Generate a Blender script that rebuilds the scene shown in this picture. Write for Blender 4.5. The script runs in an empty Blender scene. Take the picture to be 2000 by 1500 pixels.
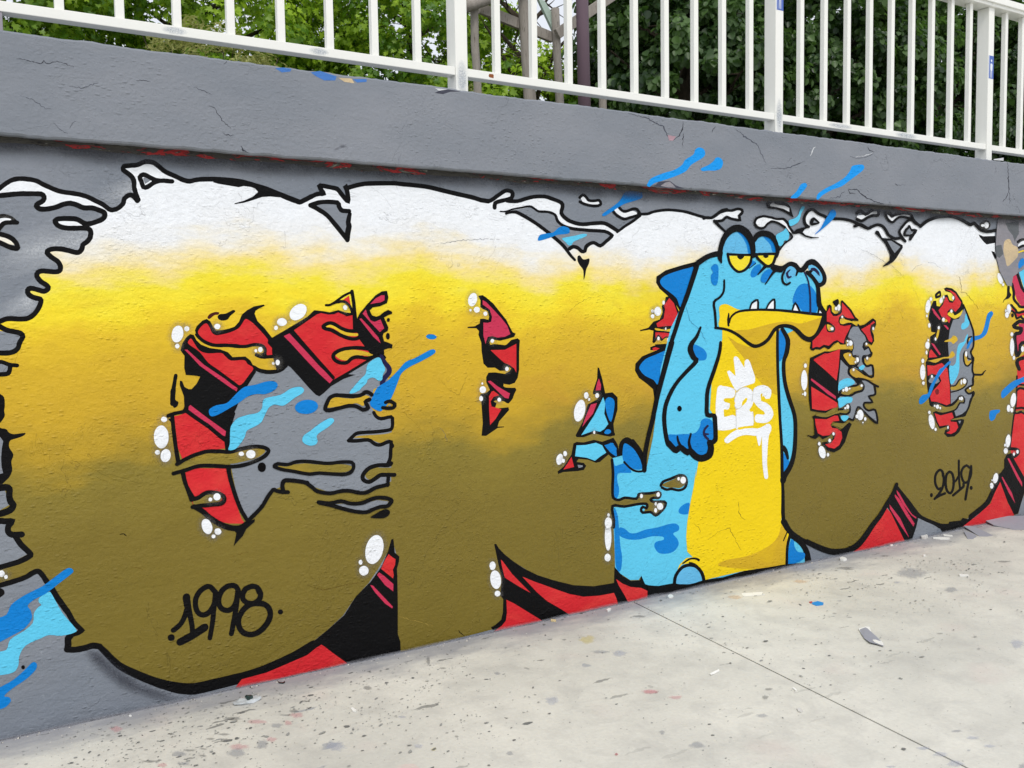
import bpy, math, random
import numpy as np
from mathutils import Vector, Matrix
from mathutils.geometry import delaunay_2d_cdt
random.seed(7); rng = np.random.default_rng(7)
S = bpy.context.scene
COL = S.collection

# ---------------------------------------------------------------- camera
cam_d = bpy.data.cameras.new('camera'); cam = bpy.data.objects.new('camera', cam_d); COL.objects.link(cam)
cam_d.sensor_width = 36.0; cam_d.lens = 36.0 * 1780.0 / 2000.0
cam_d.clip_start = 0.05; cam_d.clip_end = 600.0
cam.matrix_world = Matrix(((0.85528818, 0.0501236, -0.51572255, 0.0),
                           (-0.51789406, 0.0512568, -0.85390777, -3.87143583),
                           (-0.01636664, 0.99742687, 0.06979805, 1.55),
                           (0, 0, 0, 1)))
S.camera = cam

# ---------------------------------------------------------------- world, sun, exposure
SUN_EL, SUN_ROT = math.radians(54), math.radians(200)
W = bpy.data.worlds.new('World'); S.world = W; W.use_nodes = True
nt = W.node_tree; nt.nodes.clear()
o = nt.nodes.new('ShaderNodeOutputWorld'); bg = nt.nodes.new('ShaderNodeBackground')
sky = nt.nodes.new('ShaderNodeTexSky'); sky.sky_type = 'NISHITA'; sky.sun_disc = False
sky.sun_elevation = SUN_EL; sky.sun_rotation = SUN_ROT; sky.dust_density = 3.0; sky.air_density = 1.0
mx = nt.nodes.new('ShaderNodeMix'); mx.data_type = 'RGBA'; mx.inputs['Factor'].default_value = 0.72
mx.inputs['B'].default_value = (9.6, 9.8, 10.3, 1)      # thin bright cloud cover
nt.links.new(sky.outputs[0], mx.inputs['A']); nt.links.new(mx.outputs['Result'], bg.inputs[0])
bg.inputs[1].default_value = 0.10; nt.links.new(bg.outputs[0], o.inputs[0])
sd = bpy.data.lights.new('sun', 'SUN'); sd.energy = 1.3; sd.angle = math.radians(14); sd.color = (1.0, 0.96, 0.90)
so = bpy.data.objects.new('sun', sd); COL.objects.link(so)
# Nishita: rotation 0 = +Y, clockwise seen from above
dirv = Vector((math.sin(SUN_ROT) * math.cos(SUN_EL), math.cos(SUN_ROT) * math.cos(SUN_EL), math.sin(SUN_EL)))
so.rotation_euler = dirv.to_track_quat('Z', 'Y').to_euler()
S.view_settings.view_transform = 'Standard'; S.view_settings.look = 'None'
S.view_settings.exposure = 0.17; S.view_settings.gamma = 1.0; S.view_settings.use_curve_mapping = False
S.render.engine = 'CYCLES'; S.cycles.max_bounces = 6; S.cycles.diffuse_bounces = 3; S.cycles.transparent_max_bounces = 12

# ---------------------------------------------------------------- helpers
def srgb(r, g, b):
    f = lambda c: (c / 12.92 if c <= 0.04045 else ((c + 0.055) / 1.055) ** 2.4)
    return (f(r / 255), f(g / 255), f(b / 255), 1.0)

def tag(o, label=None, cat=None, group=None, kind=None):
    if label: o['label'] = label
    if cat: o['category'] = cat
    if group: o['group'] = group
    if kind: o['kind'] = kind
    return o

def empty(name, loc, label, cat, group=None):
    o = bpy.data.objects.new(name, None); COL.objects.link(o); o.location = loc
    o.empty_display_size = 0.2
    return tag(o, label, cat, group)

def mesh(name, verts, faces, mats, parent=None, mi=None, smooth=False, world=True):
    """verts in world space; the object keeps its parent's frame"""
    me = bpy.data.meshes.new(name)
    off = Vector((0, 0, 0))
    p = parent
    while p is not None and world:
        off += p.location; p = p.parent
    if world and (off.length > 0): verts = [(v[0] - off[0], v[1] - off[1], v[2] - off[2]) for v in verts]
    me.from_pydata([tuple(v) for v in verts], [], faces)
    if not isinstance(mats, (list, tuple)): mats = [mats]
    for m in mats: me.materials.append(m)
    if mi is not None: me.polygons.foreach_set('material_index', mi)
    if smooth: me.polygons.foreach_set('use_smooth', [True] * len(me.polygons))
    me.update()
    o = bpy.data.objects.new(name, me); COL.objects.link(o)
    if parent: o.parent = parent
    return o

def box(x0, x1, y0, y1, z0, z1, b=0.0):
    """bevelled box as verts, faces (bevel on the vertical and horizontal long edges)"""
    if b <= 0:
        v = [(x, y, z) for x in (x0, x1) for y in (y0, y1) for z in (z0, z1)]
        f = [(0, 1, 3, 2), (4, 6, 7, 5), (0, 4, 5, 1), (2, 3, 7, 6), (0, 2, 6, 4), (1, 5, 7, 3)]
        return v, f
    import bmesh
    bm = bmesh.new(); bmesh.ops.create_cube(bm, size=1)
    for q in bm.verts:
        q.co = Vector(((x0 + x1) / 2 + q.co.x * (x1 - x0), (y0 + y1) / 2 + q.co.y * (y1 - y0), (z0 + z1) / 2 + q.co.z * (z1 - z0)))
    bmesh.ops.bevel(bm, geom=bm.edges[:], offset=b, segments=2, profile=0.6, affect='EDGES')
    bm.verts.index_update()
    v = [tuple(q.co) for q in bm.verts]; f = [tuple(q.index for q in fc.verts) for fc in bm.faces]
    bm.free(); return v, f

# ---------------------------------------------------------------- node helpers
def newmat(name):
    m = bpy.data.materials.new(name); m.use_nodes = True
    n = m.node_tree.nodes; b = n['Principled BSDF']
    return m, m.node_tree, b

def nd(t, typ, **kw):
    n = t.nodes.new(typ)
    for k, v in kw.items():
        if k in ('op',): n.operation = v
        elif hasattr(n, k) and not k.startswith('in'): setattr(n, k, v)
    return n

def math_(t, op, a, b=None, c=None, clamp=False):
    n = t.nodes.new('ShaderNodeMath'); n.operation = op; n.use_clamp = clamp
    for i, x in enumerate((a, b, c)):
        if x is None: continue
        if isinstance(x, (int, float)): n.inputs[i].default_value = x
        else: t.links.new(x, n.inputs[i])
    return n.outputs[0]

def noise(t, vec, scale, detail=3, rough=0.55, dist=0.0):
    n = t.nodes.new('ShaderNodeTexNoise'); n.inputs['Scale'].default_value = scale
    n.inputs['Detail'].default_value = detail; n.inputs['Roughness'].default_value = rough
    n.inputs['Distortion'].default_value = dist
    t.links.new(vec, n.inputs['Vector']); return n.outputs['Fac']

def mapr(t, v, a, b, c=0.0, d=1.0):
    n = t.nodes.new('ShaderNodeMapRange'); n.inputs[1].default_value = a; n.inputs[2].default_value = b
    n.inputs[3].default_value = c; n.inputs[4].default_value = d; t.links.new(v, n.inputs[0]); return n.outputs[0]

def mixc(t, fac, a, b, mode='MIX'):
    n = t.nodes.new('ShaderNodeMix'); n.data_type = 'RGBA'; n.blend_type = mode
    if isinstance(fac, (int, float)): n.inputs['Factor'].default_value = fac
    else: t.links.new(fac, n.inputs['Factor'])
    for s, x in (('A', a), ('B', b)):
        if isinstance(x, tuple): n.inputs[s].default_value = x
        else: t.links.new(x, n.inputs[s])
    return n.outputs['Result']

def scaled(t, vec, sx, sy, sz):
    n = t.nodes.new('ShaderNodeMapping'); n.inputs['Scale'].default_value = (sx, sy, sz)
    t.links.new(vec, n.inputs['Vector']); return n.outputs[0]

def ramp(t, fac, stops):
    n = t.nodes.new('ShaderNodeValToRGB'); cr = n.color_ramp
    while len(cr.elements) > 1: cr.elements.remove(cr.elements[-1])
    cr.elements[0].position = stops[0][0]; cr.elements[0].color = stops[0][1]
    for p, c in stops[1:]:
        e = cr.elements.new(p); e.color = c
    t.links.new(fac, n.inputs[0]); return n.outputs[0]

# shared relief of the rendered wall: one node group used by the bare wall and by every paint on it,
# so that the same lumps, pits and lifted flakes run through all colours
G = bpy.data.node_groups.new('render_relief', 'ShaderNodeTree')
G.interface.new_socket('Height', in_out='OUTPUT', socket_type='NodeSocketFloat')
G.interface.new_socket('Flake', in_out='OUTPUT', socket_type='NodeSocketFloat')
G.interface.new_socket('Position', in_out='OUTPUT', socket_type='NodeSocketVector')
go = G.nodes.new('NodeGroupOutput'); gp = G.nodes.new('ShaderNodeNewGeometry').outputs['Position']
pos_flat = scaled(G, gp, 1, 0.0, 1)
sand = noise(G, pos_flat, 62, 4, 0.62)
rot = G.nodes.new('ShaderNodeMapping'); rot.inputs['Rotation'].default_value = (0, math.radians(-24), 0); rot.inputs['Scale'].default_value = (1.0, 0, 2.1)
G.links.new(pos_flat, rot.inputs['Vector'])
stroke = noise(G, rot.outputs[0], 22, 4, 0.6, 0.4)
lump = noise(G, pos_flat, 9, 3, 0.5)
broad = noise(G, pos_flat, 1.7, 2, 0.5)
blob = G.nodes.new('ShaderNodeTexVoronoi'); blob.inputs['Scale'].default_value = 26; G.links.new(rot.outputs[0], blob.inputs['Vector'])
pimples = mapr(G, blob.outputs['Distance'], 0.0, 0.30, 1.0, 0.0)
density = mapr(G, noise(G, pos_flat, 2.3, 2), 0.40, 0.62)
pim = math_(G, 'MULTIPLY', pimples, density)
# lifted flakes: a step where a distorted noise crosses a level
fl = noise(G, pos_flat, 2.6, 5, 0.62, 0.8)
step1 = mapr(G, fl, 0.60, 0.607)
fl2 = noise(G, scaled(G, pos_flat, 1, 1, 1.3), 4.3, 4, 0.6, 1.2)
step2 = mapr(G, fl2, 0.635, 0.642)
coarse = mapr(G, noise(G, pos_flat, 1.15, 3, 0.6), 0.36, 0.66, 0.0018, 0.0078)
h = math_(G, 'MULTIPLY', sand, coarse)
pit = mapr(G, noise(G, pos_flat, 13, 3, 0.6), 0.22, 0.31, -1.0, 0.0)
h = math_(G, 'MULTIPLY_ADD', pit, 0.0050, h)
h = math_(G, 'MULTIPLY_ADD', stroke, 0.0036, h)
h = math_(G, 'MULTIPLY_ADD', lump, 0.0062, h)
h = math_(G, 'MULTIPLY_ADD', broad, 0.030, h)
h = math_(G, 'MULTIPLY_ADD', pim, 0.0046, h)
h = math_(G, 'MULTIPLY_ADD', step1, 0.0016, h)
h = math_(G, 'MULTIPLY_ADD', step2, 0.0009, h)
G.links.new(h, go.inputs['Height']); G.links.new(pos_flat, go.inputs['Position'])
hair = math_(G, 'SUBTRACT', 1.0, mapr(G, math_(G, 'ABSOLUTE', math_(G, 'SUBTRACT', fl, 0.601)), 0.0012, 0.0040))
hair = math_(G, 'MULTIPLY', hair, mapr(G, noise(G, pos_flat, 7.0, 3, 0.6), 0.52, 0.60))
G.links.new(hair, go.inputs['Flake'])

def relief(t, b, strength=1.0):
    g = t.nodes.new('ShaderNodeGroup'); g.node_tree = G
    bp = t.nodes.new('ShaderNodeBump'); bp.inputs['Strength'].default_value = strength; bp.inputs['Distance'].default_value = 1.0
    t.links.new(g.outputs['Height'], bp.inputs['Height']); t.links.new(bp.outputs[0], b.inputs['Normal'])
    return g.outputs['Position'], g

def paint(name, col, rough=0.62, vary=0.10, spec=0.35, streak=None, strength=1.0):
    m, t, b = newmat(name)
    pos, g = relief(t, b, strength)
    n1 = noise(t, pos, 3.2, 4, 0.6); n2 = noise(t, scaled(t, pos, 1.0, 1, 2.4), 26, 3, 0.6)
    v = math_(t, 'MULTIPLY_ADD', math_(t, 'SUBTRACT', n1, 0.5), vary * 2.0, 1.0)
    v = math_(t, 'MULTIPLY_ADD', math_(t, 'SUBTRACT', n2, 0.5), vary * 1.1, v)
    hs = t.nodes.new('ShaderNodeHueSaturation'); t.links.new(v, hs.inputs['Value'])
    v = math_(t, 'MULTIPLY', v, math_(t, 'MULTIPLY_ADD', g.outputs['Flake'], -0.30, 1.0))
    base = col
    if streak:      # a second coat showing through in soft patches
        f = mapr(t, noise(t, scaled(t, pos, 0.8, 1, 1.6), 5.0, 4, 0.6, 0.5), 0.47, 0.70)
        base = mixc(t, f, col, streak)
    if isinstance(base, tuple): hs.inputs['Color'].default_value = base
    else: t.links.new(base, hs.inputs['Color'])
    t.links.new(hs.outputs[0], b.inputs['Base Color'])
    b.inputs['Roughness'].default_value = rough; b.inputs['Specular IOR Level'].default_value = spec * 0.5
    return m

M = {}
M['white'] = paint('white_spray_paint', (0.84, 0.87, 0.91, 1), 0.6, 0.03)
M['black'] = paint('black_spray_paint', srgb(8, 8, 10), 0.55, 0.25, 0.24)
M['capcrack'] = paint('dirt_in_coping_crack', srgb(58, 60, 68), 0.9, 0.2, 0.1)
M['flakeseam'] = paint('pale_grey_seam', srgb(205, 205, 200), 0.6, 0.05)
M['grey'] = paint('grey_masonry_paint', srgb(130, 136, 145), 0.7, 0.06)
M['red'] = paint('red_spray_paint', srgb(205, 36, 44), 0.55, 0.08, 0.4, srgb(214, 58, 54))
M['crimson'] = paint('crimson_spray_paint', srgb(196, 48, 82), 0.55, 0.06, 0.4)
M['lblue'] = paint('light_blue_spray_paint', srgb(92, 196, 232), 0.55, 0.05)
M['lblue2'] = paint('mid_light_blue_spray_paint', srgb(98, 182, 226), 0.55, 0.05)
M['dblue'] = paint('blue_spray_paint', srgb(0, 124, 206), 0.5, 0.06)
M['dblue2'] = paint('bright_blue_spray_paint', srgb(14, 148, 232), 0.5, 0.05)
M['navy'] = paint('navy_spray_paint', srgb(24, 22, 66), 0.5, 0.15)
M['yellow'] = paint('yellow_spray_paint', srgb(236, 205, 16), 0.55, 0.04)
M['yellow2'] = paint('lemon_spray_paint', srgb(240, 220, 46), 0.55, 0.04)
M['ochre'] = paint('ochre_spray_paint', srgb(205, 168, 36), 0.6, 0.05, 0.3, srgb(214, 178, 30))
M['maroon'] = paint('maroon_spray_paint', srgb(120, 26, 34), 0.6, 0.2)
M['maroon_speck'] = paint('dark_maroon_speckle', srgb(70, 20, 16), 0.6, 0.4)
M['void'] = paint('dark_hole', srgb(16, 15, 16), 0.9, 0.2, 0.1)
M['shade_crack'] = paint('dirt_in_fine_crack', srgb(82, 86, 96), 0.9, 0.15, 0.1)
M['olive_crack'] = paint('dirt_in_olive_crack', srgb(104, 84, 34), 0.9, 0.15, 0.1)
M['olive_light'] = paint('lifted_olive_edge', srgb(172, 148, 72), 0.7, 0.1, 0.2)
M['blue_crack'] = paint('dirt_in_blue_crack', srgb(52, 112, 150), 0.9, 0.15, 0.1)
M['bare'] = paint('bare_grey_render', srgb(140, 138, 144), 0.85, 0.14, 0.2, srgb(128, 130, 138))
M['darkbare'] = paint('dark_cement_patch', srgb(98, 102, 106), 0.9, 0.12, 0.2)
M['beige'] = paint('beige_filler', srgb(205, 184, 148), 0.9, 0.10, 0.2, srgb(180, 165, 140))
M['chipblue'] = paint('old_blue_coat', srgb(72, 120, 190), 0.7, 0.12)
M['chippink'] = paint('old_pink_coat', srgb(170, 140, 150), 0.8, 0.1)
M['cappale'] = paint('pale_broken_edge', srgb(205, 208, 212), 0.85, 0.08)
M['darkchip'] = paint('dark_underlayer', srgb(70, 72, 84), 0.85, 0.25)

# wall colour: grey masonry paint with sprayed haze and mottling
m, t, b = newmat('grey_mural_ground'); pos, g = relief(t, b)
f = mapr(t, noise(t, scaled(t, pos, 0.7, 1, 1), 1.6, 3, 0.5), 0.35, 0.68)
c = mixc(t, f, srgb(115, 123, 134), srgb(133, 138, 147))
f2 = mapr(t, noise(t, pos, 40, 3, 0.7), 0.60, 0.75)
c = mixc(t, math_(t, 'MULTIPLY', f2, 0.30), c, srgb(172, 180, 190)); c = mixc(t, math_(t, 'MULTIPLY', g.outputs['Flake'], 0.5), c, srgb(72, 76, 86))
t.links.new(c, b.inputs['Base Color']); b.inputs['Roughness'].default_value = 0.68; b.inputs['Specular IOR Level'].default_value = 0.35
M['wall'] = m

# coping: smoother grey paint
m, t, b = newmat('grey_coping_paint'); pos, g = relief(t, b, 0.75)
f = mapr(t, noise(t, scaled(t, pos, 0.6, 1, 1.2), 2.4, 4, 0.6), 0.3, 0.7)
c = mixc(t, f, srgb(121, 127, 136), srgb(135, 139, 147))
dirt = mapr(t, noise(t, scaled(t, pos, 3.0, 1, 0.8), 9, 4, 0.7), 0.62, 0.75)
c = mixc(t, math_(t, 'MULTIPLY', dirt, 0.22), c, srgb(96, 98, 108)); c = mixc(t, math_(t, 'MULTIPLY', g.outputs['Flake'], 0.7), c, srgb(62, 64, 74))
t.links.new(c, b.inputs['Base Color']); b.inputs['Roughness'].default_value = 0.7; b.inputs['Specular IOR Level'].default_value = 0.35
M['coping'] = m

# the beer: white foam, pale cream, yellow, mustard and olive sprayed in level bands
m, t, b = newmat('beer_gradient_paint'); pos, g = relief(t, b, 0.9)
sx = t.nodes.new('ShaderNodeSeparateXYZ'); t.links.new(pos, sx.inputs[0])
wob = noise(t, scaled(t, pos, 0.55, 1, 0.25), 2.6, 3, 0.55)
wob2 = noise(t, scaled(t, pos, 0.5, 1, 1.5), 9, 4, 0.6)
z = math_(t, 'MULTIPLY_ADD', math_(t, 'SUBTRACT', wob, 0.5), 0.46, sx.outputs[2])
z = math_(t, 'MULTIPLY_ADD', math_(t, 'SUBTRACT', wob2, 0.5), 0.24, z)
u = math_(t, 'DIVIDE', z, 2.4)
st = [(0.0, srgb(113, 98, 24)), (0.70, srgb(119, 103, 28)), (0.96, srgb(131, 115, 34)), (1.09, srgb(174, 143, 28)), (1.22, srgb(197, 160, 26)),
      (1.42, srgb(207, 170, 26)), (1.54, srgb(223, 188, 24)), (1.63, srgb(238, 214, 28)), (1.71, srgb(236, 220, 48)),
      (1.79, srgb(238, 218, 140)), (1.85, srgb(236, 226, 196)), (1.93, srgb(232, 234, 236)), (2.0, (0.83, 0.86, 0.90, 1)), (2.4, (0.83, 0.87, 0.92, 1))]
c = ramp(t, u, [(p / 2.4, q) for p, q in st])
pt = mapr(t, noise(t, scaled(t, pos, 0.5, 1, 1.4), 3.4, 3, 0.5, 0.6), 0.56, 0.74)
inband = math_(t, 'MULTIPLY', mapr(t, sx.outputs[2], 1.0, 1.15), mapr(t, sx.outputs[2], 1.78, 1.68))
c = mixc(t, math_(t, 'MULTIPLY', math_(t, 'MULTIPLY', pt, inband), 0.55), c, srgb(190, 146, 36))
n2 = noise(t, pos, 30, 3, 0.6)
hs = t.nodes.new('ShaderNodeHueSaturation'); t.links.new(c, hs.inputs['Color'])
t.links.new(math_(t, 'MULTIPLY', math_(t, 'MULTIPLY_ADD', math_(t, 'SUBTRACT', n2, 0.5), 0.20, 1.0), math_(t, 'MULTIPLY_ADD', g.outputs['Flake'], -0.28, 1.0)), hs.inputs['Value'])
t.links.new(hs.outputs[0], b.inputs['Base Color']); b.inputs['Roughness'].default_value = 0.55; b.inputs['Specular IOR Level'].default_value = 0.4
M['beer'] = m

# old paint crust in the joint under the coping
m, t, b = newmat('old_paint_crust'); gpn = t.nodes.new('ShaderNodeNewGeometry').outputs['Position']
q = scaled(t, gpn, 1, 1, 6)
a = noise(t, q, 3.2, 4, 0.7, 0.6); a2 = noise(t, scaled(t, gpn, 1, 1, 3), 26, 4, 0.7)
c = ramp(t, a, [(0.0, srgb(38, 38, 38)), (0.40, srgb(70, 68, 62)), (0.53, srgb(52, 50, 48)), (0.545, srgb(150, 30, 32)), (0.60, srgb(160, 36, 38)), (0.615, srgb(48, 46, 44)), (0.70, srgb(150, 148, 134))])
c = mixc(t, mapr(t, a2, 0.58, 0.66), c, srgb(34, 32, 32)); c = mixc(t, mapr(t, noise(t, q, 14, 3, 0.6), 0.66, 0.70), c, srgb(170, 168, 156))
bp = t.nodes.new('ShaderNodeBump'); bp.inputs['Distance'].default_value = 0.02; t.links.new(a2, bp.inputs['Height']); t.links.new(bp.outputs[0], b.inputs['Normal'])
t.links.new(c, b.inputs['Base Color']); b.inputs['Roughness'].default_value = 0.85
M['crust'] = m

# soft sprayed haze (alpha fades over the strip)
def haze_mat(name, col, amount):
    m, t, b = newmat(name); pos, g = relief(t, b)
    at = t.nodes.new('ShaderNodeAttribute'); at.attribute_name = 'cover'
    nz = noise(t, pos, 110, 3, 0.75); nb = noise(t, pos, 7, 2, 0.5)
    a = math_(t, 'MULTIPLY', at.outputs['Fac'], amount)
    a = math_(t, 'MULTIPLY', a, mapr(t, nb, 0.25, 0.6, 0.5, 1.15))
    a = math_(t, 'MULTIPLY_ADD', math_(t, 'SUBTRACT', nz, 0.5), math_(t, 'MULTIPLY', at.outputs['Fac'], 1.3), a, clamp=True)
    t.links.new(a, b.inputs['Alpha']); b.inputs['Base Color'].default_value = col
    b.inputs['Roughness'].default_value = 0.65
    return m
M['hz_black'] = haze_mat('black_overspray', srgb(40, 42, 56), 0.6)
M['hz_grey'] = haze_mat('grey_overspray', srgb(146, 148, 156), 0.8)
M['hz_white'] = haze_mat('white_overspray', srgb(215, 220, 226), 0.5)
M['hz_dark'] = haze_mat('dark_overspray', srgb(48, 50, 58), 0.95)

# concrete ground
m, t, b = newmat('worn_concrete'); P_ = t.nodes.new('ShaderNodeNewGeometry').outputs['Position']
n1 = noise(t, P_, 0.9, 4, 0.6, 0.4); n2 = noise(t, P_, 5.5, 5, 0.65, 0.3); n3 = noise(t, P_, 60, 3, 0.7)
c = mixc(t, mapr(t, n1, 0.32, 0.68), srgb(197, 196, 188), srgb(224, 222, 212))
c = mixc(t, math_(t, 'MULTIPLY', mapr(t, n2, 0.46, 0.76), 0.48), c, srgb(166, 165, 161))
c = mixc(t, math_(t, 'MULTIPLY', mapr(t, n3, 0.3, 0.8), 0.22), c, srgb(150, 148, 142))
c = mixc(t, math_(t, 'MULTIPLY', mapr(t, noise(t, P_, 2.3, 3, 0.6), 0.6, 0.75), 0.16), c, srgb(214, 180, 176))
sp = t.nodes.new('ShaderNodeSeparateXYZ'); t.links.new(P_, sp.inputs[0])
# grey paint that missed the wall, a ragged band along its foot
edge = math_(t, 'MULTIPLY_ADD', math_(t, 'SUBTRACT', noise(t, scaled(t, P_, 1, 2.5, 1), 4, 5, 0.65), 0.5), 0.40, math_(t, 'MULTIPLY', sp.outputs[1], -1.0))
gb = mapr(t, edge, 0.26, 0.06)
c = mixc(t, math_(t, 'MULTIPLY', gb, 0.85), c, srgb(143, 144, 150))
def specks(scale, thr, keep, col, c, sx=1, sy=1, rotz=0.0, amt=1.0, near=None):
    mp = t.nodes.new('ShaderNodeMapping'); mp.inputs['Scale'].default_value = (sx, sy, 1); mp.inputs['Rotation'].default_value = (0, 0, rotz)
    wn = t.nodes.new('ShaderNodeTexNoise'); wn.inputs['Scale'].default_value = scale * 2.3; wn.inputs['Detail'].default_value = 2; t.links.new(P_, wn.inputs['Vector'])
    ad = t.nodes.new('ShaderNodeVectorMath'); ad.operation = 'MULTIPLY_ADD'; ad.inputs[1].default_value = (0.5 / scale,) * 3
    t.links.new(wn.outputs['Color'], ad.inputs[0]); t.links.new(P_, ad.inputs[2]); t.links.new(ad.outputs[0], mp.inputs['Vector'])
    v = t.nodes.new('ShaderNodeTexVoronoi'); v.inputs['Scale'].default_value = scale; t.links.new(mp.outputs[0], v.inputs['Vector'])
    sc = t.nodes.new('ShaderNodeSeparateColor'); t.links.new(v.outputs['Color'], sc.inputs[0])
    r = math_(t, 'MULTIPLY', sc.outputs[1], thr)
    hit = mapr(t, math_(t, 'SUBTRACT', r, v.outputs['Distance']), 0.0, 0.03)
    on = math_(t, 'MULTIPLY', hit, math_(t, 'LESS_THAN', sc.outputs[0], keep))
    if near is not None: on = math_(t, 'MULTIPLY', on, near)
    return mixc(t, math_(t, 'MULTIPLY', on, amt), c, col)
nearwall = mapr(t, math_(t, 'MULTIPLY_ADD', noise(t, P_, 1.2, 3), 1.2, sp.outputs[1]), -0.9, 0.1, 0.15, 1.0)
c = specks(9, 0.17, 0.16, srgb(128, 128, 124), c, 1, 1, 0, 0.55, nearwall)
c = specks(60, 0.22, 0.30, srgb(122, 120, 114), c, 1, 1, 0, 0.5)
c = specks(5.2, 0.24, 0.15, srgb(140, 146, 156), c, 0.55, 1.6, 0.35, 0.6, nearwall)
c = specks(11, 0.28, 0.25, srgb(96, 97, 96), c, 0.35, 2.2, 0.3, 0.7, nearwall)
c = specks(2.6, 0.20, 0.08, srgb(222, 184, 180), c, 1, 1, 0.3, 0.3)
t.links.new(c, b.inputs['Base Color']); b.inputs['Roughness'].default_value = 0.8; b.inputs['Specular IOR Level'].default_value = 0.3
hh = math_(t, 'MULTIPLY', n3, 0.0016); hh = math_(t, 'MULTIPLY_ADD', n2, 0.006, hh)
bp = t.nodes.new('ShaderNodeBump'); bp.inputs['Distance'].default_value = 1.0; bp.inputs['Strength'].default_value = 0.8
t.links.new(hh, bp.inputs['Height']); t.links.new(bp.outputs[0], b.inputs['Normal'])
M['concrete'] = m

def simple(name, col, rough=0.6, spec=0.4, ns=12.0, vary=0.15, bump=0.0, metal=0.0, sc=(1, 1, 1), dirt=None, dthr=(0.6, 0.7)):
    m, t, b = newmat(name); p = t.nodes.new('ShaderNodeNewGeometry').outputs['Position']
    if sc != (1, 1, 1): p = scaled(t, p, *sc)
    n = noise(t, p, ns, 4, 0.6)
    hs = t.nodes.new('ShaderNodeHueSaturation'); hs.inputs['Color'].default_value = col
    t.links.new(math_(t, 'MULTIPLY_ADD', math_(t, 'SUBTRACT', n, 0.5), vary * 2, 1.0), hs.inputs['Value'])
    c = hs.outputs[0]
    if dirt: c = mixc(t, mapr(t, noise(t, p, ns * 1.7, 5, 0.7), *dthr), c, dirt)
    t.links.new(c, b.inputs['Base Color']); b.inputs['Roughness'].default_value = rough
    b.inputs['Specular IOR Level'].default_value = spec; b.inputs['Metallic'].default_value = metal
    if bump:
        bp = t.nodes.new('ShaderNodeBump'); bp.inputs['Distance'].default_value = bump; t.links.new(n, bp.inputs['Height']); t.links.new(bp.outputs[0], b.inputs['Normal'])
    return m
M['rail'] = simple('ivory_railing_paint', (0.84, 0.845, 0.80, 1), 0.38, 0.5, 8, 0.03, 0.0006, 0, (1, 1, 1), (0.60, 0.62, 0.63, 1), (0.68, 0.86))
M['foot'] = simple('grey_galvanised_foot', srgb(150, 146, 152), 0.6, 0.4, 20, 0.12)
M['rust'] = simple('rust', srgb(140, 84, 50), 0.9, 0.2, 40, 0.3)
M['stblue'] = simple('sticker_blue', srgb(70, 100, 180), 0.4, 0.5, 20, 0.08)
M['stwhite'] = simple('sticker_white', srgb(222, 230, 242), 0.4, 0.5, 20, 0.04)
M['wood'] = simple('weathered_wood', srgb(150, 144, 136), 0.85, 0.2, 14, 0.22, 0.01, 0, (3, 3, 0.5), srgb(92, 84, 76), (0.58, 0.72))
M['pole'] = simple('mauve_pole_paint', srgb(112, 92, 104), 0.5, 0.4, 6, 0.08)
M['panelgreen'] = simple('pale_green_panel', srgb(170, 190, 178), 0.6, 0.3, 6, 0.05)
M['bark'] = simple('bark', (0.07, 0.055, 0.04, 1), 0.9, 0.2, 20, 0.3, 0.02, 0, (2, 2, 0.6))
M['soil'] = simple('terrace_soil_and_grass', (0.07, 0.08, 0.04, 1), 0.95, 0.1, 3, 0.3)
M['flake'] = simple('paint_flake_grey', srgb(150, 152, 162), 0.7, 0.3, 30, 0.1)
M['flakew'] = simple('paint_flake_white', srgb(226, 226, 222), 0.7, 0.3, 30, 0.06)
M['paper'] = simple('white_paper', srgb(236, 236, 232), 0.8, 0.2, 30, 0.04)
M['blueflake'] = simple('blue_paint_flake', srgb(40, 140, 215), 0.6, 0.3, 30, 0.05)
M['redflake'] = simple('red_edge_flake', srgb(190, 80, 70), 0.6, 0.3, 30, 0.05)
M['butt'] = simple('cigarette_filter', srgb(214, 196, 150), 0.9, 0.1, 30, 0.05)
M['dark'] = simple('dark_green_glass', srgb(30, 52, 50), 0.25, 0.6, 30, 0.1)
M['foil'] = simple('crumpled_clear_foil', srgb(190, 196, 200), 0.3, 0.7, 60, 0.25, 0.004)
M['pebble'] = simple('plaster_crumb', srgb(205, 203, 198), 0.9, 0.2, 60, 0.2, 0.003)
for k_, c_ in (('st_yellow', srgb(226, 208, 120)), ('st_orange', srgb(224, 188, 148)), ('st_pink', srgb(222, 160, 166)), ('st_grey', srgb(148, 152, 164)), ('st_lilac', srgb(178, 184, 204)), ('st_dark', srgb(92, 92, 94)), ('st_red', srgb(190, 90, 100))):
    m, t, b = newmat('ground_stain_' + k_[3:]); p = t.nodes.new('ShaderNodeNewGeometry').outputs['Position']
    at = t.nodes.new('ShaderNodeAttribute'); at.attribute_name = 'cover'
    n = noise(t, p, 34, 4, 0.7)
    a = math_(t, 'MULTIPLY_ADD', math_(t, 'SUBTRACT', n, 0.5), 2.6, math_(t, 'MULTIPLY_ADD', at.outputs['Fac'], 1.5, -0.25), clamp=True)
    t.links.new(math_(t, 'MULTIPLY', a, 0.34), b.inputs['Alpha']); b.inputs['Base Color'].default_value = c_; b.inputs['Roughness'].default_value = 0.8
    M[k_] = m

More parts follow.
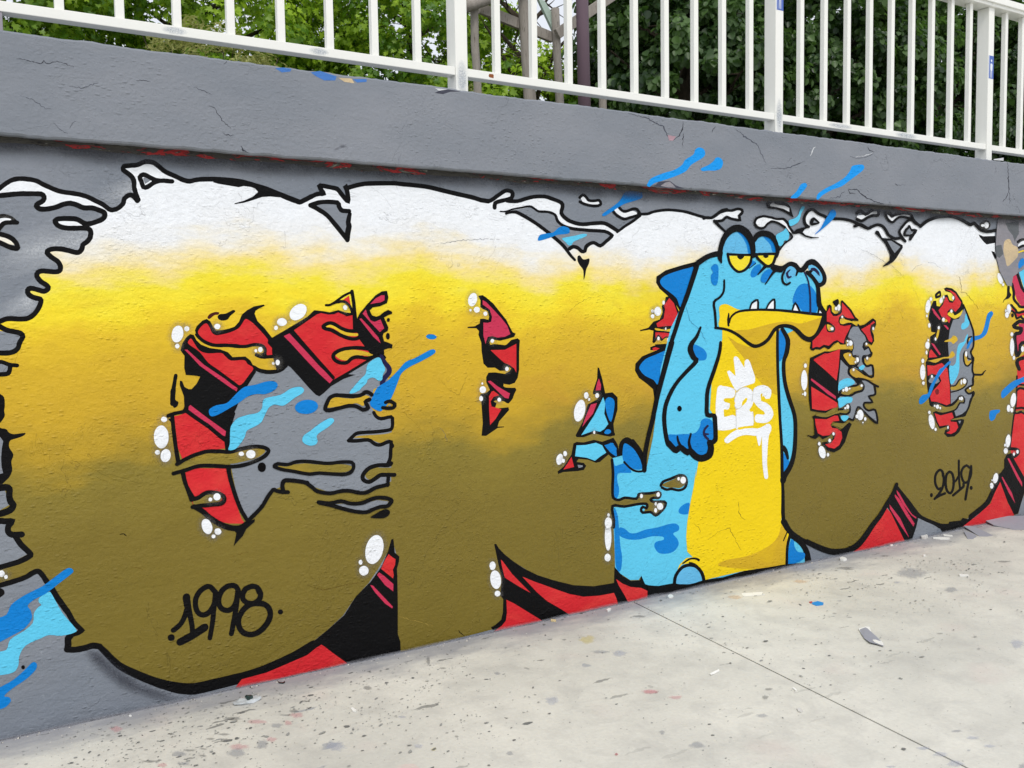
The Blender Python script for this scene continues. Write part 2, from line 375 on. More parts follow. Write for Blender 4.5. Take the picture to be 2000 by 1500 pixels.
# leaves: colour varies per clump and leaf through a stored value
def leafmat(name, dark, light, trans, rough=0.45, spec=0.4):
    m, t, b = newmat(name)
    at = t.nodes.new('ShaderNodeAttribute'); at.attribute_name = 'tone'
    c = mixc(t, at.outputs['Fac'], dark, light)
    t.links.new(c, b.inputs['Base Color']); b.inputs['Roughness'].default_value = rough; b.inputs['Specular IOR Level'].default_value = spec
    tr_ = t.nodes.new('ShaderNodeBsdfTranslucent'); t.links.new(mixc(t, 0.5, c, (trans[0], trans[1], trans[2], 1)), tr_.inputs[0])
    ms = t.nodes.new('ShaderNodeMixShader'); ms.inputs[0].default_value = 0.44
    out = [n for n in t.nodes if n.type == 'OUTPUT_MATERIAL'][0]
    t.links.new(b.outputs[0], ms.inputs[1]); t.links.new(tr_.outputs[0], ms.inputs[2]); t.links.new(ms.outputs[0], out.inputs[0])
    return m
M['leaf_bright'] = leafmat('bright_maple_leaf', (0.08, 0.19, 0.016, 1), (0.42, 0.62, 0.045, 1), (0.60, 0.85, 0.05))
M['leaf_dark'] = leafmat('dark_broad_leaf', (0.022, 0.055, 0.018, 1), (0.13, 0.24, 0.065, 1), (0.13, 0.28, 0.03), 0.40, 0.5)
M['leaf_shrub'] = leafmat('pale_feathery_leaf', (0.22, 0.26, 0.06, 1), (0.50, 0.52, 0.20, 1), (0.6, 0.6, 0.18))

# ================================================================ SETTING
# concrete ground: two slabs with an open 5 mm joint that runs out from the wall
def slab(name, poly):
    v = [(x, y, 0.0) for x, y in poly] + [(x, y, -0.15) for x, y in poly]; n = len(poly)
    f = [tuple(range(n))] + [(i, i + n, (i + 1) % n + n, (i + 1) % n) for i in range(n)]
    f = [tuple(reversed(q)) if k == 0 and False else q for k, q in enumerate(f)]
    return mesh(name, v, f, M['concrete'])
jx = lambda y: 3.085 + 0.104 * y
g1 = slab('concrete_slab', [(-60, -60), (jx(-60) - 0.0045, -60), (jx(0.1) - 0.0045, 0.1), (-60, 0.1)]); tag(g1, kind='structure')
g2 = slab('concrete_slab', [(jx(-60) + 0.0030, -60), (120, -60), (120, 0.1), (jx(0.1) + 0.0045, 0.1)]); tag(g2, kind='structure')
g0 = mesh('ground', [(-400, -400, -0.16), (400, -400, -0.16), (400, 400, -0.16), (-400, 400, -0.16)], [(0, 1, 2, 3)], M['soil']); tag(g0, kind='structure')
tz = 2.50
te = mesh('terrace', [(-60, 0.42, tz), (120, 0.42, tz), (120, 90, tz), (-60, 90, tz), (-60, 0.42, 0), (120, 0.42, 0), (120, 90, 0), (-60, 90, 0)],
          [(0, 1, 2, 3), (2, 6, 7, 3), (0, 3, 7, 4), (1, 5, 6, 2)], M['soil']); tag(te, kind='structure')

# ================================================================ GRAFFITI WALL
WALL = empty('graffiti_wall', (3.4, 0.2, 0.0), 'long low retaining wall covered by a yellow and white graffiti mural with a blue crocodile', 'wall')
X0, X1 = -3.2, 22.0
v, f = box(X0, X1, 0.0, 0.40, -0.10, 2.30)
mesh('wall_face', v, f, M['wall'], WALL)
# coping: a beam whose arrises are worn and chipped
nx = 1300; xs = np.linspace(X0 - 0.0, X1, nx)
def frac1(x, f, s):
    i = np.floor(x * f).astype(int); r = x * f - i; h = lambda k: np.sin(k * 127.1 + s * 311.7) * 43758.5453 % 1.0
    r = r * r * (3 - 2 * r); return h(i) * (1 - r) + h(i + 1) * r
e1 = (frac1(xs, 3, 1) - .5) * .006 + (frac1(xs, 14, 2) - .5) * .005 + (frac1(xs, 55, 3) - .5) * .004
e2 = (frac1(xs, 3, 4) - .5) * .005 + (frac1(xs, 17, 5) - .5) * .005 + (frac1(xs, 60, 6) - .5) * .004
ZB, ZT, YF = 2.250, 2.622, -0.060
rows = []
for k in range(nx):
    x = xs[k]
    rows += [(x, 0.0, ZB + 0.002 + e1[k] * .3), (x, YF + 0.006, ZB + e1[k]), (x, YF, ZB + 0.007 + e1[k]), (x, YF, ZB + .12), (x, YF, ZT - .12), (x, YF, ZT - 0.008 + e2[k]), (x, YF + 0.007, ZT + e2[k]), (x, 0.38, ZT), (x, 0.42, ZT - .02), (x, 0.42, ZB)]
nr = 10; fs = []
for k in range(nx - 1):
    for j in range(nr):
        a = k * nr + j; b_ = k * nr + (j + 1) % nr
        fs.append((a, b_, b_ + nr, a + nr))
fs.append(tuple(range(nr))); fs.append(tuple(reversed(range((nx - 1) * nr, nx * nr))))
COPING = mesh('coping', rows, fs, M['coping'], WALL)
# crust of old paint in the joint below the coping, ragged lower edge
cx_ = np.linspace(X0, X1, 1500)
low = 0.014 + frac1(cx_, 5, 11) * .010 + frac1(cx_, 30, 12) * .007
cv = []; cf = []
for k, x in enumerate(cx_):
    cv += [(x, -0.0155 - 0.02 * 0, ZB + .004), (x, -0.0165, ZB - low[k] * .5), (x, -0.0150, ZB - low[k])]
for k in range(len(cx_) - 1):
    for j in (0, 1): a = k * 3 + j; cf.append((a, a + 1, a + 4, a + 3))
mesh('old_paint_crust', cv, cf, M['crust'], WALL)

# ---- mural, coordinates in millimetres on the wall plane (x along the wall, z up)
# name key | part | group | paint | kind | order | first x z, then steps dx dz ...
DATA = """s0|painted_letters|letters|beer|P|0|134 2048 20 18 21 18 20 13 24 6 27 0 27 -4 23 -11 34 -15 27 -9 42 -5 29 -4 21 -6 28 -15 25 -12 18 -15 12 -3 21 7 19 19 7 20 17 15 15 -4 15 -17 4 5 -7 19 -7 28 1 20 -6 19 -15 13 -16 13 2 14 19 4 31 5 23 12 15 4 23 -3 19 -13 26 -20 39 -16 27 -12 24 -3 28 8 33 4 40 3 42 0 54 -2 38 -6 34 -9 43 -10 43 -15 44 -17 36 -11 20 -5 16 7 37 20 28 12 28 4 -9 13 -9 17 14 3 38 -5 28 -5 18 -19 18 -21 14 -10 -1 29 -6 35 0 -9 38 14 49 12 69 6 76 5 25 -1 77 -2 79 -4 107 -18 109 -15 56 -12 40 -3 29 14 23 16 41 25 30 3 14 -13 -6 -20 -27 -14 59 -2 60 18 48 11 55 3 50 -11 49 -15 6 -20 -6 -31 25 -25 44 -19 64 -8 72 8 66 3 41 -14 47 -25 48 34 56 29 49 29 49 8 43 14 87 14 74 1 74 -5 76 -13 69 -12 47 2 -2 -1 38 17 25 15 51 14 45 2 45 12 33 -5 0 -17 -23 -17 7 -24 -36 1 -33 4 -38 7 -32 -20 -44 -6 -19 -3 50 -33 45 -26 169 -141 258 59 28 20 28 20 49 29 4 17 17 10 29 16 35 14 29 13 33 4 -26 11 -11 25 4 24 28 31 37 15 29 -11 30 -14 52 -13 38 -11 60 0 69 1 78 -7 79 -20 19 -2 69 -21 36 12 57 16 49 -6 33 -23 26 -28 17 -10 59 -17 59 7 39 -20 -39 36 -18 27 25 27 51 40 52 10 35 -17 62 -20 61 36 89 31 91 12 93 4 94 -12 87 -22 48 -15 39 13 49 -27 50 -21 80 -3 81 11 8 -133 22 -88 55 -91 80 -67 225 32 945 -52 255 -1807 -1197 85 -202 -12 -199 68 -116 24 -99 -24 -98 -23 -122 -16 -119 14 -95 33 -140 60 -80 53 -80 80 -78 74 -45 48 -31 -52 -63 -55 -73 -74 -72 -52 -82 -70 -81 -48 -110 -23 -128 17 -116 38 -188 68 -137 166 -553 -192 -609 -23 -144 11 -134 4 -133 32 -128 57 -125 55 -91 64 -71 52 -53 59 14 -68 24 -102 4 -104 5 -74 -13 -44 -48 -28 -518 -18 -15 23 2 73 2 194 6 96 7 72 -24 90 -22 -54 -48 -70 -52 -63 -67 -55 -61 -74 -74 -51 -97 -57 -94 -27 -136 -28 -87 -6 -86 -3 -83 -3 -81 25 -78 42 -77 38 -55 49 -39 48 -21 33 -30 12 -22 -2 -36 -2 -22 6 -4 34 3 15 36 8 10 11 -26 35 -20 36 -32 70 -19 43 -20 39 -12 26 -14 8 -14 -4 -21 -13 -28 -8 -41 -7 -54 -5 -64 22 47 944 78 14 27 11 20 6 34 -1 27 1 21 12 18 22 6 12 6 15 -3 12 -20 6 -17 11 -3 15 11 8 24 -6 20 -5 14 9 -3 12 -20 15 -13 19 5 16 17 6 35 -4 21 4 4 18 -10 19 -20 15 -13 15 7 12 22 4 27 -1 28 -7 23 -3 13 14 5 15 15 12 11 16 3 24 -12 11 -36 0 -32 -1 -28 5 -13 15 4 10 18 5 35 1 21 -3 21 -13 18 -1 22 7 26 13 10 16 -5 12 -18 7 -22 6 -28 -1 -21 9 -25 6 -25 -5 -28 -13 -28 -7 -24 -1 -12 11 6 7 17 13 4 15 -9 9 -35 -1 -33 -2 -34 -5 -33 -5 -20 -3
ol_letters|painted_outline|letters|black|L|1|138 2041 5 5 8 6 8 7 6 6 7 6 7 6 6 4 6 5 7 3 6 2 7 2 8 2 8 0 9 0 8 -1 9 0 9 -1 8 -2 7 -3 7 -4 8 -5 11 -5 12 -5 11 -5 10 -4 9 -3 10 -2 14 -2 15 -1 14 -2 10 -1 9 -1 8 -2 7 -2 6 -1 7 -3 9 -4 9 -5 10 -5 9 -4 8 -4 7 -4 6 -5 6 -5 6 -5 8 -4 9 -1 8 2 8 2 9 5 8 6 8 8 7 8 4 9 1 7 1 4 4 4 5 4 3 2 3 0 5 -2 4 -4 5 -6 3 -5 -489 17 6 4 7 7 8 7 7 6 7 6 7 6 7 5 7 5 8 4 8 4 9 2 9 1 9 1 10 0 9 -1 10 0 9 -2 10 -2 8 -3 8 -5 8 -4 11 -5 11 -5 11 -5 9 -3 8 -3 10 -2 12 -2 15 -1 14 -1 11 -2 9 -1 9 -2 8 -2 7 -2 8 -3 9 -4 10 -5 9 -5 9 -4 9 -4 8 -5 7 -6 6 -5 5 -4 4 -1 4 -1 5 1 6 2 5 3 6 4 6 6 4 5 2 4 1 7 3 9 7 8 8 7 9 5 12 1 10 -5 6 -7 6 -7 4 -5
ol_letters|painted_outline|letters|black|L|2|638 2053 -2 4 -2 7 -3 8 -2 8 -2 10 -2 7 0 6 1 7 0 8 -1 8 -3 8 -4 7 -5 6 -6 5 -5 4 -6 4 -6 4 -2 2 0 1 0 0 0 0 6 1 7 1 10 2 11 1 11 3 10 4 8 5 6 3 7 2 6 1 6 0 7 -1 6 -1 5 -3 5 -4 7 -5 7 -6 9 -8 11 -7 13 -6 14 -5 12 -5 10 -4 9 -5 9 -3 9 -2 9 -2 10 0 10 2 10 4 9 2 10 2 10 1 11 1 13 1 14 1 14 1 13 0 13 1 15 -1 17 0 19 -1 17 -1 14 -2 12 -2 11 -2 11 -3 11 -3 12 -3 14 -3 14 -3 14 -4 14 -4 15 -5 14 -5 15 -6 14 -6 15 -6 13 -4 12 -4 10 -3 8 -2 8 -3 9 -1 10 3 11 6 12 6 14 8 11 5 -720 -46 -2 5 -2 7 -3 8 -2 10 -3 10 -1 10 0 9 0 6 0 5 -1 5 -2 5 -2 5 -3 3 -4 4 -5 4 -6 4 -7 5 -7 7 -1 13 7 13 9 4 7 1 8 1 9 2 11 1 9 2 7 3 7 5 8 3 9 4 10 1 8 0 9 -1 9 -2 8 -4 6 -5 7 -5 8 -7 8 -7 9 -6 12 -5 13 -5 13 -5 10 -5 9 -3 7 -3 8 -2 6 -1 7 0 7 1 9 3 11 3 11 2 11 2 12 1 13 1 14 1 14 1 14 0 13 0 15 0 18 0 19 -1 18 -1 15 -2 12 -2 12 -3 12 -2 11 -3 11 -3 14 -3 15 -3 15 -4 15 -5 14 -5 15 -5 15 -6 15 -6 14 -5 12 -4 12 -4 11 -3 8 -3 5 -2 3 0 3 1 8 5 12 6 15 8 10 6
ol_letters|painted_outline|letters|black|L|3|1286 2064 6 2 11 5 11 6 14 7 12 7 10 5 8 4 8 2 9 2 11 0 18 6 -5 17 -7 8 -5 8 0 0 -6 -4 6 0 10 -1 14 -2 12 -1 11 -2 8 -1 6 -2 5 -3 5 -6 5 -7 7 -8 6 -7 6 -7 10 -10 19 -5 5 19 -1 12 -1 12 -2 13 -3 14 -8 19 -20 -15 9 -19 19 6 14 5 15 5 14 4 16 4 17 4 21 2 23 2 24 2 27 2 27 2 21 1 10 0 4 0 11 -1 22 -1 27 0 28 -1 25 -1 25 -1 27 -3 33 -5 36 -6 38 -6 38 -6 39 -5 32 -5 23 -4 17 -4 16 -4 17 -1 15 -1 9 -1 -941 -33 6 2 10 5 11 5 13 8 13 6 10 5 10 5 10 4 13 2 10 0 -5 -2 1 -6 -7 6 -6 11 -6 16 14 10 14 0 11 -1 14 -2 13 -2 10 -1 11 -1 11 -3 8 -7 7 -8 6 -7 6 -7 6 -8 6 -6 6 -7 -7 1 -4 -5 0 9 -2 12 -2 12 -2 14 5 -2 14 9 -4 8 0 0 14 5 16 5 15 5 17 4 18 4 22 3 24 2 25 2 26 2 27 1 22 2 12 0 5 -1 10 0 21 -1 28 0 28 -1 25 -1 25 -1 29 -3 34 -5 37 -6 37 -6 38 -5 39 -6 33 -4 24 -5 17 -4 14 -3 15 -1 14 -1 10 0
ol_letters|painted_outline|letters|black|L|2|133 2026 5 0 7 1 8 2 10 1 12 2 11 2 12 2 11 2 11 1 11 1 11 0 11 1 12 1 12 0 8 0 3 -2 1 -1 0 -3 -2 -3 -3 -3 -7 -4 -6 -4 -7 -7 -3 -11 4 -8 6 -6 8 -4 9 -1 9 1 9 1 10 2 10 3 10 3 10 4 10 5 8 4 8 2 7 2 7 0 7 -1 7 -2 8 -3 6 -3 7 -3 10 -3 11 0 10 1 8 0 6 -1 7 -2 6 -3 7 -2 6 -2 3 -2 1 -2 0 -1 0 -2 -2 -3 -3 -3 -6 -4 -9 -4 -9 -4 -7 -3 -7 -2 -6 -1 -5 -1 -4 1 -4 1 -6 3 -7 5 -8 4 -8 3 -7 1 -9 0 -12 0 -13 -1 -11 -1 -9 -1 -7 -2 -6 -3 -9 -9 0 -12 5 -8 5 -7 8 -5 10 -4 10 -2 11 -1 11 0 11 0 11 1 12 1 13 0 8 0 4 -2 1 -1 1 -2 0 -5 -1 -6 -1 -6 -2 -4 -3 -4 -4 -4 -4 -4 -6 -4 -7 -7 -3 -10 -2 -7 -2 -3 -3 -4 -2 -1 -3 0 -7 1 -8 2 -9 3 -10 2 -10 3 -10 1 -10 0 -9 0 -9 -1 -8 -2 -8 -3 -10 -8 -3 -14 5 -9 6 -6 6 -6 7 -5 7 -5 5 -4 4 -5 2 -5 1 -4 0 -4 0 -3 -1 -1 -2 -1 -5 -1 -8 0 -10 1 -13 1 -12 1 -9 -1 -7 -3 -7 -5 -7 -11 0 -13 4 -9 5 -8 6 -7 8 -6 8 -5 4 -4 1 -2 0 1 0 0 -4 -2 -2 -1 -4 0 -6 2 -8 3 -8 2 -9 3 -10 1 -11 -4 -7 -10 -1 -13 5 -12 6 -6 7 -5 7 -3 8 -3 8 -1 2 -1 0 0 0 -2 -2 -6 -3 -7 -2 -5 -3 -5 -4 -7 -6 -8 -6 -6 -6 -4 -6 -4 -6 -2 -7 -1 -8 0 -9 0 -11 1 -13 1 -11 0 -9 -2 -7 -2 -6 -3 -10 -4 -10 -4 -7 -3 25 466 4 1 7 1 8 1 10 2 12 2 12 2 11 2 11 1 12 2 11 1 12 0 11 1 12 0 13 1 11 0 11 -6 5 -10 0 -12 -6 -12 -8 -7 -7 -4 -5 -3 -2 -2 1 4 0 0 3 -2 3 -2 4 0 8 0 8 1 9 2 9 2 9 3 9 4 9 5 10 4 9 3 10 2 9 1 10 -2 9 -2 8 -3 8 -4 6 -3 6 -1 7 0 10 1 11 0 9 -2 8 -3 6 -2 7 -2 7 -3 7 -3 7 -9 1 -11 -2 -9 -5 -8 -7 -7 -9 -6 -10 -4 -10 -4 -8 -3 -8 -3 -8 -2 -7 0 -7 0 -8 2 -8 5 -7 5 -6 3 -5 1 -5 1 -8 0 -11 0 -13 0 -10 -1 -7 -1 -5 -1 -1 -1 0 0 0 2 1 -2 3 -5 5 -3 6 -2 9 -2 9 -1 10 0 10 1 11 0 13 1 13 1 12 -1 9 -3 7 -7 3 -8 1 -10 -2 -10 -2 -10 -5 -8 -4 -6 -6 -6 -6 -5 -5 -3 -2 -2 -1 -5 -2 -9 -5 -8 -6 -7 -9 -5 -10 -1 -9 2 -8 2 -9 3 -10 2 -8 2 -9 1 -9 1 -9 0 -7 -1 -6 -1 -4 -2 -2 -2 0 1 1 0 4 -4 5 -5 6 -5 7 -5 8 -6 5 -7 4 -8 3 -9 0 -9 -2 -10 -6 -8 -9 -5 -9 -1 -9 0 -12 1 -13 1 -9 1 -6 -1 -4 -1 -1 -1 -2 -3 0 -3 2 -3 4 -6 4 -5 6 -5 8 -5 7 -6 6 -10 -2 -13 -6 -7 -7 -5 -9 -3 -9 1 -7 3 -7 2 -8 3 -8 2 -5 0 -2 -1 0 0 0 -2 1 -4 3 -2 5 -4 5 -2 6 -2 8 -2 9 -3 6 -10 -1 -11 -3 -10 -3 -8 -3 -6 -4 -7 -5 -8 -7 -9 -8 -8 -7 -6 -8 -4 -10 -4 -9 -1 -10 0 -10 0 -11 1 -12 1 -9 0 -6 -1 -6 -2 -6 -3 -10 -4 -10 -4 -7 -3
s5|painted_black_shape|letters|black|P|4|921 2135 20 -5 83 -9 22 6 29 -2 17 -5 13 -14 -22 -20 -40 -20 -38 -12 0 -4 40 8 37 13 39 15 35 4 27 -1 31 -1 57 -14 14 10 -101 33 -87 20 -84 16 -83 3
s6|painted_grey_gap|letters|grey|P|4|1330 2060 61 18 61 3 18 -34 40 -5 -15 -123 -92 104
ol_letters|painted_outline|letters|black|L|5|1333 2053 7 2 10 4 11 4 9 3 9 2 12 2 20 1 22 0 14 -1 2 -2 1 -8 6 -10 6 -9 10 -5 10 -1 9 0 10 0 6 0 -180 36 7 3 11 4 11 4 9 3 11 2 15 2 20 2 24 0 22 -1 13 -12 1 -10 3 -7 4 -4 2 -1 6 -1 7 0 9 0 6 0
ol_letters|painted_outline|letters|black|L|5|1501 2034 -4 -10 -4 -14 -3 -15 1 -10 1 -7 -3 -10 -4 -16 -4 -14 1 -13 2 -8 35 114 -2 -10 -2 -14 -2 -10 3 -7 2 -11 -3 -15 -4 -16 -2 -11 -1 -10 -1 -6
ol_letters|painted_outline|letters|black|L|6|1504 1926 -4 5 -7 7 -8 10 -11 13 -13 16 -13 15 -12 13 -13 14 -13 12 -14 10 -15 9 -14 7 -12 6 -12 5 -8 3 152 -158 -4 4 -7 8 -8 10 -11 13 -13 15 -13 15 -12 14 -11 13 -12 11 -13 9 -14 7 -12 7 -12 6 -12 5 -7 3
ol_letters|painted_outline|letters|black|L|3|652 2126 -3 6 -1 3 1 2 4 1 2 0 5 -2 7 -3 8 -4 9 -5 11 -4 12 -1 11 0 10 1 11 -1 12 0 8 0 -123 -2 -4 8 -2 13 9 13 13 6 9 -1 8 -3 7 -4 8 -4 9 -4 8 -3 8 -1 10 0 11 1 12 0 11 -1 8 0
ol_letters|painted_outline|letters|black|L|4|636 2118 1 -6 3 -10 4 -10 13 -4 12 4 9 6 8 7 7 5 8 4 8 3 6 2 -63 5 2 -6 2 -8 1 -3 1 0 5 2 6 4 8 6 9 7 10 5 9 3 6 2
s12|painted_grey_gap|letters|grey|P|5|651 2132 5 5 23 -10 -21 -15
ol_letters|painted_outline|letters|black|L|3|138 1947 4 3 5 4 4 2 3 0 5 0 5 -1 5 -1 7 -3 5 -3 5 -3 5 -5 4 -3 -63 19 4 3 5 5 6 5 7 2 7 1 6 -1 8 -2 7 -3 7 -3 6 -5 6 -6 3 -3
hl1|painted_highlight|letters|white|S|4|128 1944 21 10 20 3 16 -5 -17 -9 -21 -13 -20 -24
ol_letters|painted_outline|letters|black|L|5|139 1897 4 6 5 7 5 7 4 5 4 5 3 3 4 2 6 1 7 0 7 1 8 0 6 0 -75 -26 4 5 5 8 5 6 5 6 5 7 7 5 8 3 8 1 7 0 9 0 8 0 6 0
s16|painted_beer_drip|letters|beer|S|3|126 1895 20 -3 29 -14 16 -18 -27 3 -39 13
ol_letters|painted_outline|letters|black|L|6|123 1898 5 -2 7 -4 8 -3 9 -3 9 -2 7 -3 7 -4 6 -4 4 -5 4 -5 2 -5 2 -5 0 0 2 2 -1 0 -4 1 -7 2 -11 4 -13 7 -11 5 -9 4 -7 2 -4 1 2 34 5 -3 7 -3 7 -3 8 -2 9 -3 10 -3 8 -5 7 -5 6 -7 5 -7 4 -8 2 -7 2 -11 -8 -10 -8 -1 -8 1 -9 2 -12 5 -13 7 -11 5 -8 4 -6 2 -5 1
s18|painted_grey_gap|letters|grey|P|1|103 1548 32 -8 56 -12 3 -10 -11 -34 -15 -19 -43 -2 -27 1
ol_letters|painted_outline|letters|black|L|3|100 1564 7 -4 9 -6 9 -5 7 -5 6 -4 7 -4 8 -3 6 -1 7 -2 9 -2 10 -3 5 -2 3 -3 0 -1 -1 -4 -5 -7 -5 -9 -2 -8 -1 -6 -2 -4 -3 -3 -4 -3 -5 -3 -5 -2 -6 -1 -9 0 -15 0 -18 2 -13 1 9 109 7 -4 9 -6 10 -5 7 -5 6 -4 5 -3 5 -2 6 -2 8 -1 9 -3 10 -2 10 -4 9 -10 2 -13 -5 -11 -5 -8 -3 -7 -2 -5 -2 -7 -3 -8 -6 -7 -6 -6 -8 -4 -7 -2 -9 -2 -11 -1 -16 1 -18 2 -13 1
s20|painted_grey_gap|letters|grey|P|1|97 1426 33 -1 22 -15 -3 -24 -54 -2
ol_letters|painted_outline|letters|black|L|2|97 1419 9 0 12 0 10 0 7 -3 7 -4 8 -3 10 -3 10 -1 6 -1 -79 30 9 0 13 1 12 -1 9 -4 8 -4 7 -3 8 -2 9 -1 7 -1
ol_letters|painted_outline|letters|black|L|3|148 1411 -1 -6 -1 -8 -2 -4 -1 -2 -3 -1 -6 -1 -13 0 -15 1 -11 1 68 18 -1 -7 -2 -10 -3 -10 -6 -6 -8 -3 -9 -1 -13 0 -16 1 -11 1
s23|painted_black_shape|letters|black|S|1|98 1327 19 -18 13 -14 1 -31 -3 -19 1 -19 -10 -18 -11 -15 6 -12 17 -5 9 -14 17 -7 35 2 -3 -9 -19 -8 -24 -6 -7 -9 -1 -19 12 -28 -8 -26 1 -35 -21 -33 -40 4
s24|painted_grey_gap|letters|grey|P|2|90 1160 21 -13 8 -16 -6 -27 -4 -38 0 -30 4 -24 -30 -5
s25|painted_grey_gap|letters|grey|P|1|80 946 36 0 6 -24 5 -32 -31 -16 -20 -5
ol_letters|painted_outline|letters|black|L|2|82 943 10 1 14 1 10 0 4 -1 0 1 0 -1 -1 -8 -1 -11 1 -10 1 -9 3 -11 6 -8 0 0 0 1 -2 -3 -3 -3 -8 -4 -12 -3 -10 -2 -7 0 -6 0 -5 1 3 94 10 1 15 2 14 0 14 -4 9 -12 1 -13 -2 -10 0 -7 0 -7 2 -7 1 -4 4 -6 5 -11 -3 -13 -5 -10 -9 -8 -12 -5 -14 -4 -12 -2 -9 0 -8 0 -5 1
s27|painted_grey_gap|letters|grey|P|1|74 830 40 -9 1 -35 23 -19 19 -30 22 -42 -42 -18 -71 -13
ol_letters|painted_outline|letters|black|L|3|73 827 5 -1 8 -2 7 -2 7 -1 6 -2 7 -1 8 -1 6 0 -6 4 1 8 -4 -4 -3 -4 -4 -7 -2 -8 -1 -10 1 -10 5 -9 6 -7 9 -5 12 -2 13 -1 8 -1 -86 89 5 -2 7 -1 8 -2 6 -1 7 -2 6 -1 6 -1 9 0 15 -7 -6 -18 -7 -8 -2 -2 -1 -1 0 -3 -1 -5 1 -3 1 -2 1 -2 4 -2 7 -1 12 -1 8 0
ol_letters|painted_outline|letters|black|L|4|133 764 4 -8 6 -13 6 -12 7 -10 7 -9 7 -8 5 -7 4 -5 0 0 1 4 -2 -2 -9 -4 -11 -5 -13 -5 -20 -4 -23 -4 -18 -3 -10 -2 -6 0 -4 -1 87 108 3 -8 6 -12 5 -10 6 -9 7 -9 6 -8 5 -6 5 -7 5 -10 -2 -13 -10 -7 -9 -5 -13 -5 -15 -5 -21 -4 -23 -4 -18 -3 -11 -1 -6 -1 -4 0
hl2|painted_highlight|letters|white|S|1|100 632 -2 -5 -3 -4 -4 -2 -4 1 -4 3 -3 5 0 5 1 6 3 4 4 1 5 0 3 -3 3 -5
hl2|painted_highlight|letters|white|S|2|109 618 -1 -3 -1 -2 -3 -1 -3 0 -2 2 -1 3 -1 3 1 4 2 2 2 1 3 0 2 -2 2 -3
s32|painted_black_shape|letters|black|S|1|62 586 27 -10 7 -13 -5 -12 -31 -11
ol_letters|painted_outline|letters|black|L|3|64 579 10 1 15 2 16 2 14 2 14 3 13 3 11 2 9 3 9 3 9 4 7 4 6 3 5 2 4 1 2 0 2 -2 3 -3 3 -6 4 -6 4 -9 4 -10 5 -10 5 -9 6 -11 5 -13 7 -15 7 -16 9 -17 9 -17 8 -15 6 -10 4 -7 3 -8 4 -9 5 -11 6 -12 8 -12 10 -12 6 -9 -1 3 4 5 -3 -2 -7 -3 -9 -2 -11 -2 -8 -1 -245 235 10 1 15 2 15 3 14 2 14 3 13 2 10 2 9 3 7 2 7 4 7 5 7 3 7 3 8 2 9 -1 8 -5 5 -7 5 -7 5 -9 4 -9 5 -9 5 -9 5 -10 7 -11 6 -14 6 -14 7 -15 9 -16 9 -18 8 -15 6 -10 3 -8 4 -9 4 -11 4 -10 4 -9 7 -11 9 -12 7 -9 8 -13 -8 -8 -6 -3 -9 -4 -11 -1 -11 -2 -8 -1
ol_letters|painted_outline|letters|black|L|4|304 364 -6 -4 -8 -11 -1 -11 0 -10 0 -6 -1 -6 -1 -6 -1 -4 32 36 -3 -3 -2 -3 0 -3 0 -8 0 -10 -3 -8 -2 -7 -2 -4
ol_letters|painted_outline|letters|black|L|5|295 289 8 -2 11 -3 13 -2 13 -1 13 1 12 0 10 2 8 1 6 0 7 -2 8 -3 6 -3 -112 36 7 -2 11 -3 10 -2 12 0 12 0 11 1 9 1 9 2 10 0 11 -3 9 -4 7 -3
ol_letters|painted_outline|letters|black|L|6|403 283 6 -8 8 -12 10 -15 12 -17 14 -21 17 -21 19 -18 19 -16 19 -15 19 -14 19 -14 19 -13 20 -13 19 -13 20 -11 18 -11 19 -10 19 -10 21 -7 21 -7 25 -5 28 -1 30 1 28 1 29 1 28 1 30 1 29 2 30 2 31 3 31 7 31 7 29 9 28 7 26 8 28 10 32 13 32 15 23 11 -870 186 6 -7 9 -11 11 -14 12 -18 15 -19 15 -18 16 -14 19 -14 19 -13 19 -14 19 -12 18 -12 20 -12 19 -10 19 -10 18 -8 18 -7 18 -7 18 -6 18 -5 19 -3 24 -1 27 0 29 1 29 0 28 1 28 1 29 0 28 2 29 3 29 4 30 6 30 7 27 6 26 7 27 7 32 12 32 13 24 9
s37|painted_black_shape|letters|black|P|7|1193 102 64 19 92 55 79 52 59 77 74 56 55 61 35 69 17 51 11 3 5 -66 23 -23 -3 -23 -11 -33 1 -31 -1 -134 -4 -146 12 -39 0 -111 -236 51 -217 3 -91 67
s38|painted_red_shape|letters|red|P|8|1317 114 13 -10 35 -35 71 -66 -45 -20 -190 -7 -182 7 -86 22 27 29 106 6 91 19 94 21 38 22
s39|painted_red_shape|letters|red|P|8|1653 476 18 -17 16 -12 -3 -26 -12 -22 4 -25 -4 -16 -34 32 -25 23 22 40
s40|painted_red_shape|letters|crimson|P|9|1603 398 25 -21 45 -46 -2 -34 -40 36 -38 54
s41|painted_red_shape|letters|crimson|P|10|1558 345 13 -4 96 -116 -3 -8 -35 29 -49 62
hl3|painted_highlight|letters|white|S|9|1624 492 -12 -26 -19 -18 -20 -6 -18 7 -13 19 -4 27 4 29 12 26 19 18 20 6 18 -7 13 -18 5 -27
hl3|painted_highlight|letters|white|S|8|1523 458 -1 -5 -3 -4 -3 -1 -4 0 -4 3 -2 4 -1 5 1 5 3 4 3 1 4 0 4 -3 2 -4
hl3|painted_highlight|letters|white|S|8|1552 414 -3 -10 -7 -7 -9 -2 -10 1 -9 6 -6 9 -2 10 2 10 7 6 9 3 10 -1 9 -6 7 -9
s45|painted_black_shape|letters|black|P|1|2219 442 12 0 14 -24 35 -38 53 -45 60 -44 80 -47 94 -41 128 -48 133 -28 134 -4 4 88 28 -21 27 -38 57 -37 64 -7 8 27 43 -61 95 -21 98 -1 92 -11 -1 -179 -849 138 -160 3 -243 0 -24 7 -9 15 27 8 33 20 10 35 4 66 -17 24 11 86 -17 64
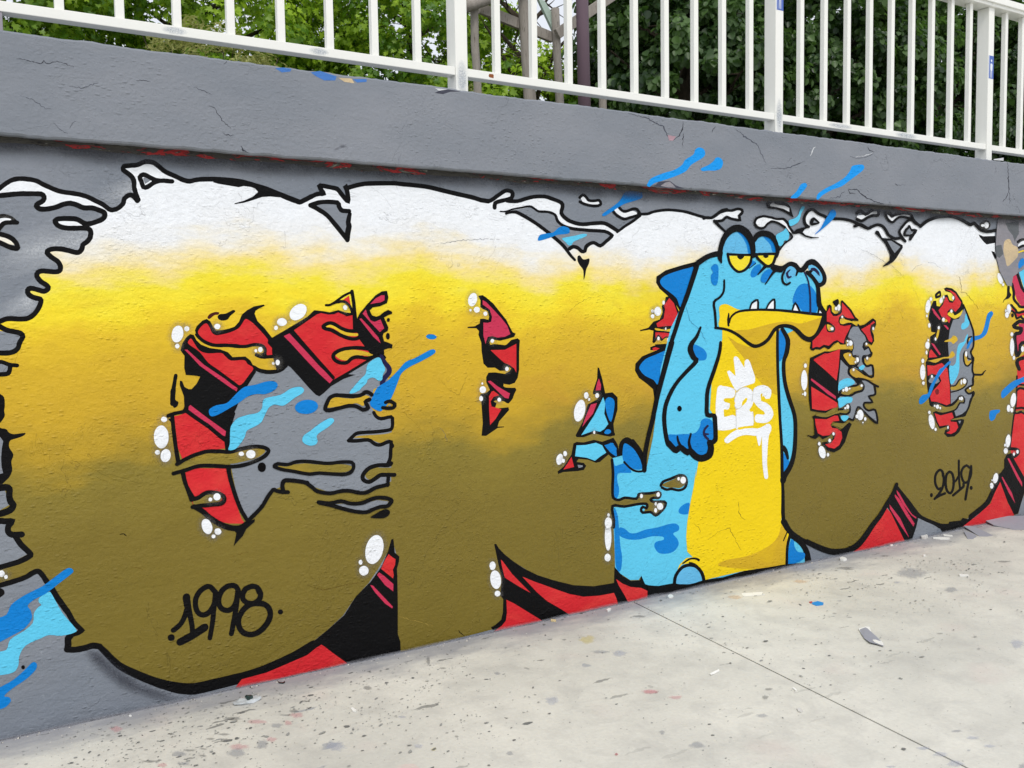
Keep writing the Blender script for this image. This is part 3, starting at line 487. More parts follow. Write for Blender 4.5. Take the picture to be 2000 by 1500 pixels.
s46|painted_red_shape|letters|red|P|2|2256 358 11 -10 53 -73 108 -115 -37 23 -54 37 -60 44 -16 62
s47|painted_red_shape|letters|red|P|3|2380 252 73 -38 158 -75 58 -27 91 -30 101 -12 100 -2 17 -34 14 -47 -166 -12 -140 13 -71 53 -88 59 -62 58
s48|painted_red_shape|letters|red|P|4|2284 149 45 -27 171 -123 0 -19 -174 12 -131 4 60 25 24 22 7 40
s49|painted_red_shape|letters|red|P|4|2976 142 45 -33 56 -28 72 -17 47 -25 -3 -46 -131 -1 -28 50 -41 63
hl4|painted_highlight|letters|white|S|2|2225 332 -2 -9 -5 -7 -7 -3 -8 1 -7 5 -4 9 -2 9 2 9 5 7 7 3 8 -1 7 -5 5 -9
hl4|painted_highlight|letters|white|S|2|2254 261 0 -21 -6 -16 -11 -9 -13 0 -14 10 -11 17 -5 21 0 20 6 17 11 9 13 -1 14 -9 11 -17
hl4|painted_highlight|letters|white|S|2|2250 187 -2 -6 -5 -4 -7 -2 -7 1 -6 4 -5 6 -1 6 1 6 5 5 7 1 7 -1 7 -4 4 -5
hl5|painted_highlight|letters|white|S|2|2947 381 -2 -33 -7 -27 -9 -14 -10 2 -8 16 -6 28 -2 34 3 33 6 26 9 14 10 -1 9 -16 5 -28
hl5|painted_highlight|letters|white|S|4|2941 266 -2 -9 -6 -7 -8 -3 -9 2 -9 5 -5 8 -2 10 2 8 6 7 8 3 9 -1 8 -6 6 -8
year_1998|painted_year|year_1998|black|L|7|733 432 0 -9 2 -13 1 -14 4 -15 4 -15 4 -15 3 -15 2 -15 2 -13 1 -12 0 -10 0 -7 7 151 0 -8 1 -13 1 -12 1 -14 2 -15 2 -15 2 -16 2 -15 2 -15 0 -12 0 -11 0 -8
year_1998|painted_year|year_1998|black|L|8|736 380 -2 -8 -3 -10 -4 -9 -4 -9 -6 -9 -5 -7 -9 -6 -10 -7 -7 -4 69 60 -2 -7 -3 -11 -4 -11 -6 -11 -6 -10 -8 -9 -10 -9 -11 -7 -7 -4
year_1998|painted_year|year_1998|black|L|9|723 232 11 4 17 5 18 7 19 9 20 9 14 7 -111 -11 11 4 16 6 16 6 19 9 19 10 14 7
year_1998|painted_year|year_1998|black|S|7|695 269 -1 -6 -4 -4 -6 -1 -6 1 -6 3 -3 6 -1 6 1 6 4 4 6 2 6 -1 6 -4 3 -5
year_1998|painted_year|year_1998|black|L|8|871 440 -5 7 -6 9 -8 9 -10 5 -9 2 -10 -2 -10 -4 -10 -6 -9 -7 -7 -8 -6 -10 -5 -10 -3 -10 -1 -12 0 -11 1 -13 3 -13 5 -11 7 -10 8 -7 10 -5 11 -2 10 1 10 4 9 7 7 8 7 9 5 10 5 10 3 12 2 13 1 13 1 10 -24 1 -4 6 -5 8 -4 5 -2 1 -3 0 -4 -1 -7 -2 -8 -5 -7 -6 -5 -6 -4 -6 -4 -8 -2 -7 -1 -9 0 -9 1 -9 2 -10 3 -7 4 -4 3 -4 4 -1 4 -1 6 1 5 2 6 4 5 6 5 7 5 8 3 8 3 9 1 11 1 13 1 9
year_1998|painted_year|year_1998|black|L|9|855 432 -2 -16 -3 -24 -4 -23 -2 -22 -3 -21 -3 -21 -4 -23 -5 -23 -3 -16 50 184 -2 -17 -3 -23 -4 -24 -3 -21 -2 -21 -4 -22 -5 -24 -5 -23 -4 -16
year_1998|painted_year|year_1998|black|L|10|971 421 -2 7 -5 11 -8 12 -12 6 -11 3 -12 0 -11 -2 -10 -5 -10 -6 -8 -8 -6 -10 -4 -10 -4 -10 -2 -12 0 -12 2 -12 4 -11 6 -10 8 -8 9 -6 10 -4 10 -2 10 1 10 4 8 6 7 9 6 10 5 13 4 13 2 9 -16 18 -3 7 -3 8 -3 4 -3 1 -6 2 -7 0 -7 -1 -7 -3 -7 -5 -5 -5 -4 -7 -4 -7 -3 -9 -1 -8 0 -8 1 -7 2 -6 3 -5 5 -5 5 -3 4 -2 5 -1 4 1 5 2 5 3 5 6 4 7 4 10 3 13 2 9
year_1998|painted_year|year_1998|black|L|11|947 422 -3 -18 -3 -26 -4 -24 -4 -22 -4 -22 -5 -19 -4 -19 -3 -16 -3 -11 55 171 -3 -18 -3 -26 -4 -25 -5 -23 -5 -21 -4 -20 -4 -18 -4 -17 -3 -11
year_1998|painted_year|year_1998|black|L|12|1059 399 -2 7 -3 11 -6 12 -10 7 -11 4 -10 2 -11 -1 -11 -3 -11 -4 -8 -9 -5 -9 -4 -10 -2 -9 1 -11 3 -10 7 -10 8 -9 10 -7 11 -4 11 -2 11 0 11 3 10 5 8 7 6 10 3 11 1 12 -4 12 -5 11 -3 6 -17 -24 -2 6 -2 8 -2 4 -1 1 -5 2 -6 0 -7 0 -7 -2 -6 -2 -4 -5 -4 -6 -2 -6 -1 -5 0 -5 1 -3 3 -5 5 -5 5 -3 6 -2 7 -2 6 0 6 2 6 3 4 3 3 6 2 6 1 6 -2 6 -4 7 -3 6
year_1998|painted_year|year_1998|black|L|13|1031 366 -8 0 -13 0 -13 -3 -12 -6 -10 -7 -9 -9 -8 -11 -8 -12 -5 -13 -2 -14 0 -14 3 -14 5 -13 8 -13 10 -12 13 -8 15 -6 14 -3 15 1 14 3 13 6 13 8 12 12 11 12 8 13 6 15 2 15 -1 15 -4 15 -7 12 -9 10 -10 8 -12 6 -14 4 -14 2 -10 2 11 -25 -8 0 -11 -1 -9 -2 -7 -4 -8 -5 -8 -7 -6 -9 -6 -9 -4 -10 -1 -9 0 -10 2 -10 3 -8 5 -8 6 -6 7 -5 10 -4 9 -2 10 0 10 3 10 4 10 7 11 10 8 10 6 10 5 11 2 10 -1 9 -3 9 -4 7 -4 5 -5 4 -8 3 -10 3 -13 3 -9 1
year_1998|painted_year|year_1998|black|S|7|1149 294 -2 -5 -3 -3 -5 -1 -5 1 -4 3 -3 4 -1 5 1 5 4 3 4 2 5 -1 5 -3 3 -5
year_2019|painted_year|year_2019|black|L|1|5881 409 -2 13 -6 19 -16 14 -24 9 -25 -4 -18 -10 -15 -12 -10 -17 -3 -14 0 -15 1 -14 3 -13 5 -12 7 -11 14 -17 20 -15 25 1 14 4 1 95 -2 13 -4 13 -8 7 -5 2 -8 -2 -13 -6 -11 -10 -8 -13 -2 -11 -1 -13 1 -13 3 -11 4 -10 6 -9 11 -13 7 -5 4 0 9 3
year_2019|painted_year|year_2019|black|L|2|5852 425 3 -10 5 -15 2 -15 0 -14 -3 -16 -5 -15 -7 -13 -10 -13 -12 -12 -20 -14 -22 -15 -17 -10 114 163 4 -11 5 -15 2 -17 0 -17 -3 -17 -5 -16 -9 -15 -10 -15 -15 -14 -21 -15 -23 -15 -17 -10
year_2019|painted_year|year_2019|black|L|3|5785 249 13 4 20 5 20 5 22 4 24 3 17 2 -132 -6 14 4 20 6 22 5 24 4 24 3 17 2
year_2019|painted_year|year_2019|black|L|4|5937 423 11 -5 11 -7 5 -7 5 -11 5 -12 2 -12 2 -13 0 -13 -2 -16 -4 -17 -5 -12 -9 -10 -7 -3 -6 2 -11 8 -7 10 -7 13 -4 15 -3 15 0 17 1 15 2 13 4 11 4 7 14 7 14 4 -1 16 14 -6 18 -12 9 -12 6 -13 5 -13 3 -14 2 -14 0 -16 -3 -17 -4 -18 -6 -15 -14 -15 -22 -8 -28 7 -21 15 -11 14 -7 16 -6 17 -2 17 0 17 1 16 2 14 4 13 8 12 20 11 17 5
year_2019|painted_year|year_2019|black|L|1|6036 497 0 -24 1 -33 2 -31 1 -24 3 -22 3 -20 4 -19 4 -17 3 -11 6 198 0 -23 1 -33 1 -31 2 -24 3 -22 3 -19 3 -19 5 -16 3 -11
year_2019|painted_year|year_2019|black|L|5|6034 389 -11 -12 -14 -13 -16 -7 -14 -5 76 28 -11 -13 -16 -14 -20 -9 -15 -5
year_2019|painted_year|year_2019|black|L|5|5998 248 22 9 31 12 26 11 25 9 19 9 6 13 -2 9 -146 -56 22 9 30 12 27 11 24 10 12 5 2 5 -1 6
year_2019|painted_year|year_2019|black|L|6|6188 441 -16 11 -28 13 -29 -4 -23 -10 -11 -10 -9 -12 -6 -13 0 -15 3 -15 6 -15 8 -15 11 -14 14 -12 26 -8 24 2 20 9 15 15 9 12 7 14 5 16 1 18 -1 19 -2 14 -44 -10 -14 9 -12 6 -12 -2 -16 -7 -8 -7 -7 -9 -4 -10 -1 -12 3 -13 5 -13 7 -12 9 -12 7 -6 8 -3 9 1 13 6 12 12 8 10 6 13 4 13 1 17 -1 18 -1 13
year_2019|painted_year|year_2019|black|L|7|6180 425 -6 -20 -7 -28 -8 -28 -8 -24 -7 -24 -7 -23 -6 -23 -5 -22 -4 -15 88 200 -5 -19 -8 -29 -8 -28 -8 -24 -7 -24 -7 -23 -6 -23 -5 -22 -4 -15
year_2019|painted_year|year_2019|black|S|1|5755 284 -2 -6 -4 -5 -7 -2 -7 0 -7 4 -5 6 -2 7 2 6 4 5 7 2 7 -1 7 -3 5 -6
year_2019|painted_year|year_2019|black|S|8|6221 283 -2 -6 -5 -5 -7 -1 -8 1 -7 3 -5 6 -2 7 2 6 4 5 8 2 7 -1 8 -4 5 -6
s77|painted_grey_gap|letters|grey|P|1|1071 1395 115 7 106 -93 92 -28 235 129 37 -25 24 -52 -12 -61 -66 -25 -22 -69 31 -53 73 -20 1 -57 -5 -90 -4 -142 -29 -16 -126 -17 -143 14 -81 37 -34 24 -77 17 -20 -27 -38 -11 -69 -76 -48 -44 -29 32 -31 198 -16 77 25 171 64 105
s78|painted_black_shape|letters|black|L|1|736 1350 -2 -7 -2 -11 -3 -14 -4 -16 -4 -19 -3 -17 -1 -14 0 -10 -1 -7 34 112 -1 -8 -3 -11 -2 -13 -3 -17 -3 -19 -1 -16 0 -11 1 -10 1 -6
s79|painted_black_shape|letters|black|S|2|722 1294 19 5 -4 -47 12 -12 -5 -17 -12 -6 -6 10 -7 38
s80|painted_black_shape|letters|maroon_speck|S|1|877 1582 9 13 21 9 18 -2 -4 -9 -15 -2 -18 -14 -7 -1
s81|painted_black_shape|letters|black|S|2|918 1584 9 11 23 2 18 8 15 7 9 -5 -7 -8 -15 -12 -12 -15 -21 -4 -14 5
s82|painted_black_shape|letters|black|P|3|825 1530 8 17 23 22 18 7 14 -10 11 -23 11 -15 26 1 29 6 21 7 19 20 13 30 22 18 30 16 43 8 3 -6 -25 -11 -15 -10 -4 -12 11 -31 27 -28 32 -43 110 -9 -36 -107 -16 -6 -49 36 -27 1 -46 20 -162 29 -58 19 -27 30
s83|painted_red_shape|letters|red|S|4|837 1524 19 26 17 7 11 -16 8 -21 14 -11 17 0 42 9 36 16 16 19 15 20 18 -7 26 -23 47 -56 0 -18 32 -38 -13 -15 -24 3 -5 26 -24 16 -31 4 -42 -1 -26 6 -45 2 -43 2 -32 12 -22 17
s84|painted_beer_drip|letters|beer|S|5|822 1504 20 -19 33 -18 35 -9 47 -1 47 -6 42 5 30 4 24 -12 6 -15 -12 -6 -25 -1 3 -13 27 -10 40 -2 40 -4 25 -23 -26 -18 -44 -5 -43 3 -33 20 -17 31 -30 10 -38 -2 -20 25 -38 10 -57 11 -28 21
ol_letters|painted_outline|letters|black|L|6|826 1508 5 -7 8 -9 10 -9 12 -9 14 -7 16 -6 18 -2 18 0 18 -1 16 -1 16 -2 14 -2 13 -1 12 -1 12 0 14 2 12 3 11 1 10 0 9 -1 8 -2 5 -3 5 -5 2 -3 0 -7 -2 -8 -265 89 5 -7 7 -8 8 -8 11 -7 13 -7 13 -5 16 -2 18 0 18 0 16 -2 16 -2 15 -1 13 -2 11 -1 11 0 11 2 12 3 13 2 12 0 11 -2 11 -3 9 -5 6 -7 5 -8 0 -13 -2 -9
ol_letters|painted_outline|letters|black|L|7|1069 1415 5 -3 8 -4 9 -3 9 -1 8 -1 10 1 13 0 14 1 10 0 -79 23 5 -3 7 -3 7 -3 6 -1 7 0 9 0 13 1 14 1 10 0
ol_letters|painted_outline|letters|black|L|6|1052 1366 7 -5 10 -8 13 -7 14 -4 15 -4 16 -1 16 0 16 2 15 4 14 7 10 9 7 6 -144 13 7 -4 10 -7 10 -5 12 -3 14 -3 14 -1 14 0 14 1 12 3 11 5 10 7 7 5
s88|painted_black_shape|letters|black|P|8|765 1450 9 29 15 22 17 14 14 -4 10 -22 17 -18 34 -15 43 -7 32 -14 17 -20 53 1 21 -18 14 -28 8 -21 -32 -47 -16 -24 67 -4 -16 -17 -76 -20 -13 -33 -28 -52 -7 -112 -163 14 -38 107 -31 -1 -10 14 47 7 15 14 3 14 0 53 -14 45 1 20 9 -3 8 -24 16 -10 12 0 21 22 15 28 -26 5 -31 4 -5 30 3 48
s89|painted_red_shape|letters|red|S|9|796 1484 12 13 11 -17 21 -33 34 -13 52 0 17 -14 23 -19 54 0 14 -17 24 -19 -19 -27 -36 -41 -25 14 -66 54 -39 31 -33 45 -39 31
s90|painted_red_shape|letters|crimson|P|10|781 1452 11 0 63 -64 85 -64 49 -44 -21 1 -57 45 -73 59 -38 46
s91|painted_red_shape|letters|crimson|P|11|910 1327 23 -1 55 -42 -4 -13 -34 24
s92|painted_red_shape|letters|crimson|P|9|788 1218 7 7 68 -60 71 -59 -4 -21 -17 7 -62 59 -64 55
s93|painted_red_shape|letters|red|P|10|730 1183 20 3 25 7 36 -30 50 -40 42 -42 23 -20 1 -27 -40 -1 -35 0 -46 -12 -51 -18 -16 50
ol_letters|painted_outline|letters|black|L|11|714 1189 1 -14 1 -22 1 -23 2 -23 2 -26 2 -25 2 -25 3 -24 2 -17 0 200 1 -15 1 -21 1 -23 2 -24 2 -25 2 -25 3 -24 3 -24 3 -17
ol_letters|painted_outline|letters|black|L|12|709 1179 7 3 9 3 10 2 11 2 13 1 12 3 9 11 2 9 -78 -20 7 3 10 3 11 3 12 1 12 2 7 1 5 6 2 6
ol_letters|painted_outline|letters|black|L|13|772 1199 9 -7 13 -11 14 -11 16 -13 17 -13 17 -14 14 -13 15 -14 12 -12 13 -12 11 -10 8 -8 -152 147 9 -7 13 -10 14 -11 16 -12 18 -14 17 -13 15 -14 14 -14 13 -12 13 -12 11 -10 8 -8
ol_letters|painted_outline|letters|black|L|14|963 1181 -6 -16 -9 -23 -7 -23 -5 -18 -4 -17 -3 -16 -1 -16 0 -15 0 -10 47 149 -6 -16 -8 -24 -7 -21 -4 -18 -4 -17 -2 -15 -1 -15 0 -14 0 -9
s98|painted_red_shape|letters|red|P|2|763 948 46 14 46 -5 79 -7 9 -56 10 -59 32 -107 14 -23 -65 9 -44 14 -48 36 -45 29 -21 53 -7 45
s99|painted_beer_drip|letters|beer|S|12|742 978 28 13 29 9 49 12 38 3 59 -4 42 5 67 7 30 -6 12 -10 -16 -14 -28 -13 -49 -8 -42 -5 -47 3 -58 7 -41 1 -34 -11 -40 -8 -28 0
ol_letters|painted_outline|letters|black|L|15|737 979 10 5 13 8 14 6 15 6 15 5 15 4 14 3 12 3 13 1 15 -1 15 -2 15 -1 14 -3 14 -3 15 -1 16 1 15 4 15 3 15 2 16 2 14 1 11 0 9 0 8 -1 10 -2 8 -2 8 -2 6 -4 4 -3 0 0 0 -2 -5 -5 -6 -6 -8 -5 -9 -5 -12 -4 -14 -5 -16 -5 -15 -4 -15 -2 -14 -2 -15 -1 -13 0 -14 1 -16 2 -23 4 -27 4 -23 4 -17 1 -14 1 -14 -1 -15 -3 -14 -4 -15 -4 -18 -4 -19 -3 -14 -3 13 36 10 5 14 8 15 7 15 6 16 6 16 4 14 3 13 3 15 1 16 0 16 -2 16 -2 14 -3 13 -2 13 -2 13 2 15 3 16 4 15 2 16 2 15 1 12 0 10 0 10 -1 10 -2 11 -2 9 -4 8 -4 9 -7 5 -10 -3 -11 -7 -9 -8 -8 -10 -6 -11 -5 -12 -5 -15 -5 -17 -5 -16 -4 -16 -3 -15 -2 -16 0 -14 0 -14 1 -18 2 -23 3 -26 5 -23 3 -16 2 -13 0 -13 -1 -13 -2 -14 -4 -15 -4 -19 -4 -19 -3 -13 -3
s101|painted_black_shape|letters|black|P|16|746 952 18 -5 7 -51 29 -56 11 -13 -34 0 -15 52 -9 37
ol_letters|painted_outline|letters|black|L|17|746 944 2 -12 3 -16 4 -15 4 -13 4 -11 5 -11 6 -13 6 -11 4 -8 -21 112 2 -11 3 -16 3 -14 3 -12 5 -10 4 -11 6 -11 6 -11 4 -9
s103|painted_beer_drip|letters|beer|S|18|788 823 12 6 29 13 23 5 29 -1 23 -12 -6 -20 -38 -2 -44 -1 -20 -1
ol_letters|painted_outline|letters|black|L|19|785 825 8 1 11 1 11 3 9 5 8 5 7 4 5 2 5 1 7 0 9 -1 10 -2 10 -3 9 -4 8 -5 4 -4 2 -5 -1 -5 -1 -2 -3 -2 -5 -2 -10 -1 -14 1 -15 0 -15 0 -15 1 -14 0 -12 -1 -10 0 -7 -1 -3 32 7 1 10 1 8 2 7 3 8 6 8 4 8 3 7 2 9 0 11 -1 12 -3 12 -3 11 -5 10 -7 10 -8 5 -14 -2 -13 -4 -7 -7 -6 -10 -4 -14 -1 -15 1 -14 0 -15 0 -15 1 -13 0 -12 -1 -10 0 -7 0
ol_letters|painted_outline|letters|black|L|20|788 795 9 -6 12 -9 11 -8 8 -9 9 -10 10 -11 11 -10 12 -10 12 -10 14 -9 14 -9 15 -7 17 -5 17 -4 17 0 16 5 13 8 9 6 -216 115 9 -6 13 -8 13 -10 10 -10 9 -11 9 -9 11 -9 11 -9 11 -9 13 -8 12 -7 13 -6 14 -5 14 -3 11 -1 11 3 11 6 8 5
s106|painted_black_shape|letters|black|P|21|946 690 52 17 43 13 -2 -12 -36 -26 -16 -28 -31 -29 -9 -10 7 25 7 30
ol_letters|painted_outline|letters|black|L|21|928 953 1 -10 2 -15 3 -18 4 -20 6 -23 6 -23 6 -23 8 -24 8 -23 9 -21 10 -19 7 -13 -51 233 1 -10 1 -15 3 -17 4 -19 5 -23 6 -22 6 -23 7 -24 8 -22 8 -20 10 -18 6 -13
ol_letters|painted_outline|letters|black|L|22|1019 711 9 7 12 9 11 10 10 9 10 9 10 10 8 12 8 12 7 11 9 12 9 11 5 5 0 0 5 -3 9 -4 11 -4 10 -3 10 -1 10 -1 7 -1 -181 -87 8 7 12 10 12 10 9 8 10 9 8 9 8 10 7 12 8 12 9 12 10 12 10 10 12 1 8 -6 7 -3 10 -3 9 -3 8 -1 9 -1 7 -1
ol_letters|painted_outline|letters|black|L|23|1177 826 -1 8 -2 10 0 8 1 5 2 4 2 1 3 1 7 -1 10 -1 14 -3 15 -3 15 -4 12 -3 11 -4 8 -2 -115 -18 -2 8 -2 12 0 11 2 10 5 9 8 6 10 2 10 -1 11 -2 14 -2 16 -4 15 -3 13 -4 12 -4 8 -2
s110|bolt_hole|letters|void|S|16|1096 938 -2 -9 -5 -7 -7 -3 -8 1 -7 5 -5 7 -1 10 2 8 5 7 7 3 8 0 7 -5 5 -8
hl6|painted_highlight|letters|white|S|21|861 718 2 -14 -3 -13 -6 -8 -9 -2 -9 5 -9 10 -5 14 -2 14 2 13 7 8 8 1 10 -4 8 -10
hl6|painted_highlight|letters|white|S|21|899 685 -2 -6 -4 -4 -6 -2 -6 1 -6 3 -3 5 -1 6 1 6 4 5 6 1 6 0 6 -4 3 -5
hl6|painted_highlight|letters|white|S|22|874 668 -1 -4 -2 -2 -3 -1 -4 0 -3 2 -2 3 -1 4 1 3 3 3 3 1 3 -1 3 -1 3 -4
hl7|painted_highlight|letters|white|S|20|901 832 -1 -6 -5 -5 -6 -2 -6 0 -6 4 -4 6 -1 6 2 7 4 4 6 3 7 -1 5 -4 4 -5
hl7|painted_highlight|letters|white|S|20|867 825 -1 -4 -2 -2 -3 -1 -4 0 -3 2 -2 3 0 3 1 4 2 2 3 2 4 -1 3 -2 2 -3
hl8|painted_highlight|letters|white|S|1|702 1172 -1 -5 -4 -3 -4 -2 -6 0 -4 3 -3 4 -1 5 1 4 4 4 4 2 5 -1 5 -2 3 -4
hl8|painted_highlight|letters|white|S|1|705 1101 -3 -20 -8 -16 -11 -8 -13 0 -11 10 -8 16 -2 21 3 20 8 15 11 9 13 0 11 -10 8 -16
hl8|painted_highlight|letters|white|S|9|709 1019 -4 -10 -8 -8 -9 -2 -8 2 -6 8 -3 10 1 12 4 11 8 7 8 3 9 -3 6 -7 3 -11
hl8|painted_highlight|letters|white|S|1|670 1040 -1 -4 -3 -3 -4 -1 -4 0 -4 2 -3 4 -1 4 2 4 2 3 4 1 5 0 4 -2 2 -4
hl9|painted_highlight|letters|white|S|16|1005 1004 -1 -4 -4 -3 -4 -1 -5 0 -4 3 -3 3 -1 4 1 4 4 3 4 1 5 0 4 -2 3 -4
hl9|painted_highlight|letters|white|S|16|1053 998 -2 -8 -5 -5 -9 -3 -8 1 -8 4 -5 7 -2 8 2 7 6 6 8 3 9 -1 8 -4 5 -7
hl10|painted_highlight|letters|white|S|9|778 1511 -6 -14 -9 -10 -10 -4 -10 2 -7 9 -3 13 2 15 5 14 9 10 10 4 10 -2 7 -8 3 -14
hl10|painted_highlight|letters|white|S|1|803 1537 -1 -5 -3 -3 -4 -2 -4 0 -4 2 -3 4 -1 4 1 4 3 4 4 2 5 0 4 -2 3 -4
hl10|painted_highlight|letters|white|S|9|762 1467 -1 -4 -3 -3 -3 -2 -4 0 -3 2 -2 3 -1 5 1 4 3 3 3 2 4 0 3 -2 2 -4
hl11|painted_highlight|letters|white|S|5|928 1544 -2 -5 -3 -3 -5 -3 -6 1 -5 2 -3 4 -1 5 2 5 3 3 5 2 6 0 4 -2 4 -4
hl12|painted_highlight|letters|white|S|9|1100 1443 -1 -5 -3 -4 -4 -2 -4 0 -4 2 -2 4 -1 5 1 5 3 4 4 2 4 0 4 -2 2 -4
hl12|painted_highlight|letters|white|S|9|1077 1438 -1 -3 -1 -2 -3 -1 -2 0 -3 1 -1 3 -1 3 1 3 2 2 2 1 3 0 2 -1 2 -3
hl13|painted_highlight|letters|white|S|7|1173 1385 -1 -5 -3 -4 -5 -3 -4 1 -4 2 -3 4 -1 6 1 5 3 4 5 3 4 -1 4 -2 3 -5
hl13|painted_highlight|letters|white|S|7|1149 1382 0 -2 -2 -2 -2 -1 -3 0 -2 1 -1 2 -1 3 1 2 1 2 3 1 2 0 2 -1 2 -2
s130|painted_black_shape|letters|black|P|8|1142 1492 20 11 48 26 49 27 42 24 32 28 37 -4 33 -6 40 10 33 -11 40 -4 5 -83 34 -1 40 -66 48 -34 -57 -34 -105 -54 34 -4 -56 -16 -60 -30 -35 -29 -20 -13 -16 8 -31 33 -37 45 -40 46 -15 11 -29 -9 -19 -9 -17 72
s131|painted_red_shape|letters|red|P|9|1234 1519 57 36 52 34 20 6 33 -7 26 1 20 8 24 -10 16 -8 27 5 0 -61 42 -40 40 -46 -19 -55 -91 -48 -68 -34 -19 35 -76 85 -62 67
s132|painted_red_shape|letters|crimson|P|10|1193 1498 26 11 68 -76 62 -71 61 -60 -17 -18 -45 43 -63 69 -61 70
ol_letters|painted_outline|letters|black|L|11|1227 1511 54 -64 62 -74 61 -70 -164 218 53 -64 63 -74 60 -69
ol_letters|painted_outline|letters|black|L|10|1513 1536 33 -43 45 -51 42 -28 -103 134 33 -42 43 -49 40 -26
s135|painted_beer_drip|letters|beer|S|12|1381 1533 13 11 20 0 26 -17 33 -16 34 -7 27 -3 -4 -9 -27 -1 -37 6 -33 21 -26 13
ol_letters|painted_outline|letters|black|L|13|1525 1521 -10 1 -14 0 -12 1 -11 3 -10 4 -10 4 -11 7 -11 7 -11 6 -11 4 -11 1 -10 -1 -11 -4 -11 -6 -9 -9 3 -13 12 -7 10 -3 10 -2 10 -3 8 -5 10 -5 10 -6 11 -6 12 -5 11 -5 12 -4 12 -3 12 -2 12 0 11 1 10 4 9 7 5 8 4 5 -32 10 -10 0 -14 0 -15 2 -12 3 -12 5 -12 5 -11 7 -11 7 -10 5 -8 3 -6 1 -7 -1 -7 -3 -7 -4 -1 -1 -1 3 4 -3 7 -2 11 -2 12 -4 10 -5 10 -6 10 -6 10 -5 11 -5 11 -4 11 -4 10 -3 10 -2 9 0 7 1 6 2 4 4 4 6 3 5
s137|painted_beer_drip|letters|beer|S|11|1423 1410 28 15 47 5 54 -7 42 -12 38 -1 -39 -12 -48 5 -34 -2 -21 -13 -21 -5 -26 7
ol_letters|painted_outline|letters|black|L|12|1638 1426 -13 3 -18 4 -18 4 -14 3 -14 3 -14 2 -15 1 -15 1 -16 -1 -17 -1 -19 -2 -17 -4 -15 -5 -13 -7 -10 -8 -6 -11 0 -11 5 -10 8 -9 11 -7 12 -5 12 -2 14 -1 13 2 11 7 8 7 7 5 7 2 8 2 10 0 14 -2 16 -4 20 -2 22 5 22 8 15 5 -5 11 -13 3 -18 5 -18 4 -14 3 -13 2 -13 2 -14 1 -14 1 -15 0 -17 -2 -17 -1 -15 -4 -12 -4 -11 -6 -6 -5 -2 -4 0 -4 1 -4 5 -5 8 -5 9 -4 9 -2 11 0 8 1 6 4 7 7 10 7 11 4 11 2 14 0 15 -3 16 -4 15 -1 19 4 20 8 15 5
ol_letters|painted_outline|letters|black|L|1|1387 1624 6 0 9 0 10 3 11 6 10 6 11 8 11 7 12 8 11 6 12 6 12 5 9 3 -124 -47 6 0 7 0 8 2 9 5 10 6 11 8 11 7 11 8 12 7 13 6 13 5 9 4
ol_letters|painted_outline|letters|black|L|14|1501 1688 1 -9 3 -12 1 -14 2 -15 1 -17 1 -16 1 -11 1 -10 1 -11 0 -15 1 -17 1 -12 3 162 1 -9 2 -13 2 -14 2 -16 1 -17 1 -15 1 -12 1 -9 1 -11 0 -16 1 -17 1 -13
s141|painted_red_shape|letters|red|P|15|1463 1650 32 22 7 -45 -16 16
ol_letters|painted_outline|letters|black|L|16|1442 1637 6 1 8 2 7 0 6 -1 6 -2 5 -4 5 -4 5 -6 5 -7 3 -8 3 -10 3 -6 -65 57 7 1 9 2 10 0 8 -1 8 -3 7 -5 7 -6 6 -7 5 -8 4 -10 4 -10 2 -7
s143|painted_black_shape|letters|black|P|17|1404 1635 40 14 24 2 -28 -13 -30 -10 -20 -4
s144|painted_black_shape|letters|black|P|15|1522 1555 22 38 35 38 43 42 32 18 25 2 6 -30 -8 -26 -35 -14 -35 -5 -15 -13 10 -22 21 -7 18 6 21 16 22 8 17 -8 0 -10 -18 -5 -22 -11 10 -23 10 -23 -4 -16 -21 -10 -4 -13 6 -23 21 -7 21 -10 -4 -17 -17 1 -22 -6 0 -23 10 -13 -8 -10 -72 32 -50 66
s145|painted_red_shape|letters|crimson|P|16|1595 1633 27 26 28 14 16 0 -1 -23 -19 -9 -25 -3
s146|painted_red_shape|letters|crimson|P|16|1557 1591 16 18 8 -26 14 -23 20 -7 28 10 10 -23 7 -17 -22 -17 -47 48
s147|painted_red_shape|letters|crimson|P|17|1541 1567 9 3 40 -42 41 -47 9 -26 -34 30 -40 50
s148|painted_black_shape|letters|black|S|16|1689 1560 -1 -4 -2 -3 -3 -1 -3 0 -4 1 -2 4 0 4 1 4 2 3 3 1 4 0 3 -1 2 -4
s149|painted_black_shape|letters|black|S|16|1687 1486 -1 -7 -3 -5 -4 -3 -4 1 -4 3 -3 5 -1 6 2 7 2 5 5 3 4 0 4 -3 2 -5
hl14|painted_highlight|letters|white|S|10|1280 1578 -17 -9 -16 -4 -15 4 -8 10 -2 14 6 15 13 14 16 10 17 4 14 -4 9 -9 1 -15 -6 -15
hl14|painted_highlight|letters|white|S|9|1209 1558 -2 -7 -7 -6 -8 -3 -10 0 -8 3 -6 6 -2 7 3 8 6 6 8 3 10 0 8 -4 6 -6
hl14|painted_highlight|letters|white|S|10|1169 1534 -1 -4 -2 -3 -4 -2 -3 0 -4 2 -2 3 0 4 1 4 2 3 3 2 4 0 3 -2 3 -3
hl15|painted_highlight|letters|white|S|18|1484 1622 1 -5 -2 -5 -2 -3 -4 -1 -5 0 -3 3 -3 5 -1 4 2 5 2 3 4 1 5 0 3 -3
hl16|painted_highlight|letters|white|S|9|1172 1385 -1 -5 -3 -4 -3 -2 -5 0 -3 3 -3 4 0 5 1 5 2 4 4 2 4 0 4 -3 3 -4
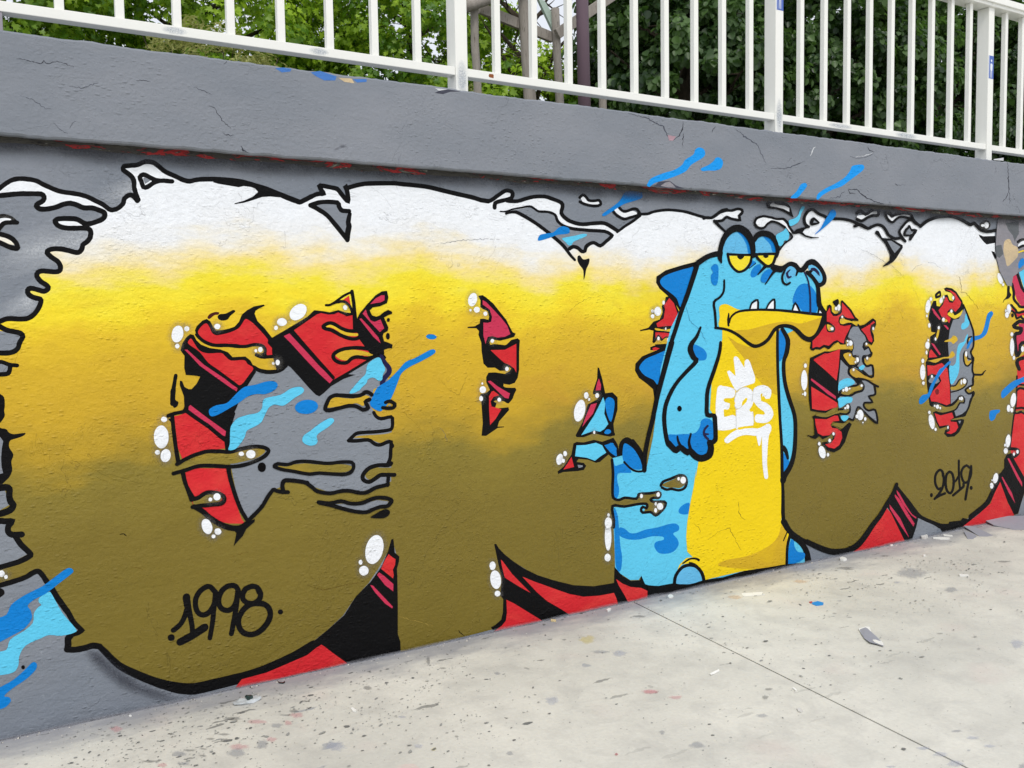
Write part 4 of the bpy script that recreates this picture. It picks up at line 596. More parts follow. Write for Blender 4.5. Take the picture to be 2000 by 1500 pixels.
ol_letters|painted_outline|letters|navy|L|16|1634 1393 4 -9 6 -11 6 -12 8 -10 7 -9 3 -6 1 -5 -1 -4 -3 -5 -5 -6 -8 -7 -8 -9 -5 -10 -4 -9 -3 -6 18 125 5 -8 6 -11 7 -10 7 -8 9 -10 7 -11 2 -12 -2 -10 -5 -10 -8 -9 -9 -7 -6 -6 -4 -7 -4 -8 -3 -6
s156|painted_blue_splash|letters|lblue|S|17|1499 1253 39 43 25 22 8 35 15 19 35 18 17 -4 10 -23 12 -27 -13 -25 -4 -23 -18 -3 -21 14 -24 -2 -25 -21 -25 -32
s157|painted_blue_splash|letters|dblue|S|18|1893 1418 21 -1 2 -13 -23 -15 -57 -26 -55 -22 -41 -28 -19 -39 -34 -71 -37 -44 -22 -15 -35 18 -13 21 11 25 22 39 18 15 44 24 51 44 37 35 44 15 49 22
s158|painted_blue_splash|letters|dblue|S|1|1927 1476 -4 -5 -8 -4 -11 -1 -13 1 -11 4 -7 5 -2 5 3 5 9 4 11 1 12 -1 11 -4 8 -5
s159|painted_blue_splash|letters|lblue|S|18|1484 1238 15 19 35 30 35 18 -1 -26 -25 -21 -24 -18 -25 -7
s160|painted_beer_drip|letters|beer|S|19|1378 1177 11 28 27 15 47 -6 41 -4 34 6 28 5 14 -11 -25 -15 -7 -22 -31 15 -38 -4 -50 -4
ol_letters|painted_outline|letters|black|L|20|1597 1229 -6 5 -10 7 -11 4 -13 0 -10 -5 -7 -6 -8 -3 -9 -1 -12 0 -13 0 -15 2 -16 2 -16 2 -14 1 -13 2 -12 -1 -11 -3 -10 -4 -8 -7 -7 -9 -5 -9 -4 -9 -4 -8 -3 -9 -1 -12 12 -11 17 -2 13 1 14 3 15 3 17 3 17 3 16 2 12 -1 11 -1 10 -3 10 -5 10 -7 12 -6 14 1 13 4 10 10 -5 15 -7 10 -1 2 0 0 7 2 7 2 1 23 -5 5 -6 4 -5 2 -5 0 -5 -3 -8 -5 -12 -5 -13 -2 -14 0 -14 0 -16 2 -17 2 -15 2 -13 2 -12 1 -9 0 -7 -2 -6 -3 -6 -4 -4 -6 -4 -8 -4 -9 -4 -8 -2 -6 0 0 1 -1 9 -1 10 1 13 2 15 3 17 3 18 4 17 2 15 -1 14 -2 13 -4 12 -6 10 -7 7 -2 6 0 6 2 0 -1 -1 2 -7 11 -5 14 10 10 11 4 7 2
ol_letters|painted_outline|letters|black|L|19|1660 1175 8 3 9 1 6 -2 8 -5 2 -2 0 -2 -3 -4 -4 -1 -7 0 -9 0 -9 2 -10 2 -8 1 10 22 10 4 16 2 12 -4 11 -7 10 -9 -1 -16 -11 -10 -10 -3 -11 -1 -10 1 -11 1 -11 3 -7 1
s163|painted_grey_gap|letters|grey|P|20|1667 1169 18 2 -8 -8
ol_letters|painted_outline|letters|black|L|2|1591 1137 4 -8 7 -11 8 -7 9 -6 14 -4 18 1 19 4 10 0 1 -1 0 -7 0 -11 0 -11 -2 -8 -2 -3 -2 -1 -10 -2 -19 -1 -25 -1 -25 0 -27 0 -28 1 -23 0 -14 -4 -8 -6 -6 -5 -8 -6 -8 -7 -6 -5 139 115 3 -7 5 -8 5 -4 6 -4 8 -2 14 1 19 3 19 1 13 -12 0 -14 0 -11 -1 -13 -3 -12 -5 -8 -8 -5 -13 -2 -21 -2 -25 -1 -26 0 -28 1 -27 1 -21 -1 -9 -2 -5 -4 -6 -5 -8 -6 -7 -6 -6 -5
s165|painted_beer_drip|letters|beer|S|3|1502 1033 24 6 70 -1 71 1 47 17 25 -2 -2 -67 -57 18 -18 5 -32 -11 -21 5 -35 19 -20 4
ol_letters|painted_outline|letters|black|L|4|1473 1013 8 -1 12 -2 16 -1 19 0 21 1 16 -1 11 -5 10 -9 11 -8 11 -4 9 -2 11 0 12 2 11 4 10 3 10 2 0 0 0 -4 -1 -14 -2 -14 -1 -12 -1 -11 -1 -9 -3 -9 -4 -8 -4 -7 -179 126 8 -1 12 -2 13 -1 18 0 22 1 21 -1 17 -8 11 -10 9 -6 7 -3 5 -1 7 0 9 2 11 4 10 3 16 3 18 -6 1 -17 -2 -16 -2 -14 0 -11 -1 -12 -2 -11 -4 -11 -4 -10 -4 -6
s167|painted_black_shape|letters|black|S|5|1680 1005 14 -21 0 -10 -11 -6 -7 24
s168|painted_beer_drip|letters|beer|S|2|1549 855 14 18 28 14 50 -5 43 -4 50 -8 -1 -30 -50 8 -43 4 -28 -3 -29 -14 -21 2
ol_letters|painted_outline|letters|black|L|5|1670 906 -3 -2 -6 -2 -12 1 -18 2 -19 1 -18 -2 -17 -3 -15 -6 -14 -9 -11 -11 -8 -11 -4 -11 1 -11 5 -11 10 -8 12 -6 13 -3 12 2 11 5 10 5 10 5 9 6 7 3 8 0 9 -1 12 -1 14 -1 15 -2 10 -1 -8 58 -6 -6 -15 -4 -16 1 -18 3 -16 1 -15 -2 -15 -3 -12 -4 -10 -7 -9 -9 -6 -7 -1 -6 0 -4 1 -3 4 -4 7 -3 7 -1 6 1 8 3 9 5 9 5 10 6 12 5 13 1 11 -1 11 -2 14 -1 15 -2 11 -1
s170|painted_beer_drip|letters|beer|S|24|1148 939 38 -7 32 6 51 0 52 -10 49 -6 67 -4 41 -10 6 -14 -31 -13 -67 7 -59 9 -40 0 -38 8 -73 18
ol_letters|painted_outline|letters|black|L|25|1137 935 4 3 8 2 11 -2 16 -3 17 -2 15 2 12 4 12 2 14 1 14 -1 15 -2 15 -3 14 -3 16 -3 17 -4 17 -4 20 -2 21 -1 23 1 20 0 18 -1 16 -2 9 -2 3 -4 0 -7 0 -6 -3 -6 -4 -5 -5 -3 -7 -3 -10 -2 -14 1 -18 2 -20 3 -23 4 -24 4 -23 4 -17 0 -14 -1 -14 1 -20 4 -21 6 -22 7 -23 6 -22 5 -18 6 -12 5 -8 4 -6 4 -8 4 6 4 14 4 14 -3 16 -3 14 -2 11 2 12 4 15 3 15 0 16 -1 16 -2 15 -2 15 -3 16 -4 16 -3 17 -4 18 -2 20 -1 22 1 21 0 19 -1 18 -2 15 -4 12 -13 1 -14 -2 -9 -4 -9 -6 -9 -8 -6 -11 -4 -14 -2 -16 0 -19 3 -20 3 -24 4 -24 4 -21 4 -16 0 -13 -1 -18 1 -21 5 -22 6 -22 7 -22 6 -22 5 -19 6 -14 6 -9 5 -6 3
s172|painted_blue_splash|letters|lblue|S|16|941 1027 7 26 4 61 11 23 21 20 46 12 40 6 19 20 4 28 16 13 62 10 42 23 32 7 19 -2 11 -12 -8 -15 -33 -17 -39 -26 -19 -6 -28 6 -16 -2 -16 -11 -16 -27 -16 -30 -26 -16 -37 -16 -9 -24 -20 -29 -24 -22
s173|painted_blue_splash|letters|lblue|S|17|1260 1040 7 21 33 20 33 23 44 22 20 3 11 -8 -5 -13 -27 -20 -37 -20 -14 -15 4 -22 -12 -15 -26 -1 -22 11
s174|painted_blue_splash|letters|dblue|S|17|1336 1188 -4 -13 -14 -12 -20 -7 -24 0 -21 5 -15 10 -6 13 4 14 14 11 20 7 23 1 22 -5 15 -10
s175|painted_blue_splash|letters|dblue|S|17|868 1186 3 17 27 14 41 6 25 20 24 23 31 22 46 7 40 10 28 2 21 -7 5 -16 -12 -15 -22 -11 -25 -6 -30 3 -37 -7 -40 -25 -31 -16 -36 -19 -30 -13 -20 -2
ol_letters|painted_outline|letters|black|L|26|1185 864 7 -1 11 -2 13 -3 14 -3 15 -3 13 -4 12 -7 11 -9 10 -9 8 -7 7 -8 13 -8 18 -7 21 -5 20 -4 19 0 18 3 15 1 13 0 12 -1 13 -2 16 -4 18 -7 17 -4 14 -2 12 -1 13 2 14 5 13 6 13 5 17 3 20 2 15 2 10 2 3 1 -477 86 8 -1 11 -2 13 -3 15 -3 16 -3 16 -6 14 -8 13 -10 11 -9 8 -9 6 -6 9 -6 15 -5 19 -5 18 -3 16 0 17 2 16 2 15 0 14 -1 15 -2 17 -5 18 -6 16 -5 11 -1 10 -1 9 2 11 4 13 6 15 5 19 4 21 2 14 2 6 1 0 0
ol_letters|painted_outline|letters|black|L|27|1652 838 -4 -36 22 32 -5 -36
s178|painted_grey_gap|letters|grey|P|2|1390 742 54 -4 47 -12 56 3 56 7 57 -13 -15 -22 -64 -5 -35 -8 -69 17
ol_letters|painted_outline|letters|black|L|27|1322 751 14 -4 20 -4 21 -4 19 1 16 3 15 0 15 -4 16 -8 18 -5 19 -3 18 -1 19 0 17 4 16 5 13 4 12 2 10 1 11 0 13 -2 15 -3 12 -3 8 -4 5 -3 -1 1 0 -1 -5 -5 -5 -4 -4 -3 -6 -1 -6 1 -10 1 -12 0 -13 -2 -12 -3 -13 -3 -11 -3 -11 -4 -11 -1 -14 1 -17 4 -17 4 -19 6 -19 7 -19 7 -20 8 -21 8 -19 7 -18 7 -17 5 -12 4 -7 4 14 -3 19 -5 18 -3 16 1 17 2 19 1 19 -6 17 -7 15 -5 16 -2 17 -1 15 1 15 3 15 5 15 4 13 2 13 1 12 0 16 -2 16 -3 14 -4 11 -5 11 -6 7 -11 -4 -12 -8 -8 -7 -7 -9 -4 -11 -2 -9 0 -10 2 -9 0 -10 -2 -12 -2 -12 -3 -10 -4 -12 -4 -15 -1 -18 1 -18 4 -19 5 -19 6 -20 7 -19 7 -21 8 -20 9 -19 7 -18 6 -16 5 -12 4
s180|painted_black_shape|letters|black|S|28|1569 662 22 11 36 14 25 0 12 -12 -6 -16 -29 -11 -56 9
s181|painted_black_shape|letters|black|P|1|2154 1671 26 3 20 -12 39 -29 36 -41 36 -39 24 -43 12 -19 17 -8 -9 -16 -37 -9 -46 -8 -36 6 -21 -6 0 -14 28 -1 57 -7 38 25 38 7 12 -10 -5 -55 -2 -93 -9 -39 -21 -28 -21 -6 -42 8 8 -17 25 -4 34 0 8 -13 -13 -21 -9 -21 -13 -14 -12 -10 -21 5 -41 17 -17 -42 78 2 4 -14 -59 -53 -9 -25 37 -2 0 -4 -37 -1 -66 -34 -26 3 8 62 -6 106 -3 36 32 5 20 13 -19 39 0 25 13 21 37 0 57 -10 25 11 12 14 -12 8 -13 -17 -41 0 -28 17 -41 1 -23 22 -9 60 -1 42 -15 38 4 18 -15 14 -48 2 1 6 39 2 28 14 2 21 22 1 24 -6 5 14 -8 28 -28 11 -13 10 2 32
s182|painted_red_shape|letters|crimson|P|2|2179 1650 20 -10 40 -37 44 -42 32 -36 18 -43 -32 -13 -41 -3 -32 8 -24 -3 -9 -21 -4 -14 -11 42 1 63 24 -2 20 5 5 24 -12 35 -27 18 -12 7
s183|painted_red_shape|letters|red|P|2|2218 1406 82 -1 25 10 42 18 -1 -55 -2 -89 -12 22 -29 19 -28 11 -37 30
s184|painted_beer_drip|letters|beer|S|3|2215 1446 21 7 44 -3 46 7 29 10 25 0 -13 -9 -25 -3 -25 -19 -17 -8 -32 6 -33 1 -16 -3
s185|painted_beer_drip|letters|beer|S|2|2288 1231 33 -1 34 7 16 -20 -12 -3 -38 2 -25 4
s186|painted_red_shape|letters|crimson|P|3|2199 1254 16 2 40 -30 33 -19 37 -20 -9 -25 -21 5 -56 49
s187|painted_red_shape|letters|red|P|4|2205 1180 15 22 12 3 31 -23 -32 -6 -18 -22 5 -25 35 -10 21 -7 -34 -46 -32 -28 -4 76
s188|painted_beer_drip|letters|beer|S|5|2231 1153 23 4 35 -7 24 -12 59 1 -42 -23 -29 12 -41 13
hl17|painted_highlight|letters|white|S|2|2147 1647 -7 -13 -10 -10 -11 -4 -10 3 -7 8 -3 12 2 15 7 13 10 9 11 4 10 -2 7 -8 3 -13
hl17|painted_highlight|letters|white|S|2|2162 1604 -1 -6 -5 -5 -7 -3 -7 0 -7 3 -4 5 -2 6 2 6 5 5 6 2 8 0 6 -2 5 -5
hl17|painted_highlight|letters|white|S|2|2117 1601 0 -2 -2 -2 -3 -1 -3 0 -2 1 -2 2 0 2 0 3 2 2 3 1 3 0 2 -1 2 -2
hl17|painted_highlight|letters|white|S|3|2204 1584 -1 -4 -3 -4 -5 -2 -5 0 -4 2 -3 4 -1 4 1 5 3 3 5 2 5 0 4 -2 3 -3
hl18|painted_highlight|letters|white|S|4|2240 1451 -2 -4 -3 -3 -4 -2 -4 0 -5 2 -2 3 -1 4 1 4 3 3 4 2 5 0 4 -2 3 -3
hl19|painted_highlight|letters|white|S|3|2320 1310 -1 -5 -3 -3 -4 -2 -5 0 -4 2 -2 4 -1 5 1 4 3 4 4 2 4 0 4 -2 3 -4
hl20|painted_highlight|letters|white|S|2|2189 1214 -2 -8 -5 -5 -7 -3 -8 0 -8 4 -4 6 -2 8 2 7 5 5 7 3 8 0 7 -4 5 -6
hl20|painted_highlight|letters|white|S|2|2174 1244 -1 -2 -1 -2 -2 -1 -2 0 -2 1 -2 2 0 3 0 2 2 2 2 1 2 0 2 -1 1 -2
hl20|painted_highlight|letters|white|S|2|2171 1171 -1 -6 -3 -4 -4 -2 -5 0 -4 3 -3 4 -1 6 1 6 3 4 5 2 4 0 4 -3 3 -5
hl20|painted_highlight|letters|white|S|6|2273 1159 -1 -4 -3 -4 -5 -1 -4 0 -4 2 -3 4 -1 4 1 5 3 3 4 2 5 0 4 -3 3 -3
s199|painted_black_shape|letters|black|P|1|2866 1294 10 -1 20 -60 19 -77 48 2 34 -29 -1 -66 -28 -75 6 -61 -28 -6 -40 8 -68 19 -66 -16 -46 4 -6 11 46 66 34 90 61 23 20 21 -47 8 1 16 27 63
s200|painted_red_shape|letters|crimson|P|2|2874 1236 14 -36 -3 -26 -34 -1 11 40
s201|painted_red_shape|letters|crimson|P|2|2820 1101 40 6 -27 -55 -40 -35 -30 -30 17 41
s202|painted_blue_splash|letters|lblue|P|3|2901 1136 13 -35 -7 -54 26 -57 -27 -25 -27 -12 -40 9 -83 -18 30 35 54 62 41 62
s203|painted_blue_splash|letters|dblue|S|4|2935 1133 34 -13 6 -39 -24 -81 -30 57 -7 55
s204|painted_blue_splash|letters|dblue|S|4|2906 943 13 18 21 -1 13 -12 -20 -12
ol_letters|painted_outline|letters|black|L|5|2937 983 20 -52 -7 55 27 -51
s206|painted_black_shape|letters|black|P|1|2706 905 20 6 45 -6 67 8 54 -15 75 16 27 -38 13 -46 7 -45 -48 13 -34 28 -55 -34 -27 -3 -53 22 -60 10 -13 -15 46 -9 16 -18 -16 -20 -40 -2 -91 4 -32 -7 -3 14 36 20 52 59
s207|painted_blue_splash|letters|lblue|P|2|2725 893 59 -3 67 6 40 -17 14 -23 13 -18 -41 -18 -34 -19 -53 21 -75 15
s208|painted_blue_splash|letters|dblue|P|3|2905 878 55 9 27 -33 -4 -44 -38 26
s209|painted_red_shape|letters|red|P|2|2692 836 16 -55 -68 -7 29 32
s210|painted_grey_gap|letters|grey|P|2|2730 790 33 -6 0 -8 -26 -3
hl21|painted_highlight|letters|white|S|4|2781 1066 -10 -24 -15 -17 -16 -7 -15 3 -10 14 -4 22 3 25 10 23 15 17 16 8 15 -4 10 -14 4 -21
hl21|painted_highlight|letters|white|S|4|2806 1150 -2 -8 -4 -5 -6 -3 -6 0 -6 4 -4 6 -1 7 1 8 4 6 6 3 7 -1 5 -3 4 -7
hl21|painted_highlight|letters|white|S|4|2873 1146 -1 -6 -4 -4 -5 -2 -5 0 -5 3 -3 5 -1 5 1 6 4 4 4 2 6 0 5 -3 3 -4
hl22|painted_highlight|letters|white|S|2|2638 825 -5 -12 -9 -8 -9 -3 -9 2 -6 8 -3 11 1 13 5 11 9 8 9 3 9 -2 6 -8 3 -11
hl22|painted_highlight|letters|white|S|2|2664 855 -1 -6 -4 -4 -4 -3 -5 1 -5 3 -3 5 -1 6 1 6 3 5 5 2 5 -1 5 -3 3 -5
hl22|painted_highlight|letters|white|S|3|2650 819 -1 -5 -3 -3 -4 -2 -4 1 -4 2 -3 4 -1 5 1 4 3 4 4 1 5 0 4 -2 3 -4
hl23|painted_highlight|letters|white|S|4|2846 952 0 -4 -2 -3 -3 -1 -3 0 -2 2 -2 3 -1 4 1 4 2 3 2 1 3 0 3 -2 2 -3
hl24|painted_highlight|letters|white|S|5|2816 1129 -1 -4 -2 -2 -2 -1 -3 0 -3 1 -2 3 0 3 1 4 1 2 3 1 3 0 3 -1 1 -3
s219|painted_black_shape|letters|black|P|1|3335 1664 22 3 37 -20 37 -63 -23 -96 -15 -28 -7 -51 -30 -39 -132 4 0 17 37 10 -22 18 8 61 -29 6 -64 -7 0 7 57 11 36 33 44 11 22 39 -7 34 22 22
s220|painted_red_shape|letters|red|P|2|3361 1658 33 -28 26 -57 -4 -45 -23 -23 -59 -1 -58 -5 -7 20 51 27 11 51 -7 22
s221|painted_red_shape|letters|red|P|2|3261 1471 73 -4 52 -7 -23 -16 -29 3 -22 -13 -29 26 -22 -20
s222|painted_beer_drip|letters|beer|S|3|3261 1494 73 -10 67 10 -15 -23 -67 7 -51 4
s223|painted_beer_drip|letters|beer|S|3|3261 1418 22 22 21 -18 30 17 37 -7 -8 -22 -59 -4 -58 1
s224|painted_red_shape|letters|red|P|2|3240 1385 20 5 30 -8 -21 -9 -26 -3
hl25|painted_highlight|letters|white|S|3|3303 1586 -3 -11 -7 -9 -10 -4 -11 0 -10 5 -6 8 -3 11 3 11 7 8 9 5 11 0 10 -5 7 -9
hl25|painted_highlight|letters|white|S|2|3252 1587 -1 -4 -3 -3 -4 -2 -5 1 -4 1 -3 3 -1 4 1 4 3 3 4 2 5 0 4 -2 3 -3
hl25|painted_highlight|letters|white|S|4|3254 1559 -2 -5 -3 -4 -5 -2 -5 0 -5 3 -4 4 -1 4 1 5 4 4 5 2 5 0 5 -2 4 -4
hl25|painted_highlight|letters|white|S|3|3329 1633 -1 -5 -2 -4 -4 -2 -4 0 -3 2 -3 4 0 5 1 5 2 4 3 2 4 0 4 -2 2 -4
hl26|painted_highlight|letters|white|S|4|3339 1489 0 -3 -2 -2 -2 -1 -2 0 -2 1 -1 3 -1 3 1 2 1 3 2 1 2 0 2 -1 2 -3
hl26|painted_highlight|letters|white|S|4|3291 1437 -1 -5 -2 -3 -4 -2 -3 0 -4 2 -2 4 -1 4 1 5 2 3 4 2 4 0 3 -2 3 -4
hl26|painted_highlight|letters|white|S|4|3369 1426 -1 -5 -4 -5 -5 -3 -6 1 -5 2 -4 5 -1 6 1 6 4 5 5 2 6 0 5 -3 4 -5
c_painted_fin_edge|painted_fin_edge|crocodile|black|P|4|3737 1926 -60 -13 -101 -48 -121 -25 -119 -30 -66 -35 -3 -33 25 -33 58 -39 52 -40 37 -46 45 23 92 229 164 49
c233|painted_fin|crocodile|dblue|S|5|3296 1753 40 29 89 26 75 16 42 1 -27 -93 -38 -63 -34 -62 -26 46 -37 28 -66 39
c_painted_fin_edge|painted_fin_edge|crocodile|black|P|3|3348 1387 -88 -17 -93 -27 -47 -38 -4 -38 28 -41 57 -36 40 -30 10 -57 7 -114 45 168 75 201
c235|painted_fin|crocodile|dblue|S|4|3148 1288 40 37 72 23 88 20 -26 -70 -41 -112 -36 25 -58 25 -32 29
c_painted_fin_edge|painted_fin_edge|crocodile|black|S|2|3006 825 -4 39 17 30 30 15 34 -9 34 -30 30 -37 24 -42 25 -49 -10 -27 -45 -8 -55 21 -49 44 -38 19
c_painted_body|painted_body|crocodile|lblue|P|6|3752 1897 8 58 24 48 53 34 48 10 58 -16 49 -57 21 27 29 25 51 8 60 -16 43 -41 9 -52 -25 -55 -18 -37 70 -5 35 -5 26 25 45 7 44 -24 46 -18 45 -19 65 -43 29 -50 6 -140 5 -25 -361 -119 -18 56 35 0 44 -14 27 -56 -35 -111 -13 -30 10 -94 40 -96 46 -129 19 -97 -3 -128 -40 -92 -63 -69 -22 -4 5 -141 3 -130 67 -64 19 -44 97 -56 39 -62 1 -55 -174 10 -367 12 -318 1 -228 14 -157 19 -54 24 -26 52 -19 -21 -60 9 -66 46 -36 40 -3 118 -9 206 -2 59 -3 88 4 69 2 57 66 8 69 -48 71 -7 25 -39 49 174 38 209 19 169 75 224 75 113 77 157 57 86 78 31
c_painted_patch|painted_patch|crocodile|dblue|S|7|2962 794 12 -32 34 3 39 2 29 -34 10 -20 -39 2 -54 1 -1 -49 10 -32 -8 -42 -31 0
c239|painted_spike|crocodile|dblue|S|8|3033 866 15 10 30 -16 34 -28 34 -50 20 -45 -10 -11 -30 -1 -40 15 -49 36 -11 36
c240|painted_spike|crocodile|dblue|P|7|2915 872 32 16 19 -5 19 -44 4 -28 -24 14
c_painted_outline|painted_outline|crocodile|black|L|9|3085 878 10 -14 14 -19 12 -18 9 -13 7 -13 6 -13 7 -14 5 -14 4 -11 -49 140 11 -13 17 -18 15 -18 10 -16 9 -14 7 -14 7 -16 4 -16 3 -11
c_painted_outline|painted_outline|crocodile|black|L|10|3032 772 13 -12 18 -17 19 -15 18 -10 17 -6 18 -4 20 -1 19 1 14 1 -145 70 12 -12 18 -17 18 -13 15 -8 15 -6 15 -3 17 -1 18 1 13 1
c_painted_patch|painted_patch|crocodile|dblue|S|7|2966 531 21 -32 7 -30 7 -77 6 -72 11 -61 -5 -58 -14 -22 -22 27 -7 60 -2 118
c_painted_patch|painted_patch|crocodile|dblue|S|8|3001 421 37 -11 36 -28 45 -6 61 10 92 1 78 8 47 -3 28 -19 -4 -24 -40 -13 32 -35 8 -37 -40 -32 -63 -2 -47 15 -27 37 12 25 50 3 8 11 -19 11 -70 10 -76 -5 -60 5 -52 15 -36 23
c_painted_patch|painted_patch|crocodile|dblue|S|7|3422 465 24 22 48 13 16 -21 -12 -41 -36 -3 -32 11
c_painted_beer_drip|painted_beer_drip|crocodile|beer|S|8|2943 583 58 -10 44 5 79 -15 21 26 30 -8 97 -2 5 -21 -52 2 -10 -15 26 -17 36 2 46 -13 5 -13 -31 -24 -42 -19 -40 21 -41 8 21 30 -21 12 -70 2 -59 -1 -93 9
c_painted_outline|painted_outline|crocodile|black|L|11|2946 795 2 -19 3 -27 1 -27 -1 -26 -2 -27 -1 -24 0 -22 1 -20 5 -17 14 -12 17 -6 17 -3 14 2 12 4 13 2 24 -4 30 -7 29 -4 15 12 4 11 3 1 10 0 16 -1 22 -2 22 -2 23 0 22 1 13 -1 5 -3 1 -4 -3 -6 -5 -4 -6 0 -13 3 -14 1 -18 -3 -12 -10 8 -14 22 -10 26 -3 30 -2 19 -3 4 -4 -2 -7 -5 -8 -10 -9 -11 -9 -13 -8 -13 -7 -9 -2 -6 3 -10 9 -17 9 -22 3 -21 0 -12 2 -5 4 -1 4 3 6 2 1 8 -3 20 -8 11 15 -1 16 -11 10 -18 3 -17 2 -22 1 -23 0 -26 -1 -27 -1 -25 0 -28 6 -30 8 -28 -2 -5 -26 6 -32 5 -25 0 -17 -1 -13 0 -8 10 364 2 -19 3 -28 2 -28 -1 -26 -2 -27 -1 -24 -1 -21 1 -18 4 -12 7 -6 11 -4 11 -1 9 1 12 4 19 2 27 -5 30 -7 18 -2 7 5 4 12 12 6 16 0 18 -1 21 -2 22 -1 21 0 23 0 21 -1 17 -11 3 -14 -5 -12 -14 -10 -15 0 -14 3 -9 1 -10 -2 -1 -1 -1 1 12 -5 21 -3 31 -2 27 -4 17 -15 -4 -17 -7 -11 -11 -11 -13 -9 -14 -9 -16 -9 -19 -4 -17 8 -11 10 -10 6 -16 2 -20 0 -21 2 -15 13 -3 14 5 12 15 9 19 -8 4 -2 0 2 0 6 -1 0 -10 2 -16 2 -20 1 -22 0 -25 -1 -27 -1 -29 0 -31 6 -27 8 -12 -1 -2 -14 5 -30 5 -26 0 -18 0 -13 -1 -9
c_painted_beer_drip|painted_beer_drip|crocodile|beer|S|12|3300 620 29 13 52 11 43 11 42 -12 6 -33 -38 -20 -53 9 -42 5
c_painted_outline|painted_outline|crocodile|black|L|13|3302 617 4 7 9 8 11 4 18 3 20 3 23 5 24 6 20 2 14 -1 12 -3 7 -5 5 -7 3 -10 0 -10 -2 -10 -5 -10 -6 -7 -9 -4 -13 -2 -14 0 -15 3 -18 6 -19 5 -16 0 -11 -1 -9 1 -10 3 -11 6 -9 5 -21 10 5 10 13 12 16 4 19 4 20 3 22 5 25 6 24 3 20 -2 17 -5 14 -9 9 -12 4 -14 1 -14 -3 -12 -6 -13 -11 -10 -14 -6 -17 -3 -19 0 -19 4 -19 6 -15 4 -11 0 -12 -1 -14 1 -16 5 -13 7 -9 5
hl27|painted_highlight|crocodile|white|S|14|3432 643 -1 -4 -2 -3 -4 -1 -5 0 -3 2 -3 4 -1 4 1 4 3 3 4 2 4 -1 4 -2 2 -3
hl27|painted_highlight|crocodile|white|S|14|3477 631 -2 -9 -6 -6 -8 -3 -9 1 -8 5 -6 7 -2 9 2 8 6 6 8 3 9 -1 8 -4 6 -8
hl28|painted_highlight|crocodile|white|S|12|3165 575 -1 -5 -3 -3 -4 -2 -5 0 -4 3 -2 4 -1 6 1 5 2 4 5 1 4 0 4 -3 3 -4
hl28|painted_highlight|crocodile|white|S|14|3286 570 -2 -5 -3 -4 -5 -2 -6 0 -5 3 -3 5 -1 6 1 5 4 4 5 2 5 0 5 -3 3 -5
hl28|painted_highlight|crocodile|white|S|12|3264 520 -1 -5 -2 -3 -3 -2 -4 1 -3 2 -3 4 0 5 1 4 2 3 3 2 4 0 3 -3 2 -4
hl28|painted_highlight|crocodile|white|S|13|3309 500 -2 -8 -6 -6 -9 -2 -10 1 -10 5 -6 7 -2 9 2 8 7 6 9 2 10 -1 9 -5 6 -7
hl28|painted_highlight|crocodile|white|S|14|3265 484 -1 -6 -3 -4 -4 -2 -5 1 -4 3 -3 4 -1 6 1 5 3 5 4 2 5 -1 4 -3 3 -5
hl29|painted_highlight|crocodile|white|S|1|2938 498 -1 -4 -2 -3 -4 -1 -4 0 -3 2 -3 4 0 4 1 4 2 3 3 1 4 0 4 -3 2 -3
hl29|painted_highlight|crocodile|white|S|12|2950 454 -2 -13 -7 -9 -10 -5 -10 1 -10 7 -6 12 -2 13 2 13 7 10 9 4 11 -1 10 -7 6 -11
c_painted_belly|painted_belly|crocodile|yellow|P|15|3756 1479 48 -5 74 -32 74 -43 59 -26 59 7 60 33 52 54 26 0 -8 -172 10 -187 18 -188 15 -158 5 -210 -2 51 2 -320 42 -47 34 -46 -28 -63 -4 -108 -358 17 -310 -4 -16 50 -58 52 -57 15 -49 1 -32 -26 16 28 49 30 49 -1 -41 37 -8 87 9 85 24 108 25 89 17 91 -2 -47 23 103 103 49 0 59 40 115 -56 63 16 176 56 174 24 47
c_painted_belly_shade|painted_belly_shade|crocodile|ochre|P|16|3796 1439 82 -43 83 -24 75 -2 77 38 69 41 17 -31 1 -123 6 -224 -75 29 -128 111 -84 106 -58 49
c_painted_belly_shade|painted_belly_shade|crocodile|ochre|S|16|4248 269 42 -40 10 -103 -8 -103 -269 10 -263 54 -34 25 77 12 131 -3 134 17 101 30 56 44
c_painted_outline|painted_outline|crocodile|black|L|17|4294 223 -31 -49 42 45 -34 -49
tag|painted_tag|tag|white|P|17|3795 1229 5 7 14 2 48 -35 -16 104 6 10 14 2 15 -7 52 -63 2 38 12 11 16 0 16 -17 41 -89 1 -25 -8 -12 -94 -18 -51 -21 -12 11 -31 44
tag|painted_tag|tag|white|L|16|3716 1131 -3 -22 -5 -31 -3 -31 0 -28 1 -28 3 -25 6 -22 7 -18 5 -12 45 210 -2 -22 -2 -30 -1 -30 0 -26 2 -26 2 -22 4 -18 6 -16 4 -11
tag|painted_tag|tag|white|L|18|3737 1107 89 -11 -83 52 89 -11
tag|painted_tag|tag|white|L|17|3737 1021 56 -10 -50 45 57 -10
tag|painted_tag|tag|white|L|17|3753 903 90 5 -100 39 89 6
tag|painted_tag|tag|white|S|19|3708 1076 20 64 36 10 90 -23 -9 -47 -69 -2 -4 -18 37 -5 8 -33 -49 -9 0 -42 61 8 41 -21 -8 -59 -138 -2 -16 61
tag|painted_tag|tag|white|P|20|3852 1040 3 33 15 30 29 22 33 9 33 -5 30 -16 13 -30 2 -37 -15 -27 10 -40 7 -31 -6 -45 -61 0 -76 -11 -3 54 0 57 22 8 -22 6
